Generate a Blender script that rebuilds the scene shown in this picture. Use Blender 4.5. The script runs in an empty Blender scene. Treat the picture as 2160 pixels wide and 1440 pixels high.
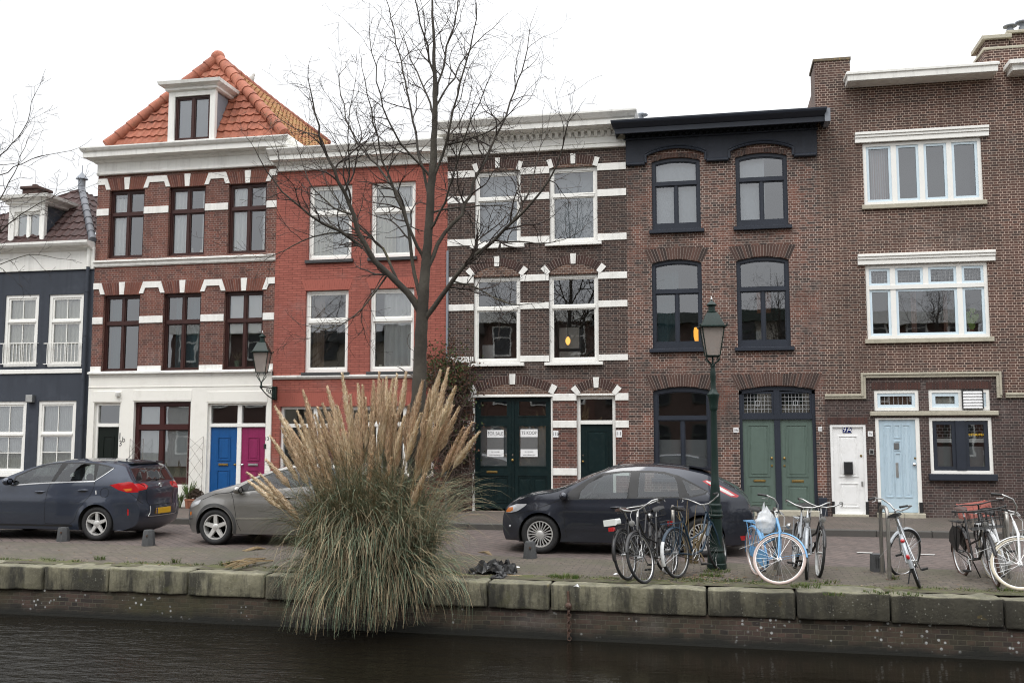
import bpy, bmesh, math, random
from math import sin, cos, tan, pi, radians, sqrt, atan2, exp
from mathutils import Vector, Matrix
from mathutils.geometry import delaunay_2d_cdt
random.seed(11)
sc = bpy.context.scene
COL = sc.collection
V = Vector
# ------------------------------------------------------------------ camera model (used to survey the place from the photograph)
YAW, TILT, FPX, CAMZ = radians(11.4), radians(5.6), 2100.0, 1.9
FW = V((-sin(YAW)*cos(TILT), cos(YAW)*cos(TILT), sin(TILT)))
RT = V((cos(YAW), sin(YAW), 0))
DN = FW.cross(RT)
YF = 23.1                                   # plane of the house fronts
def ray(px, py): return FW + RT*((px-1080)/FPX) + DN*((py-720)/FPX)
def at(px, py, Y=YF):
    r = ray(px, py); t = Y/r.y
    return V((r.x*t, Y, CAMZ + r.z*t))
def onz(px, py, z=0.0):
    r = ray(px, py); t = (z-CAMZ)/r.z
    return V((r.x*t, r.y*t, z))
def fx(px, py, Y=YF): return at(px, py, Y).x
def fz(px, py, Y=YF): return at(px, py, Y).z
def wr(xl, xr, yt, yb, Y=YF):               # a measured rectangle on a wall plane -> X0, X1, Z0, Z1
    ym, xm = (yt+yb)/2, (xl+xr)/2
    return fx(xl, ym, Y), fx(xr, ym, Y), fz(xm, yb, Y), fz(xm, yt, Y)
def quay_y(x): return 13.55 - 0.032*x       # line of the quay edge
# ------------------------------------------------------------------ mesh builder
class MB:
    def __init__(s): s.v = []; s.f = []; s.m = []; s.mi = 0
    def face(s, pts, mi=None):
        n = len(s.v); s.v.extend([tuple(p) for p in pts]); s.f.append(tuple(range(n, n+len(pts)))); s.m.append(s.mi if mi is None else mi)
    def mesh(s, vs, fs, mi=None):
        n = len(s.v); s.v.extend([tuple(p) for p in vs])
        for f in fs: s.f.append(tuple(i+n for i in f)); s.m.append(s.mi if mi is None else mi)
    def hexa(s, b, t, mi=None):             # 4 bottom points, 4 top points
        s.mesh(list(b)+list(t), [(3,2,1,0),(4,5,6,7),(0,1,5,4),(1,2,6,5),(2,3,7,6),(3,0,4,7)], mi)
    def box(s, x0, x1, y0, y1, z0, z1, mi=None):
        s.hexa([(x0,y0,z0),(x1,y0,z0),(x1,y1,z0),(x0,y1,z0)], [(x0,y0,z1),(x1,y0,z1),(x1,y1,z1),(x0,y1,z1)], mi)
    def bbox(s, x0, x1, y0, y1, z0, z1, b=.01, mi=None):   # box with chamfered front edges (towards -Y)
        s.hexa([(x0,y0+b,z0),(x1,y0+b,z0),(x1,y1,z0),(x0,y1,z0)], [(x0,y0+b,z1),(x1,y0+b,z1),(x1,y1,z1),(x0,y1,z1)], mi)
        s.mesh([(x0,y0+b,z0),(x1,y0+b,z0),(x1,y0+b,z1),(x0,y0+b,z1),(x0+b,y0,z0+b),(x1-b,y0,z0+b),(x1-b,y0,z1-b),(x0+b,y0,z1-b)],
               [(0,1,5,4),(1,2,6,5),(2,3,7,6),(3,0,4,7),(4,5,6,7)], mi)
    def prism(s, poly, y0, y1, mi=None):    # polygon of (x, z) extruded along Y
        n = len(poly)
        s.mesh([(x,y0,z) for x,z in poly]+[(x,y1,z) for x,z in poly],
               [tuple(range(n)), tuple(range(2*n-1, n-1, -1))]+[(i,(i+1)%n,(i+1)%n+n,i+n) for i in range(n)], mi)
    def tube(s, pts, r, n=6, cap=True, mi=None):
        pts = [V(p) for p in pts]; k = len(pts)
        if k < 2: return
        rs = r if isinstance(r, (list, tuple)) else [r]*k
        vs = []; fs = []; up = None
        for i, p in enumerate(pts):
            d = (pts[min(i+1, k-1)]-pts[max(i-1, 0)])
            if d.length < 1e-9: d = V((0,0,1))
            d.normalize()
            if up is None: up = V((0,0,1)) if abs(d.z) < .9 else V((1,0,0))
            a = d.cross(up)
            if a.length < 1e-6: a = d.cross(V((0.3,1,0.1)))
            a.normalize(); b = a.cross(d); up = b
            for j in range(n):
                t = 2*pi*j/n; vs.append(p+(a*cos(t)+b*sin(t))*rs[i])
        for i in range(k-1):
            for j in range(n):
                fs.append((i*n+j, i*n+(j+1)%n, (i+1)*n+(j+1)%n, (i+1)*n+j))
        if cap: fs.append(tuple(range(n-1, -1, -1))); fs.append(tuple(range((k-1)*n, k*n)))
        s.mesh(vs, fs, mi)
    def lathe(s, prof, c=(0,0,0), n=16, axis='z', rot=0, mi=None, cap=True):
        vs = []; fs = []; k = len(prof)
        for r, z in prof:
            for j in range(n):
                t = 2*pi*j/n+rot
                p = (r*cos(t), r*sin(t), z)
                if axis == 'y': p = (r*cos(t), z, r*sin(t))
                if axis == 'x': p = (z, r*cos(t), r*sin(t))
                vs.append((c[0]+p[0], c[1]+p[1], c[2]+p[2]))
        for i in range(k-1):
            for j in range(n): fs.append((i*n+j, i*n+(j+1)%n, (i+1)*n+(j+1)%n, (i+1)*n+j))
        if cap and prof[0][0] > 1e-4: fs.append(tuple(range(n-1, -1, -1)))
        if cap and prof[-1][0] > 1e-4: fs.append(tuple(range((k-1)*n, k*n)))
        s.mesh(vs, fs, mi)
    def torus(s, c, R, r, axis, N=36, n=8, a0=0, a1=2*pi, mi=None):
        ax = V(axis).normalized(); u = ax.cross(V((0,0,1)))
        u = V((1,0,0)) if u.length < 1e-5 else u.normalized(); w = ax.cross(u)
        full = abs(a1-a0-2*pi) < 1e-6; K = N if full else N+1
        vs = []; fs = []
        for i in range(K):
            t = a0+(a1-a0)*i/N; d = u*cos(t)+w*sin(t)
            for j in range(n):
                q = 2*pi*j/n; vs.append(V(c)+d*(R+r*cos(q))+ax*(r*sin(q)))
        for i in range(N):
            for j in range(n):
                i2 = (i+1) % K
                fs.append((i*n+j, i2*n+j, i2*n+(j+1)%n, i*n+(j+1)%n))
        s.mesh(vs, fs, mi)
    def ball(s, c, r, nu=10, nv=7, mi=None):
        if not isinstance(r, (tuple, list)): r = (r, r, r)
        vs = []; fs = []
        for i in range(nv+1):
            t = pi*i/nv
            for j in range(nu):
                q = 2*pi*j/nu; vs.append((c[0]+r[0]*sin(t)*cos(q), c[1]+r[1]*sin(t)*sin(q), c[2]-r[2]*cos(t)))
        for i in range(nv):
            for j in range(nu): fs.append((i*nu+j, i*nu+(j+1)%nu, (i+1)*nu+(j+1)%nu, (i+1)*nu+j))
        s.mesh(vs, fs, mi)
    def xform(s, M, start=0):
        for i in range(start, len(s.v)): s.v[i] = tuple(M @ V(s.v[i]))
    def build(s, name, mats, parent=None, local=False, smooth=None, weld=False):
        me = bpy.data.meshes.new(name)
        vs = s.v
        if parent is not None and not local:
            r = parent
            while r.parent: r = r.parent
            L = r.location; vs = [(a-L.x, b-L.y, c-L.z) for a, b, c in vs]
        me.from_pydata(vs, [], s.f)
        if not isinstance(mats, (list, tuple)): mats = [mats]
        for m in mats: me.materials.append(m)
        if len(mats) > 1: me.polygons.foreach_set('material_index', s.m)
        if smooth is not None or weld:
            bm = bmesh.new(); bm.from_mesh(me)
            if weld: bmesh.ops.remove_doubles(bm, verts=bm.verts, dist=1e-4)
            bmesh.ops.recalc_face_normals(bm, faces=bm.faces)
            if smooth is not None:
                for f in bm.faces: f.smooth = True
                for e in bm.edges:
                    if len(e.link_faces) == 2:
                        e.smooth = e.calc_face_angle(0) < radians(smooth)
            bm.to_mesh(me); bm.free()
        me.update()
        o = bpy.data.objects.new(name, me); COL.objects.link(o)
        if parent is not None: o.parent = parent
        return o
def tag(o, label=None, cat=None, group=None, kind=None):
    if label: o['label'] = label
    if cat: o['category'] = cat
    if group: o['group'] = group
    if kind: o['kind'] = kind
    return o
def thing(name, label, cat, loc=(0,0,0), rot=(0,0,0), group=None):
    o = bpy.data.objects.new(name, None); COL.objects.link(o); o.empty_display_size = .2
    o.location = loc; o.rotation_euler = rot
    return tag(o, label, cat, group)
def copy_tree(o, parent=None):
    c = o.copy(); COL.objects.link(c); c.parent = parent
    for ch in list(o.children): copy_tree(ch, c)
    return c
_fcount = [0]
def text_mb(mb, txt, x, z, y, h, mi=None, align='CENTER', squeeze=1.0, rot=0):
    # real lettering: font outlines turned into a thin mesh standing on a wall facing -Y
    cu = bpy.data.curves.new('lettering', 'FONT'); cu.body = txt; cu.size = 1; cu.align_x = align; cu.align_y = 'CENTER'; cu.resolution_u = 3
    o = bpy.data.objects.new('lettering', cu); COL.objects.link(o)
    dg = bpy.context.evaluated_depsgraph_get(); me = bpy.data.meshes.new_from_object(o.evaluated_get(dg))
    k = h/0.72
    for p in me.polygons:
        pts = []
        for i in p.vertices:
            c = me.vertices[i].co; a, b = c.x*k*squeeze, c.y*k
            pts.append((x+a*cos(rot)-b*sin(rot), y, z+a*sin(rot)+b*cos(rot)))
        mb.face(pts, mi)
    bpy.data.objects.remove(o); bpy.data.curves.remove(cu); bpy.data.meshes.remove(me)
# ------------------------------------------------------------------ materials
def newmat(name):
    m = bpy.data.materials.new(name); m.use_nodes = True
    nt = m.node_tree; b = nt.nodes['Principled BSDF']
    return m, nt, b
def N(nt, typ, **kw):
    n = nt.nodes.new(typ)
    for k, v in kw.items():
        if k in n.inputs.keys(): n.inputs[k].default_value = v
        else: setattr(n, k, v)
    return n
def rgb(c): return (c[0], c[1], c[2], 1)
def mixc(nt, fac, a, b, mode='MIX'):
    n = nt.nodes.new('ShaderNodeMix'); n.data_type = 'RGBA'; n.blend_type = mode
    for sock, val in ((n.inputs[0], fac), (n.inputs[6], a), (n.inputs[7], b)):
        if hasattr(val, 'default_value') or hasattr(val, 'is_output'): nt.links.new(val, sock)
        else: sock.default_value = val if not isinstance(val, tuple) or len(val) == 4 else rgb(val)
    return n.outputs[2]
def ramp(nt, val, stops):
    r = nt.nodes.new('ShaderNodeValToRGB'); nt.links.new(val, r.inputs[0])
    e = r.color_ramp.elements
    while len(e) < len(stops): e.new(0.5)
    for i, (p, c) in enumerate(stops):
        e[i].position = p; e[i].color = c if len(c) == 4 else rgb(c)
    return r.outputs[0]
def noise_n(nt, scale, detail=4, vec=None, rough=.55):
    n = N(nt, 'ShaderNodeTexNoise', Scale=scale, Detail=detail, Roughness=rough)
    if vec is None:
        g = nt.nodes.new('ShaderNodeNewGeometry'); vec = g.outputs['Position']
    nt.links.new(vec, n.inputs['Vector'])
    return n.outputs[0]
def mul(nt, a, b, op='MULTIPLY'):
    n = nt.nodes.new('ShaderNodeMath'); n.operation = op
    for i, x in enumerate((a, b)):
        if isinstance(x, (int, float)): n.inputs[i].default_value = x
        else: nt.links.new(x, n.inputs[i])
    return n.outputs[0]
def bump(nt, b, h, strength=.3, dist=.01):
    n = N(nt, 'ShaderNodeBump', Strength=strength, Distance=dist)
    nt.links.new(h, n.inputs['Height']); nt.links.new(n.outputs[0], b.inputs['Normal'])
def plain(name, col, rough=.55, var=.12, vs=2.5, metal=0, bmp=0, bs=60, dirt=None, dirt_amt=.4, coat=0, spec=.5, local=False, streak=0):
    m, nt, b = newmat(name)
    vec = None
    if local:
        tc = nt.nodes.new('ShaderNodeTexCoord'); vec = tc.outputs['Object']
    n = noise_n(nt, vs, 5, vec)
    c = mixc(nt, n, tuple(x*(1-var) for x in col), tuple(min(1, x*(1+var)) for x in col))
    if dirt:
        n2 = noise_n(nt, vs*3.1, 6, vec, .65)
        f = ramp(nt, n2, [(.52, (0,0,0)), (.72, (dirt_amt,)*3)])
        c = mixc(nt, f, c, dirt)
    nt.links.new(c, b.inputs['Base Color'])
    b.inputs['Roughness'].default_value = rough; b.inputs['Metallic'].default_value = metal
    b.inputs['Coat Weight'].default_value = coat; b.inputs['Specular IOR Level'].default_value = spec
    if streak:                                  # rain streaks running down the face
        g = nt.nodes.new('ShaderNodeNewGeometry'); mp = N(nt, 'ShaderNodeMapping'); mp.inputs['Scale'].default_value = (3.2, 3.2, .22); nt.links.new(g.outputs['Position'], mp.inputs['Vector'])
        f = ramp(nt, noise_n(nt, 2.0, 6, mp.outputs[0], .65), [(.50, (0,0,0)), (.68, (streak,)*3)]); c = mixc(nt, f, c, tuple(x*.45 for x in col)); nt.links.new(c, b.inputs['Base Color'])
    if bmp:
        bump(nt, b, noise_n(nt, bs, 4, vec), bmp, .004)
    return m
def wallvec(nt, sx=1, sz=1):
    g = nt.nodes.new('ShaderNodeNewGeometry'); s = nt.nodes.new('ShaderNodeSeparateXYZ'); nt.links.new(g.outputs['Position'], s.inputs[0])
    xy = mul(nt, s.outputs[0], s.outputs[1], 'ADD')
    c = nt.nodes.new('ShaderNodeCombineXYZ'); nt.links.new(xy, c.inputs[0]); nt.links.new(s.outputs[2], c.inputs[1])
    return c.outputs[0], s
def brick(name, c1, c2, mortar, bw=.22, bh=.065, ms=.011, dark=None, rough=.85, flat=False, patch=.25, patchcol=(.03,.022,.018), bstr=.5, light=None, horiz=False, warp=0.0, bond=False):
    m, nt, b = newmat(name)
    if horiz:
        g = nt.nodes.new('ShaderNodeNewGeometry'); vec = g.outputs['Position']
    else: vec, _ = wallvec(nt)
    br = N(nt, 'ShaderNodeTexBrick'); br.offset = .5
    if bond: br.squash = .5; br.squash_frequency = 2
    for k, v in (('Scale', 1), ('Mortar Size', ms), ('Mortar Smooth', .25), ('Brick Width', bw), ('Row Height', bh), ('Bias', -.1)): br.inputs[k].default_value = v
    br.inputs['Color1'].default_value = rgb(c1); br.inputs['Color2'].default_value = rgb(c2); br.inputs['Mortar'].default_value = rgb(mortar)
    # slight unevenness of the courses
    wn = N(nt, 'ShaderNodeTexNoise', Scale=1.7, Detail=2); nt.links.new(vec, wn.inputs['Vector'])
    ad = nt.nodes.new('ShaderNodeVectorMath'); ad.operation = 'MULTIPLY_ADD'
    nt.links.new(wn.outputs['Color'], ad.inputs[0]); ad.inputs[1].default_value = (.012+warp,.012+warp,0); nt.links.new(vec, ad.inputs[2])
    nt.links.new(ad.outputs[0], br.inputs['Vector'])
    col = br.outputs['Color']
    # darker bricks at random: a second brick grid drives a hue change
    b2 = N(nt, 'ShaderNodeTexBrick'); b2.offset = .5
    if bond: b2.squash = .5; b2.squash_frequency = 2
    for k, v in (('Scale', 1), ('Mortar Size', 0), ('Brick Width', bw), ('Row Height', bh), ('Bias', 0)): b2.inputs[k].default_value = v
    b2.inputs['Color1'].default_value = (0,0,0,1); b2.inputs['Color2'].default_value = (1,1,1,1)
    mp = N(nt, 'ShaderNodeVectorMath'); mp.operation = 'ADD'; nt.links.new(ad.outputs[0], mp.inputs[0]); mp.inputs[1].default_value = (bw*40, bh*80, 0)
    nt.links.new(mp.outputs[0], b2.inputs['Vector'])
    if dark is not None:
        f = ramp(nt, b2.outputs['Color'], [(.5, (0,0,0)), (.85, (1,1,1))])
        inv = mul(nt, 1.0, br.outputs['Fac'], 'SUBTRACT')
        col = mixc(nt, mul(nt, f, mul(nt, inv, .8)), col, dark)
    n1 = noise_n(nt, .55, 5, vec, .6)
    f1 = ramp(nt, n1, [(.45, (0,0,0)), (.68, (patch,)*3)])
    col = mixc(nt, f1, col, patchcol)
    if light is not None:
        f3 = ramp(nt, noise_n(nt, 1.15, 6, vec, .7), [(.48, (0,0,0)), (.64, (.62,)*3)]); col = mixc(nt, mul(nt, f3, mul(nt, 1.0, br.outputs['Fac'], 'SUBTRACT')), col, light)
    n2 = noise_n(nt, 14, 4, vec)
    col = mixc(nt, .22, col, ramp(nt, n2, [(.3, (.0,.0,.0)), (.7, (.4,.36,.33))]), 'OVERLAY')
    if not horiz:
        mp2 = N(nt, 'ShaderNodeMapping'); mp2.inputs['Scale'].default_value = (2.6, .2, 1); nt.links.new(vec, mp2.inputs['Vector'])
        f4 = ramp(nt, noise_n(nt, 1.7, 6, mp2.outputs[0], .68), [(.50, (0,0,0)), (.70, (.38,)*3)]); col = mixc(nt, f4, col, tuple(x*.4 for x in c1))
        mp3 = N(nt, 'ShaderNodeMapping'); mp3.inputs['Location'].default_value = (9.3, 4.1, 2); nt.links.new(vec, mp3.inputs['Vector'])
        f5 = ramp(nt, noise_n(nt, .8, 7, mp3.outputs[0], .72), [(.56, (0,0,0)), (.72, (.16,)*3)]); col = mixc(nt, f5, col, (.40,.36,.33))
    nt.links.new(col, b.inputs['Base Color']); b.inputs['Roughness'].default_value = rough
    h = mul(nt, mul(nt, 1.0, br.outputs['Fac'], 'SUBTRACT'), mul(nt, noise_n(nt, 70, 3, vec), .35), 'ADD')
    bump(nt, b, h, bstr, .008)
    return m
def glass(name, tint=(.75,.8,.8), refl=1.0):
    m = bpy.data.materials.new(name); m.use_nodes = True; nt = m.node_tree; nt.nodes.clear()
    o = nt.nodes.new('ShaderNodeOutputMaterial'); mx = nt.nodes.new('ShaderNodeMixShader')
    tr = N(nt, 'ShaderNodeBsdfTransparent', Color=rgb(tint)); gl = N(nt, 'ShaderNodeBsdfGlossy', Roughness=.012, Color=(.95,.97,1,1))
    fr = N(nt, 'ShaderNodeFresnel', IOR=1.52)
    f = mul(nt, fr.outputs[0], 2.0*refl); f = mul(nt, f, .9, 'MINIMUM')
    nt.links.new(f, mx.inputs[0]); nt.links.new(tr.outputs[0], mx.inputs[1]); nt.links.new(gl.outputs[0], mx.inputs[2]); nt.links.new(mx.outputs[0], o.inputs[0])
    # faint unevenness of old panes
    bp = N(nt, 'ShaderNodeBump', Strength=.06, Distance=.02); nt.links.new(noise_n(nt, 1.3, 2), bp.inputs['Height'])
    nt.links.new(bp.outputs[0], gl.inputs['Normal'])
    return m
def emit(name, col, st):
    m, nt, b = newmat(name); b.inputs['Base Color'].default_value = rgb(col)
    b.inputs['Emission Color'].default_value = rgb(col); b.inputs['Emission Strength'].default_value = st
    return m
def island(name, stops, rough=.8, noise_amt=.0, trans=0):
    m, nt, b = newmat(name); g = nt.nodes.new('ShaderNodeNewGeometry')
    c = ramp(nt, g.outputs['Random Per Island'], stops)
    if noise_amt: c = mixc(nt, noise_amt, c, ramp(nt, noise_n(nt, 2.0, 3), [(.35, (.1,.1,.1)), (.65, (.8,.8,.8))]), 'OVERLAY')
    nt.links.new(c, b.inputs['Base Color']); b.inputs['Roughness'].default_value = rough
    b.inputs['Specular IOR Level'].default_value = .25
    return m
MT = {}
MT['white'] = plain('white_paint', (.80,.79,.75), .45, .05, 1.5, dirt=(.45,.42,.36), dirt_amt=.22, bmp=.08, streak=.35)
MT['stucco'] = plain('white_stucco', (.83,.81,.75), .7, .05, 1.2, dirt=(.5,.46,.4), dirt_amt=.2, bmp=.25, bs=45, streak=.08)
MT['stone_white'] = plain('white_painted_stone', (.83,.82,.78), .65, .06, 3, dirt=(.45,.4,.35), dirt_amt=.35, bmp=.2, streak=.3)
MT['frame_white'] = plain('white_window_paint', (.85,.84,.80), .35, .04, 2, dirt=(.5,.47,.42), dirt_amt=.15)
MT['frame_pale'] = plain('pale_blue_paint', (.62,.73,.80), .35, .04, 2)
MT['frame_brown'] = plain('brown_window_paint', (.050,.020,.017), .38, .2, 3, spec=.3, streak=.4)
MT['frame_red'] = plain('oxblood_window_paint', (.048,.013,.012), .4, .2, 3, spec=.3)
MT['black'] = plain('blue_black_paint', (.026,.031,.043), .42, .25, 2, bmp=.1, spec=.28)
MT['black_stucco'] = plain('blue_black_stucco', (.027,.031,.042), .55, .3, 1.5, bmp=.4, bs=25, spec=.25, streak=.4)
MT['slate_blue'] = plain('slate_blue_render', (.046,.053,.068), .75, .15, .9, dirt=(.08,.09,.11), dirt_amt=.4, bmp=.25, bs=40, spec=.3, streak=.35)
MT['darkgreen'] = plain('dark_green_paint', (.006,.016,.017), .38, .25, 3, dirt=(.03,.04,.035), dirt_amt=.35, spec=.22, streak=.5)
MT['blackgreen'] = plain('black_green_paint', (.007,.011,.009), .4, .2, 3, spec=.22)
MT['sage'] = plain('sage_green_paint', (.098,.140,.118), .42, .08, 2, streak=.4, dirt=(.07,.10,.08), dirt_amt=.3)
MT['bluepaint'] = plain('blue_door_paint', (.006,.078,.25), .42, .1, 3, spec=.35, streak=.45, dirt=(.01,.05,.13), dirt_amt=.3)
MT['magenta'] = plain('magenta_door_paint', (.25,.020,.092), .42, .1, 3, spec=.35, streak=.4, dirt=(.16,.015,.06), dirt_amt=.3)
MT['purple'] = plain('dark_plum_paint', (.10,.012,.04), .4, .1, 3)
MT['paleblue'] = plain('pale_blue_door_paint', (.47,.59,.67), .42, .05, 2, streak=.1, dirt=(.33,.42,.46), dirt_amt=.3)
MT['doorwhite'] = plain('white_door_paint', (.84,.84,.83), .4, .04, 2, streak=.06, dirt=(.55,.53,.5), dirt_amt=.25)
MT['sandstone'] = plain('sandstone', (.42,.39,.31), .85, .18, 4, dirt=(.2,.19,.15), dirt_amt=.5, bmp=.3)
MT['greysill'] = plain('bluestone_sill', (.05,.05,.052), .7, .2, 5, bmp=.2)
MT['brass'] = plain('aged_brass', (.30,.20,.07), .4, .25, 30, metal=.9)
MT['steel'] = plain('brushed_steel', (.45,.45,.44), .35, .15, 12, metal=.9)
MT['chrome'] = plain('chrome', (.75,.75,.75), .18, .08, 20, metal=1.0)
MT['lead'] = plain('lead_sheet', (.22,.24,.27), .6, .2, 4, bmp=.2)
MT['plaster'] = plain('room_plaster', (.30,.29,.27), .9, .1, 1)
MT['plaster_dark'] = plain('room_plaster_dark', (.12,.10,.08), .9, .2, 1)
MT['curtain'] = plain('cream_curtain', (.90,.87,.77), .9, .05, 4)
MT['netcurtain'] = plain('white_net_curtain', (.88,.88,.87), .9, .04, 4)
MT['tealcurtain'] = plain('teal_curtain', (.06,.13,.15), .9, .15, 4)
MT['brownc'] = plain('brown_curtain', (.26,.17,.12), .9, .1, 4)
MT['blind'] = plain('frosted_blind', (.80,.82,.82), .8, .06, 1.2)
MT['skyblind'] = plain('reflected_sky_blind', (.52,.56,.61), .85, .06, 1.2)  # blue-grey tone puts the sky reflected in top floor panes into the blind
MT['greyfilm'] = plain('grey_window_film', (.36,.37,.38), .7, .06, 2)
MT['glass'] = glass('window_glass', (.93,.96,.96), refl=2.3)
MT['carglass'] = glass('car_glass', (.62,.68,.67), 1.0)
MT['iron'] = plain('dark_green_iron', (.007,.020,.016), .42, .3, 8, bmp=.12, bs=80, spec=.3, streak=.4)
MT['lampglass'] = glass('lamp_glass', (.8,.76,.72), .6)
MT['blackp'] = plain('black_plastic', (.012,.012,.013), .45, .2, 10)
MT['paper'] = plain('white_paper', (.80,.80,.80), .6, .02, 4)
MT['ink'] = plain('black_ink', (.02,.02,.025), .6, .1, 10)
MT['greyink'] = plain('grey_print', (.12,.12,.12), .6, .05, 10)
MT['enamelblue'] = plain('blue_enamel', (.01,.02,.12), .25, .1, 10)
MT['terracotta'] = plain('terracotta', (.30,.12,.07), .8, .15, 8)
BQ = dict(bw=.178, bh=.0558, bond=True)
B1 = brick('red_brown_brick', (.205,.072,.050), (.140,.048,.036), (.36,.28,.24), ms=.0048, dark=(.085,.036,.03), patch=.4, light=(.26,.095,.065), **BQ)
B3 = brick('red_painted_brick', (.415,.128,.094), (.355,.103,.076), (.195,.056,.043), bw=.24, bh=.060, ms=.0052, patch=.45, patchcol=(.28,.085,.068), bstr=1.0)
B4 = brick('dark_brown_brick', (.068,.035,.027), (.042,.025,.020), (.34,.28,.24), ms=.0046, dark=(.028,.021,.02), patch=.3, **BQ)
B5 = brick('mixed_brown_brick', (.165,.078,.057), (.062,.041,.034), (.56,.47,.41), ms=.0052, dark=(.026,.022,.021), patch=.72, patchcol=(.035,.03,.028), light=(.25,.095,.062), **BQ)
B6 = brick('brown_brick', (.118,.055,.039), (.072,.037,.029), (.58,.47,.39), ms=.0056, dark=(.042,.028,.025), patch=.45, light=(.12,.062,.048), **BQ)
B6L = brick('plum_brown_brick', (.080,.047,.042), (.054,.035,.032), (.25,.21,.19), ms=.0048, dark=(.036,.028,.027), patch=.4, **BQ)
B4L = brick('warm_brown_brick', (.165,.062,.045), (.105,.044,.034), (.36,.28,.24), ms=.0048, dark=(.05,.032,.028), patch=.2, **BQ)
MT['mortar'] = plain('mortar', (.42,.35,.31), .95, .15, 6)
def vouss(name, a, b): return island(name, [(0, a), (.5, tuple((x+y)/2 for x, y in zip(a, b))), (1, b)], .85)
VB1 = vouss('red_brown_arch_brick', (.21,.082,.058), (.11,.045,.036))
VB4 = vouss('dark_arch_brick', (.07,.038,.032), (.045,.028,.025))
VB5 = vouss('mixed_arch_brick', (.115,.065,.052), (.045,.034,.031))
VB6 = vouss('brown_arch_brick', (.09,.045,.037), (.06,.034,.03))
VB3 = plain('red_painted_arch_brick', (.36,.102,.074), .8, .1, 4)
# ------------------------------------------------------------------ architecture helpers
GZ = .22                                        # pavement level at the house fronts
def arcz(x, x0, x1, z1, rise):
    h = (x1-x0)/2; return z1-rise*((x-(x0+x1)/2)/h)**2
def wall(mb, X0, X1, Z0, Z1, Y, holes, dep=.28, mi=None, rev=True):
    # front face with real openings and their reveals; holes: (x0,x1,z0,z1,rise)
    xs = sorted({X0, X1}|{min(max(h[i], X0), X1) for h in holes for i in (0, 1)}); zs = sorted({Z0, Z1}|{min(max(h[i], Z0), Z1) for h in holes for i in (2, 3)})
    for i in range(len(xs)-1):
        for j in range(len(zs)-1):
            cx, cz = (xs[i]+xs[i+1])/2, (zs[j]+zs[j+1])/2
            if any(h[0] < cx < h[1] and h[2] < cz < h[3] for h in holes): continue
            mb.face([(xs[i],Y,zs[j]),(xs[i+1],Y,zs[j]),(xs[i+1],Y,zs[j+1]),(xs[i],Y,zs[j+1])], mi)
    for h in holes if rev else ():
        x0, x1, z0, z1, rise = h; y1 = Y+dep; zs_ = z1-rise
        mb.face([(x0,Y,z0),(x0,Y,zs_),(x0,y1,zs_),(x0,y1,z0)], mi); mb.face([(x1,Y,z0),(x1,y1,z0),(x1,y1,zs_),(x1,Y,zs_)], mi)
        mb.face([(x0,Y,z0),(x0,y1,z0),(x1,y1,z0),(x1,Y,z0)], mi)
        n = 1 if rise == 0 else 12
        for i in range(n):
            a, b = x0+(x1-x0)*i/n, x0+(x1-x0)*(i+1)/n
            za, zb = arcz(a,x0,x1,z1,rise), arcz(b,x0,x1,z1,rise)
            if rise == 0: za = zb = z1
            else: mb.face([(a,Y,za),(b,Y,zb),(b,Y,z1),(a,Y,z1)], mi)
            mb.face([(a,Y,za),(a,y1,za),(b,y1,zb),(b,Y,zb)], mi)
def shell(mb, X0, X1, Z0, Z1, Y, depth=7.5, top=True, mi=None):    # sides, back and flat top of a house
    y0, y1 = Y, Y+depth
    mb.face([(X0,y0,Z0),(X0,y0,Z1),(X0,y1,Z1),(X0,y1,Z0)], mi); mb.face([(X1,y0,Z0),(X1,y1,Z0),(X1,y1,Z1),(X1,y0,Z1)], mi)
    mb.face([(X0,y1,Z0),(X0,y1,Z1),(X1,y1,Z1),(X1,y1,Z0)], mi)
    if top: mb.face([(X0,y0,Z1),(X1,y0,Z1),(X1,y1,Z1),(X0,y1,Z1)], mi)
def interior(house, X0, X1, floors, Y=YF, depth=4.2, mat='plaster'):
    mb = MB(); e = .06
    x0, x1, y0, y1 = X0+e, X1-e, Y+.3, Y+depth
    for a, b in zip(floors, floors[1:]):
        a += .03; b -= .12
        mb.face([(x0,y1,a),(x1,y1,a),(x1,y1,b),(x0,y1,b)]); mb.face([(x0,y0,a),(x0,y1,a),(x0,y1,b),(x0,y0,b)]); mb.face([(x1,y0,a),(x1,y1,a),(x1,y1,b),(x1,y0,b)])
        mb.face([(x0,y0,a),(x1,y0,a),(x1,y1,a),(x0,y1,a)]); mb.face([(x0,y0,b),(x1,y0,b),(x1,y1,b),(x0,y1,b)])
    return mb.build('interior', MT[mat], house)
def cornice(mb, X0, X1, Y, prof, sl=1, sr=1, yb=None, mi=None):
    yb = Y+.35 if yb is None else yb; rings = []
    for o, z in prof: rings.append([(X0-sl*o, yb, z), (X0-sl*o, Y-o, z), (X1+sr*o, Y-o, z), (X1+sr*o, yb, z)])
    vs = [p for r in rings for p in r]; fs = []
    for i in range(len(rings)-1):
        for j in range(4): fs.append((i*4+j, i*4+(j+1)%4, i*4+4+(j+1)%4, i*4+4+j))
    k = len(rings)-1; fs += [(3,2,1,0), (k*4,k*4+1,k*4+2,k*4+3)]
    mb.mesh(vs, fs, mi)
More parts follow.
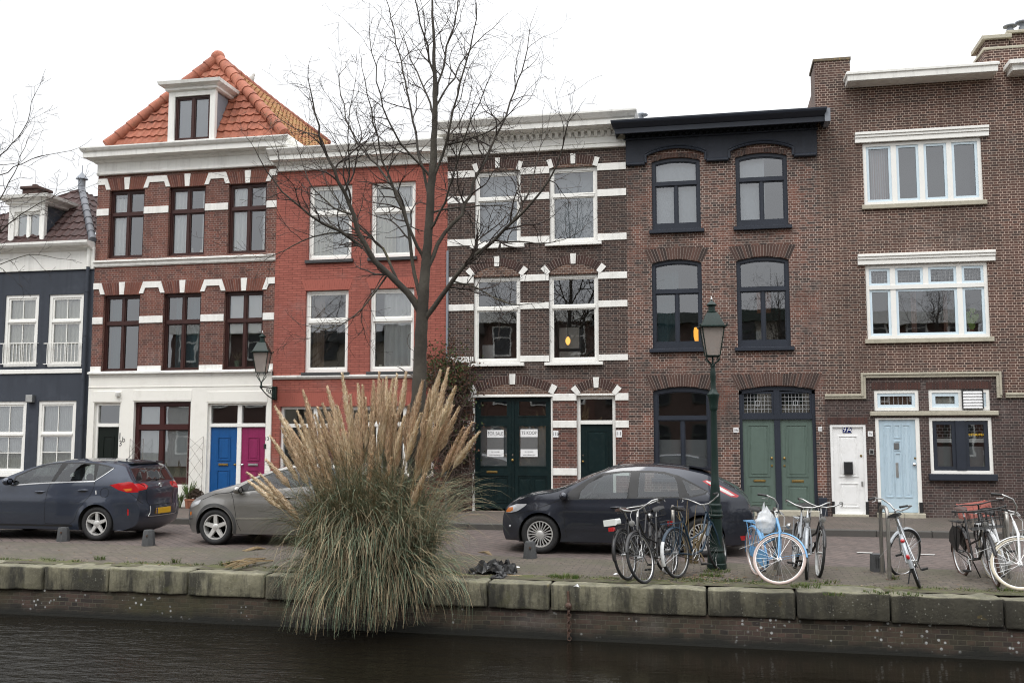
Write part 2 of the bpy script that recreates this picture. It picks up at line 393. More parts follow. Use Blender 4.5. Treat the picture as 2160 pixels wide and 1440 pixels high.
def ring(mb, x0, x1, z0, z1, t, y0, y1, rise=0, tb=None, mi=None):
    # a rectangular frame, arched at its head if rise > 0; stiles butt against head and sill
    tb = t if tb is None else tb; n = 1 if rise == 0 else 10
    mb.box(x0, x1, y0, y1, z0, z0+tb, mi)
    for a, b in ((x0, x0+t), (x1-t, x1)):
        za, zb = (arcz(a,x0,x1,z1,rise)-t, arcz(b,x0,x1,z1,rise)-t) if rise else (z1-t, z1-t)
        mb.prism([(a,z0+tb),(b,z0+tb),(b,zb),(a,za)], y0, y1, mi)
    for i in range(n):
        a, b = x0+(x1-x0)*i/n, x0+(x1-x0)*(i+1)/n
        za, zb = (arcz(a,x0,x1,z1,rise), arcz(b,x0,x1,z1,rise)) if rise else (z1, z1)
        mb.prism([(a,za-t),(b,zb-t),(b,zb),(a,za)], y0, y1, mi)
def folds(mb, x0, x1, z0, z1, y, wave=.11, amp=.022, gather=0, seed=0):
    n = max(6, int((x1-x0)/wave*6)); rnd = random.Random(seed); ph = rnd.random()*6
    top = []; bot = []
    for i in range(n+1):
        t = i/n; x = x0+(x1-x0)*t; w = amp*sin(t*(x1-x0)/wave*2*pi+ph+.8*sin(3*t+ph)); top.append((x, y+w, z1)); bot.append((x+gather*(t-.5), y+w*1.25, z0))
    for i in range(n): mb.face([bot[i], bot[i+1], top[i+1], top[i]])
def window(house, r, rows, mat='frame_white', rise=0, fr=.065, tr=.07, bar=.045, sash=.035, rec=.10, Y=YF, glassm='glass', sashm=None, sill=None, name='window', tb=None, stretch_label=None):
    # rows, top first: (height fraction, column count or fractions, (glazing rows, glazing cols))
    x0, x1, z0, z1 = r; f = MB(); g = MB(); ya = Y+rec; mi1 = 1 if sashm else 0
    ring(f, x0, x1, z0, z1, fr, ya, ya+.09, rise, tb)
    tb = fr if tb is None else tb
    a0, a1, b0, b1 = x0+fr, x1-fr, z0+tb, z1-fr
    Hh = b1-b0; zt = b1; nr = len(rows); panes = []
    for k, row in enumerate(rows):
        h = row[0]*Hh; zb = zt-h if k < nr-1 else b0
        if k < nr-1: f.box(a0, a1, ya-.015, ya+.085, zb-tr/2, zb+tr/2)
        lo, hi = (zb+tr/2 if k < nr-1 else b0), (zt-tr/2 if k > 0 else b1)
        cols = row[1]; cols = [1/cols]*cols if isinstance(cols, int) else cols
        xx = a0
        for c, w in enumerate(cols):
            xe = xx+w*(a1-a0) if c < len(cols)-1 else a1
            l = xx+(bar/2 if c else 0); rr = xe-(bar/2 if c < len(cols)-1 else 0)
            if c < len(cols)-1: f.box(xe-bar/2, xe+bar/2, ya+.004, ya+.082, lo, hi if (k or not rise) else arcz(xe,x0,x1,z1,rise)-fr)
            rs = 0
            if k == 0 and rise and len(cols) == 1: rs = rise*((a1-a0)/(x1-x0))**2
            elif k == 0 and rise: hi2 = hi-rise*.0
            ring(f, l, rr, lo, hi, sash, ya+.022, ya+.075, rs, mi=mi1)
            gl = (l+sash, rr-sash, lo+sash, hi-sash)
            yg = ya+.052
            if rs:
                n = 8
                for i in range(n):
                    p, q = gl[0]+(gl[1]-gl[0])*i/n, gl[0]+(gl[1]-gl[0])*(i+1)/n
                    g.face([(p,yg,gl[2]),(q,yg,gl[2]),(q,yg,arcz(q,l,rr,hi,rs)-sash),(p,yg,arcz(p,l,rr,hi,rs)-sash)])
            else: g.face([(gl[0],yg,gl[2]),(gl[1],yg,gl[2]),(gl[1],yg,gl[3]),(gl[0],yg,gl[3])])
            if len(row) > 2:
                gr, gc = row[2]
                for i in range(1, gc):
                    xm = gl[0]+(gl[1]-gl[0])*i/gc; f.box(xm-.011, xm+.011, yg-.018, yg+.014, gl[2], gl[3], mi1)
                for i in range(1, gr):
                    zm = gl[2]+(gl[3]-gl[2])*i/gr; f.box(gl[0], gl[1], yg-.016, yg+.012, zm-.011, zm+.011, mi1)
            panes.append(gl); xx = xe
        zt = zb
    mats = [MT[mat]]+([MT[sashm]] if sashm else [])
    w = f.build(name, mats, house)
    g.build('pane', MT[glassm], w)
    if sill:
        s = MB(); so, sh, ov, sm = sill; s.bbox(x0-ov, x1+ov, Y-so, Y+rec+.05, z0-sh, z0-.002, .008); s.build('sill', MT[sm], w)
    return w, panes
def curtain(w, x0, x1, z0, z1, y, mat='curtain', wave=.11, amp=.022, gather=0, name='curtain'):
    mb = MB(); folds(mb, x0, x1, z0, z1, y, wave, amp, gather, seed=int(x0*97+z0*31)); return mb.build(name, MT[mat], w, smooth=60)
def flat_blind(w, x0, x1, z0, z1, y, mat='blind', name='blind'):
    mb = MB(); mb.box(x0, x1, y, y+.006, z0, z1); return mb.build(name, MT[mat], w)
def panel(mb, x0, x1, z0, z1, y, t=.022, d=.014, mi=None):       # moulded door panel: raised rim and fielded centre
    ring(mb, x0, x1, z0, z1, t, y-d, y, mi=mi); g = .035
    if x1-x0 > .16 and z1-z0 > .16: mb.bbox(x0+t+g, x1-t-g, y-d*.6, y, z0+t+g, z1-t-g, .007, mi)
def door(house, x0, x1, z0, z1, y, mat, panels, name='door', planks=0):
    mb = MB(); mb.box(x0, x1, y, y+.05, z0, z1)
    for a, b, c, d in panels: panel(mb, x0+a*(x1-x0), x0+b*(x1-x0), z0+c*(z1-z0), z0+d*(z1-z0), y)
    return mb.build(name, MT[mat], house)
def fit(parent, name, mat, fn, smooth=None):
    mb = MB(); fn(mb); return mb.build(name, MT[mat] if isinstance(mat, str) else mat, parent, smooth=smooth)
def knob(parent, x, z, y, mat='brass', r=.022):
    return fit(parent, 'handle', mat, lambda m: (m.lathe([(.026,0),(.026,-.006),(.010,-.010),(.010,-.03),(r,-.038),(r*1.05,-.05),(r*.6,-.062),(0,-.065)], (x,y,z), 14, 'y')), 40)
def slot(parent, x, z, y, w=.24, h=.055, mat='brass', vertical=False):
    if vertical: w, h = h, w
    def fn(m): m.bbox(x-w/2, x+w/2, y-.012, y+.002, z-h/2, z+h/2, .004); m.bbox(x-w*.38, x+w*.38, y-.018, y-.011, z-h*.25, z+h*.25, .003)
    return fit(parent, 'letter_slot', mat, fn)
class ArchSet:
    def __init__(s, parent, mats): s.parent = parent; s.mats = mats
class Stones:                               # every dressed stone is a part of its own
    def __init__(s, parent, mat): s.parent = parent; s.mat = mat
    def prism(s, poly, y0, y1): m = MB(); m.prism(poly, y0, y1); m.build('keystone' if len(poly) == 4 else 'stone_band', s.mat, s.parent)
    def bbox(s, *a): m = MB(); m.bbox(*a); m.build('stone_band', s.mat, s.parent)
def vou(mb, inner, outer, n, y0, y1, gap=.075, back=1):
    if isinstance(mb, ArchSet):
        m = MB(); vou(m, inner, outer, n, y0, y1, gap, back); m.build('brick_arch', mb.mats, mb.parent); return
    for i in range(n):
        a, b = (i+gap)/n, (i+1-gap)/n
        mb.prism([inner(a), inner(b), outer(b), outer(a)], y0, y1, 0)
    if back:
        k = 12
        for i in range(k): a, b = i/k, (i+1)/k; mb.prism([inner(a), inner(b), outer(b), outer(a)], y0+.007, y1-.001, 1)
def flat_arch(mb, x0, x1, z, h, splay, n, y0, y1, rise=0, rise2=None):
    rise2 = rise if rise2 is None else rise2
    def inn(t): x = x0+(x1-x0)*t; return (x, z-rise*(2*t-1)**2)
    def out(t): x = x0-splay+(x1-x0+2*splay)*t; return (x, z+h-rise2*(2*t-1)**2)
    vou(mb, inn, out, n, y0, y1)
def ring_arch(mb, x0, x1, z1, rise, h, n, y0, y1):
    w = (x1-x0)/2; R = (w*w+rise*rise)/(2*rise); cz = z1-R; a = math.asin(min(1, w/R)); xm = (x0+x1)/2
    def pt(r): return lambda t: (xm+r*sin(-a+2*a*t), cz+r*cos(-a+2*a*t))
    vou(mb, pt(R), pt(R+h), n, y0, y1)
    return lambda t, r0, r1, dt: [pt(R+r0)(t-dt), pt(R+r0)(t+dt), pt(R+r1)(t+dt), pt(R+r1)(t-dt)]
def tiles(mb, O, U, Vd, poly, pitch=.24, course=.32, amp=.028, lip=.03, flip=1):
    # pantiles laid over a convex polygon given in (u, v) on the plane O + u*U + v*Vd
    O, U, Vd = V(O), V(U).normalized(), V(Vd).normalized(); Nn = U.cross(Vd)*flip
    def span(v):
        us = []
        for i in range(len(poly)):
            (a, b), (c, d) = poly[i], poly[(i+1) % len(poly)]
            if (b-v)*(d-v) <= 0 and abs(d-b) > 1e-9: us.append(a+(c-a)*(v-b)/(d-b))
        return (min(us), max(us)) if len(us) > 1 else None
    v0 = min(p[1] for p in poly); vm = max(p[1] for p in poly); k = 0; step = pitch/6
    def hgt(u):
        s = (u/pitch) % 1.0
        return amp*(sin(pi*min(1, s/.42)) if s < .42 else -.45*sin(pi*(s-.42)/.58))
    while v0+k*course < vm-.02:
        a, b = v0+k*course+1e-4, min(v0+(k+1)*course, vm-1e-4); sa, sb = span(a), span(b)
        if sa and sb:
            lo, hi = min(sa[0], sb[0]), max(sa[1], sb[1]); n = max(1, int((hi-lo)/step)); rnd = random.Random(k*7+int(O.x*10))
            j = [rnd.uniform(-.006, .006) for _ in range(int(n/6)+3)]
            P = []; Q = []
            for i in range(n+1):
                u = lo+(hi-lo)*i/n; h = hgt(u); ua = min(max(u, sa[0]), sa[1]); ub = min(max(u, sb[0]), sb[1]); jj = j[int(i/6)]
                P.append((O+U*ua+Vd*(a+jj)+Nn*(h+lip+jj), O+U*ua+Vd*(a+jj)+Nn*(h-.012))); Q.append(O+U*ub+Vd*(b+.02)+Nn*(h+.002))
            for i in range(n):
                mb.face([P[i][0], P[i+1][0], Q[i+1], Q[i]]); mb.face([P[i][1], P[i+1][1], P[i+1][0], P[i][0]])
        k += 1
def ridge_tiles(mb, a, b, r=.12, n=None):
    a, b = V(a), V(b); L = (b-a).length; n = n or max(1, int(L/.36)); d = (b-a)/n
    for i in range(n):
        p = a+d*i; mb.tube([p-d*.06, p+d*.5, p+d*1.02], [r*1.06, r*.98, r*.9], 10)
def pipe(mb, pts, r=.04): mb.tube(pts, r, 10)
def plate_sign(name, label, cat, r, Y, txt, h, mat='paper', ink='ink', group=None, squeeze=1.0):
    x0, x1, z0, z1 = r; t = thing(name, label, cat, ((x0+x1)/2, Y, z0), group=group)
    fit(t, 'plate', mat, lambda m: m.bbox(x0, x1, Y-.014, Y+.001, z0, z1, .003)); tm = MB()
    text_mb(tm, txt, (x0+x1)/2, (z0+z1)/2, Y-.0165, h, squeeze=squeeze); tm.build('lettering', MT[ink], t)
    return t
# ================================================================== house boundaries
XB = [fx(-420, 680), fx(195, 680), fx(581, 560), fx(943.5, 520), fx(1323, 560), fx(1733, 640), fx(2122, 500), fx(2420, 500)]
def hroot(i, name, label): return thing(name, label, 'house', ((XB[i]+XB[i+1])/2, YF, GZ))
# ------------------------------------------------------------------ house 1: slate blue
h1 = hroot(0, 'town_house', 'low slate blue rendered house with white sash windows, white dormer and dark tiled roof')
X0, X1 = XB[0], XB[1]; z_c = fz(100, 571); z_e = fz(100, 518); z_band = fz(90, 783)
hs = []
W1 = [wr(8.5, 79.5, 622, 773), wr(101, 174, 620.5, 773)]; dx = W1[1][0]-W1[0][0]; W1.insert(0, (W1[0][0]-dx, W1[0][1]-dx, W1[0][2], W1[0][3]))
W0 = [wr(-23, 53, 846, 998), wr(78, 158, 845, 997)]; W0.insert(0, (W0[0][0]-dx*1.1, W0[0][1]-dx*1.1, W0[0][2], W0[0][3]))
mb = MB(); wall(mb, X0, X1, GZ-.1, z_e-.1, YF, [w+(0,) for w in W1+W0], .22); shell(mb, X0, X1, GZ-.1, z_e-.1, YF); mb.build('wall', MT['slate_blue'], h1)
interior(h1, X0, X1, [GZ, z_band+.1, z_c+.1])
for w in W1:
    o, ps = window(h1, w, [(.36, 1, (1, 2)), (.64, 1, (2, 2))], fr=.085, tr=.05, sash=.05, rec=.03)
    x0, x1, z0, z1 = w; xm = (x0+x1)/2
    curtain(o, x0+.08, xm+.06, z0, z1, YF+.14); curtain(o, xm-.03, x1-.08, z0, z1, YF+.16, wave=.13)
    def rail(m, x0=x0, x1=x1, z0=z0):
        zt = z0+.60
        m.box(x0-.05, x1+.05, YF-.075, YF-.05, zt, zt+.022); m.box(x0-.05, x1+.05, YF-.075, YF-.05, z0+.06, z0+.08)
        for i in range(10): xx = x0+(x1-x0)*(i+.5)/10; m.box(xx-.007, xx+.007, YF-.069, YF-.055, z0+.08, zt)
        for xx in (x0-.05, x1+.03): m.box(xx, xx+.02, YF-.05, YF+.002, zt-.0, zt+.02); m.box(xx, xx+.02, YF-.05, YF+.002, z0+.06, z0+.08)
    fit(o, 'railing', 'frame_white', rail)
for w in W0:
    o, ps = window(h1, w, [(.46, 1, (1, 2)), (.54, 1, (2, 2))], fr=.085, tr=.05, sash=.045, rec=.03, sill=(.05, .09, .04, 'frame_white'))
    x0, x1, z0, z1 = w; curtain(o, x0+.08, x1-.08, z0, z1, YF+.14, 'netcurtain', wave=.055, amp=.010)
def f(m):
    m.bbox(X0, X1-.16, YF-.04, YF+.0, z_band-.06, z_band+.055, .01)
fit(h1, 'sill_band', 'frame_white', f)
def f(m): m.box(X0, X1-.002, YF-.05, YF, z_c, z_e-.10); cornice(m, X0, X1-.03, YF, [(.05,z_e-.19),(.12,z_e-.15),(.12,z_e-.13),(.30,z_e-.08),(.34,z_e-.02),(.34,z_e+.04)], 1, 0)
fit(h1, 'cornice', 'white', f)
# roof
pt = radians(46); O = V((X0, YF-.05, z_e+.03)); Uv = V((1,0,0)); Vv = V((0, cos(pt), sin(pt))); Nn = Uv.cross(Vv)
def onpl(px, py):
    r = ray(px, py); c = V((0,0,CAMZ)); t = (O-c).dot(Nn)/r.dot(Nn); p = c+r*t-O; return (p.dot(Uv), p.dot(Vv))
ap = onpl(172, 400); hb = onpl(197, 508); lf = onpl(-60, 490)
mb = MB(); tiles(mb, O, Uv, Vv, [(0, 0), (hb[0], 0), ap, (lf[0]-2, max(.05, lf[1]-.9))], amp=.03); apw = O+Uv*ap[0]+Vv*ap[1]; hbw = O+Uv*hb[0]+V((0,0,0))
mb.face([O+V((0,.03,-.02)), hbw+V((0,.03,-.02)), apw+V((0,.05,-.03)), O+Uv*(lf[0]-2)+Vv*.2+V((0,.03,-.02))])
sd = (apw-hbw); sd2 = V((1,0,0)); bk = V((0,5,0))
Vr = (V((apw.x, 0, apw.z))-V((hbw.x+.15, 0, hbw.z))).normalized(); tiles(mb, V((hbw.x+.15, hbw.y, hbw.z)), V((0,1,0)), Vr, [(0,0),(6,0),(6,(apw-hbw).length*.8),((apw.y-hbw.y),(apw-hbw).length*.8)], flip=1)
rf = mb.build('roof', island('dark_roof_tile', [(0,(.075,.040,.036)),(1,(.055,.034,.032))], .6), h1)
fit(rf, 'hip_tiles', plain('grey_hip_tile', (.10,.105,.12), .5, .2, 6), lambda m: ridge_tiles(m, hbw+V((0,0,.06)), apw+V((0,0,.06)), .10), 50)
def f(m):
    c = apw+V((0,0,.1)); m.lathe([(.10,-.1),(.10,.22),(.10,.22)], c, 12); m.lathe([(.17,.20),(.15,.24),(.03,.38),(.012,.42),(.012,.6),(0,.62)], c, 12)
fit(rf, 'roof_vent', 'lead', f, 50)
def f(m):
    r = wr(47, 78, 390, 425, YF+2.2); m.box(r[0], r[1], YF+2.2, YF+2.8, r[2]-1.0, r[3]-.12); m.bbox(r[0]-.05, r[1]+.05, YF+2.15, YF+2.85, r[3]-.12, r[3]-.04, .01)
    m.lathe([(.1,0),(.085,.12)], ((r[0]*.6+r[1]*.4), YF+2.5, r[3]-.04), 10)
fit(h1, 'chimney', plain('sooty_chimney', (.07,.04,.033), .9, .2, 8, bmp=.3), f)
def dormer(h, r, zb, win_r, side_mat, wmat, rows, roof_to, Y, name='dormer', crown=.2, curt=None, gl='glass'):
    x0, x1, z0, z1 = r; m = MB(); wx0, wx1, wz0, wz1 = win_r
    m.box(x0, wx0, Y, Y+.12, zb, z1-.02); m.box(wx1, x1, Y, Y+.12, zb, z1-.02); m.box(wx0, wx1, Y, Y+.12, wz1, z1-.02); m.box(wx0, wx1, Y, Y+.12, zb, wz0)
    cornice(m, x0, x1, Y, [(.02,z1-.10),(.07,z1-.07),(.07,z1-.02),(crown,z1+.05),(crown+.02,z1+.13)], 1, 1, Y+roof_to)
    d = m.build(name, MT['white'], h)
    s = MB(); s.box(x0+.04, x1-.04, Y+.125, Y+roof_to, zb, z1-.12); s.build('cheek', MT[side_mat], d)
    w, ps = window(d, win_r, rows, wmat, fr=.05, bar=.06, sash=.03, rec=.05, Y=Y, name='window', glassm=gl)
    for a, b in (curt or []): curtain(w, a, b, wz0, wz1, Y+.11, 'netcurtain', amp=.006)
    return d
Yd = YF+.12; dr = wr(18, 93, 424, 517, Yd); wn = wr(29, 84, 446, 512, Yd)
dormer(h1, dr, z_e+.05, wn, 'slate_blue', 'frame_white', [(1, 2)], 2.3, Yd, crown=.22, curt=[(wn[0], wn[1])])
px = lambda a, b: at(a, b, YF-.07)
def f(m):
    p0, p1 = V((X1-.14, YF-.08, z_c+.05)), V((X1-.14, YF-.08, GZ)); pipe(m, [p0, p1], .045)
    for k in range(5): z = GZ+.9+k*1.15; m.lathe([(.056,0),(.056,.05)], (p0.x, p0.y, z), 10)
fit(h1, 'downpipe', 'slate_blue', f, 60)
fit(h1, 'gutter_outlet', 'white', lambda m: pipe(m, [V((X1-.14, YF-.08, z_c+.05)), V((X1-.14, YF-.08, z_e-.1))], .05), 60)
r = wr(58, 72, 833, 848, YF-.05); t = thing('wall_sconce', 'small square grey metal wall light on the slate blue house', 'wall light', ((r[0]+r[1])/2, YF, r[2]))
fit(t, 'housing', 'steel', lambda m: m.bbox(r[0], r[1], YF-.14, YF+.001, r[2], r[3], .012)); fit(t, 'lens', 'lampglass', lambda m: m.box(r[0]+.02, r[1]-.02, YF-.12, YF-.02, r[2]-.006, r[2]-.0005))
# ------------------------------------------------------------------ house 2: red-brown brick, white ground floor, orange hipped roof
h2 = hroot(1, 'town_house', 'red brown brick house with white ground floor, orange pantiled roof and dormer')
X0, X1 = XB[1], XB[2]
T = [wr(229, 303, 402, 544), wr(355, 432, 395, 539), wr(481, 562, 385.5, 533)]
Fl = [wr(216, 293, 624, 784), wr(342.5, 422.5, 619, 782), wr(471.5, 554, 612.5, 779)]
for L in (T, Fl):                                   # the openings of one storey share head and sill lines
    zt = sum(w[3] for w in L)/3; zb = sum(w[2] for w in L)/3
    for i in range(3): L[i] = (L[i][0], L[i][1], zb, zt)
zg = fz(380, 785); zcb = fz(390, 357.5); zct = fz(390, 301, YF-.4)
D0 = wr(197, 253, 849, 1060); D0 = (D0[0], D0[1], GZ, D0[3]); WG = wr(282, 402, 847, 1021); D12 = wr(437, 562, 850, 1060); D12 = (D12[0], D12[1], GZ, D12[3])
mb = MB(); wall(mb, X0, X1, zg, zct-.1, YF, [w+(0,) for w in T+Fl], .25); shell(mb, X0, X1, GZ-.1, zct-.12, YF); mb.build('wall', B1, h2)
Ys = YF-.05
mb = MB(); wall(mb, X0, X1, GZ-.1, zg, Ys, [w+(0,) for w in (D0, WG, D12)], .3)
mb.face([(X1,Ys,GZ-.1),(X1,YF,GZ-.1),(X1,YF,zg),(X1,Ys,zg)]); mb.face([(X0,Ys,GZ-.1),(X0,YF,GZ-.1),(X0,YF,zg),(X0,Ys,zg)]); mb.face([(X0,Ys,zg),(X1,Ys,zg),(X1,YF,zg),(X0,YF,zg)])
zz = fz(380, 815)
mb.bbox(X0, X1, Ys-.012, Ys+.0, zz-.012, zz+.012, .004)
for w in (WG, D12, D0):                             # plaster keystones and raised panels over the openings
    mb.bbox(w[0]-.03, w[1]+.03, Ys-.012, Ys, w[3]+.02, w[3]+.30, .01)
mb.build('plaster_front', MT['stucco'], h2)
interior(h2, X0, X1, [GZ, zg-.05, (T[0][2]+Fl[0][3])/2, zct-.2])
def f(m):
    cornice(m, X0, X1, YF, [(.02,zg-.12),(.06,zg-.09),(.06,zg-.04),(.14,zg-.02),(.14,zg+.02),(.03,zg+.05)], 0, 0, YF)
fit(h2, 'string_course', 'stone_white', f)
def f(m):
    zs = fz(390, 550); cornice(m, X0, X1, YF, [(.03,zs-.09),(.05,zs-.06),(.05,zs+.01),(.10,zs+.03),(.10,zs+.06),(.02,zs+.09)], 0, 0, YF)
fit(h2, 'string_course', 'stone_white', f)
sw = Stones(h2, MT['stone_white']); ab = ArchSet(h2, [VB1, MT['mortar']])
for L, pxm, pxs in ((T, (436, 450.5), None), (Fl, (666.5, 681), (771.5, 785))):
    zt = L[0][3]; e = YF-.028
    edges = [X0]+[x for w in L for x in (w[0], w[1])]+[X1]
    for k in range(0, 8, 2):
        a, b = edges[k], edges[k+1]; la, lb = k > 0, k < 6
        # stone band with slanting legs towards the arches
        top, bot, leg = zt+.33, zt+.17, zt+.03
        P = [(a+(-.10 if la else 0), bot)] if not la else [(a-.02, leg), (a+.10, leg+.0), (a+.14, bot)]
        P = ([(a-.03, leg), (a+.09, leg), (a+.14, bot)] if la else [(a, bot)])
        Q = ([(b-.14, bot), (b-.09, leg), (b+.03, leg)] if lb else [(b, bot)])
        Tq = ([(b-.08, top)] if lb else [(b, top)])+([(a+.08, top)] if la else [(a, top)])
        sw.prism(P+Q+Tq, e, YF+.01)
        xm = (a+b)/2
        zc1, zc0 = fz(320, pxm[0]), fz(320, pxm[1]); sw.bbox(a+(.0 if la else 0), b, e, YF+.01, zc0, zc1, .006)
        if pxs: zc1, zc0 = fz(320, pxs[0]), fz(320, pxs[1]); sw.bbox(a, b, e, YF+.01, zg+.052, zc1, .006)
    for w in L:
        flat_arch(ab, w[0]+.045, w[1]-.045, zt+.012, .305, .11, 17, YF-.012, YF+.01)
        xm = (w[0]+w[1])/2; sw.prism([(xm-.06,zt+.015),(xm+.06,zt+.015),(xm+.085,zt+.34),(xm-.085,zt+.34)], e, YF-.0125)
for i, w in enumerate(T):
    o, ps = window(h2, w, [(.34, 2), (.66, 2)], 'frame_brown', fr=.06, tr=.085, bar=.062, sash=.028, rec=.09, glassm='glass')
    x0, x1, z0, z1 = w
    if i == 0: curtain(o, x0+.08, x0+.42, z0, z1-.1, YF+.22, 'netcurtain')
    else: curtain(o, x0+.08, x0+.5, z0, z1, YF+.21, 'netcurtain'); curtain(o, x1-.2, x1-.08, z0, z1, YF+.24, 'netcurtain')
    if i == 0:
        fit(o, 'blind_cassette', 'blackp', lambda m: m.box(x0+.075, x1-.075, YF+.20, YF+.24, z1-.17, z1-.07))
    if i:
        rnd = random.Random(i)
        for k in range(2):
            c = x0+.5+rnd.random()*.4; h = .08+.1*rnd.random(); fit(o, 'ornament', 'curtain', lambda m: m.lathe([(.03,0),(.04,h*.5),(.025,h),(0,h)], (c, YF+.27, z0+.075), 8), 40)
for i, w in enumerate(Fl):
    o, ps = window(h2, w, [(.36, 2), (.64, 2)], 'frame_brown', fr=.06, tr=.085, bar=.062, sash=.028, rec=.09)
    x0, x1, z0, z1 = w
    if i == 0: curtain(o, x0+.08, x0+.38, z0, z1, YF+.3, 'tealcurtain')
    if i == 1: curtain(o, x0+.2, x0+.48, z0, z1, YF+.3, 'tealcurtain'); curtain(o, x0+.5, x1-.05, z0, z1, YF+.32, 'tealcurtain', wave=.16)
    if i == 2: flat_blind(o, x0+.08, x1-.08, z0+(z1-z0)*.47, z1-.08, YF+.19, 'netcurtain')
# plant pot standing in the third window
pp = at(500, 765, YF+.27); t = thing('potted_plant', 'spiky plant in a pale green pot behind the third brown first floor window', 'plant', (pp.x, YF+.30, Fl[2][2]+.075))
fit(t, 'pot', plain('green_glazed_pot', (.2,.33,.22), .4, .1, 8), lambda m: m.lathe([(.06,0),(.085,.14),(.095,.15),(.09,.17),(0,.16)], (pp.x, YF+.30, Fl[2][2]+.076), 14), 40)
def f(m):
    rnd = random.Random(4)
    for k in range(26):
        a = rnd.random()*6.3; l = .15+.22*rnd.random(); c = V((pp.x, YF+.30, Fl[2][2]+.23)); d = V((cos(a)*.6, sin(a)*.25, 1)).normalized()
        m.tube([c, c+d*l*.6, c+d*l+V((cos(a)*.05, 0, -.02))], [.012, .009, .002], 4)
fit(t, 'leaves', plain('dull_leaf', (.12,.11,.06), .7, .3, 20), f)
# ground floor: black-green door, oxblood window, blue and magenta doors
def frame_door(h, r, leaf, mat, Y, fr=.07, transom=None, divide=None, fmat='frame_white', dep=.14):
    # white outer frame with transom light(s) and leaf opening(s)
    x0, x1, z0, z1 = r; m = MB(); y = Y+dep-.06
    m.box(x0, x0+fr, y, y+.12, z0, z1); m.box(x1-fr, x1, y, y+.12, z0, z1); m.box(x0+fr, x1-fr, y, y+.12, z1-fr, z1)
    if transom: m.box(x0+fr, x1-fr, y-.012, y+.118, transom-.045, transom+.045)
    if divide: m.box(divide-.055, divide+.055, y+.002, y+.116, z0, transom-.045 if transom else z1-fr); m.box(divide-.055, divide+.055, y+.002, y+.116, transom+.045, z1-fr)
    d = m.build('door_frame', MT[fmat], h); g = MB()
    if transom:
        segs = [(x0+fr, x1-fr)] if not divide else [(x0+fr, divide-.055), (divide+.055, x1-fr)]
        for a, b in segs: g.face([(a, y+.06, transom+.045), (b, y+.06, transom+.045), (b, y+.06, z1-fr), (a, y+.06, z1-fr)])
        g.build('transom_pane', MT['glass'], d)
    return d
tz = fz(225, 896, Ys); frame_door(h2, D0, None, None, Ys, .075, tz)
d = door(h2, D0[0]+.075, D0[1]-.075, GZ+.02, tz-.046, Ys+.12, 'blackgreen', [(.24,.76,.56,.88),(.24,.76,.12,.44)]); knob(d, D0[1]-.14, GZ+1.02, Ys+.12, 'chrome')
o, ps = window(h2, WG, [(.30, [.46, .54]), (.70, [.46, .54])], 'frame_red', fr=.10, tr=.12, bar=.11, sash=.02, rec=.10, Y=Ys, tb=.16)
x0, x1, z0, z1 = WG; curtain(o, x0+.1, x1-.1, z0+.45, z1-.1, Ys+.19, 'blind', wave=.35, amp=.008, name='blind')
def f(m):
    rnd = random.Random(3)
    for k in range(9):
        c = V((x0+.2+rnd.random()*(x1-x0-.4), Ys+.2, z0+.17)); m.lathe([(.035,0),(.05,.08),(0,.08)], c, 8)
        for q in range(7): a = rnd.uniform(-.5,.5); m.tube([c+V((0,0,.07)), c+V((a*.15,0,.2+rnd.random()*.2)), c+V((a*.4,0,.3+rnd.random()*.25))], [.006,.004,.002], 3)
fit(o, 'windowsill_plants', plain('dry_plant', (.16,.13,.08), .8, .3, 20), f)
dv = fx(500, 960, Ys); tz = fz(500, 896, Ys); frame_door(h2, D12, None, None, Ys, .055, tz, dv)
pan = [(.26,.74,.57,.87),(.26,.74,.13,.45)]
d = door(h2, D12[0]+.055, dv-.056, GZ+.04, tz-.046, Ys+.12, 'bluepaint', pan); d['label'] = 'bright blue front door'; knob(d, dv-.10, GZ+1.05, Ys+.12); slot(d, (D12[0]+dv)/2, GZ+1.05, Ys+.106, .26)
d = door(h2, dv+.056, D12[1]-.055, GZ+.04, tz-.046, Ys+.12, 'magenta', pan); d['label'] = 'magenta front door'; knob(d, dv+.10, GZ+1.05, Ys+.12, 'chrome'); slot(d, (D12[1]+dv)/2, GZ+1.05, Ys+.106, .26, mat='steel')
fit(h2, 'security_camera', 'white', lambda m: (m.lathe([(.05,0),(.07,.05),(.07,.10),(0,.13)], tuple(at(248, 836, Ys-.05)), 12)), 40)
tm = MB()
for s_, a, b, h in (('1', 253, 920, .17), ('b', 261, 927, .14), ('3', 254, 935, .15)): q = at(a, b, Ys); text_mb(tm, s_, q.x, q.z, Ys-.004, h)
tm.build('house_number', MT['ink'], h2); tm = MB(); q = at(563, 925, Ys); text_mb(tm, '13', q.x, q.z, Ys-.004, .09)
tm.build('house_number', MT['ink'], h2)
fit(h2, 'doorbell', 'blackp', lambda m: m.bbox(*(lambda c: (c.x-.03, c.x+.03, Ys-.02, Ys, c.z-.06, c.z+.06))(at(559, 941, Ys)), .005))
# cornice and frieze
def f(m):
    m.box(X0+.01, X1-.01, YF-.07, YF+.0, zcb, zct-.12); m.bbox(X0, X1, YF-.10, YF-.0, zcb-.05, zcb+.03, .015)
    cornice(m, X0, X1, YF, [(.075,zct-.32),(.16,zct-.27),(.16,zct-.24),(.38,zct-.22),(.38,zct-.09),(.43,zct-.06),(.47,zct),(.47,zct+.03)], .6, 1, YF+7)
fit(h2, 'cornice', 'white', f)
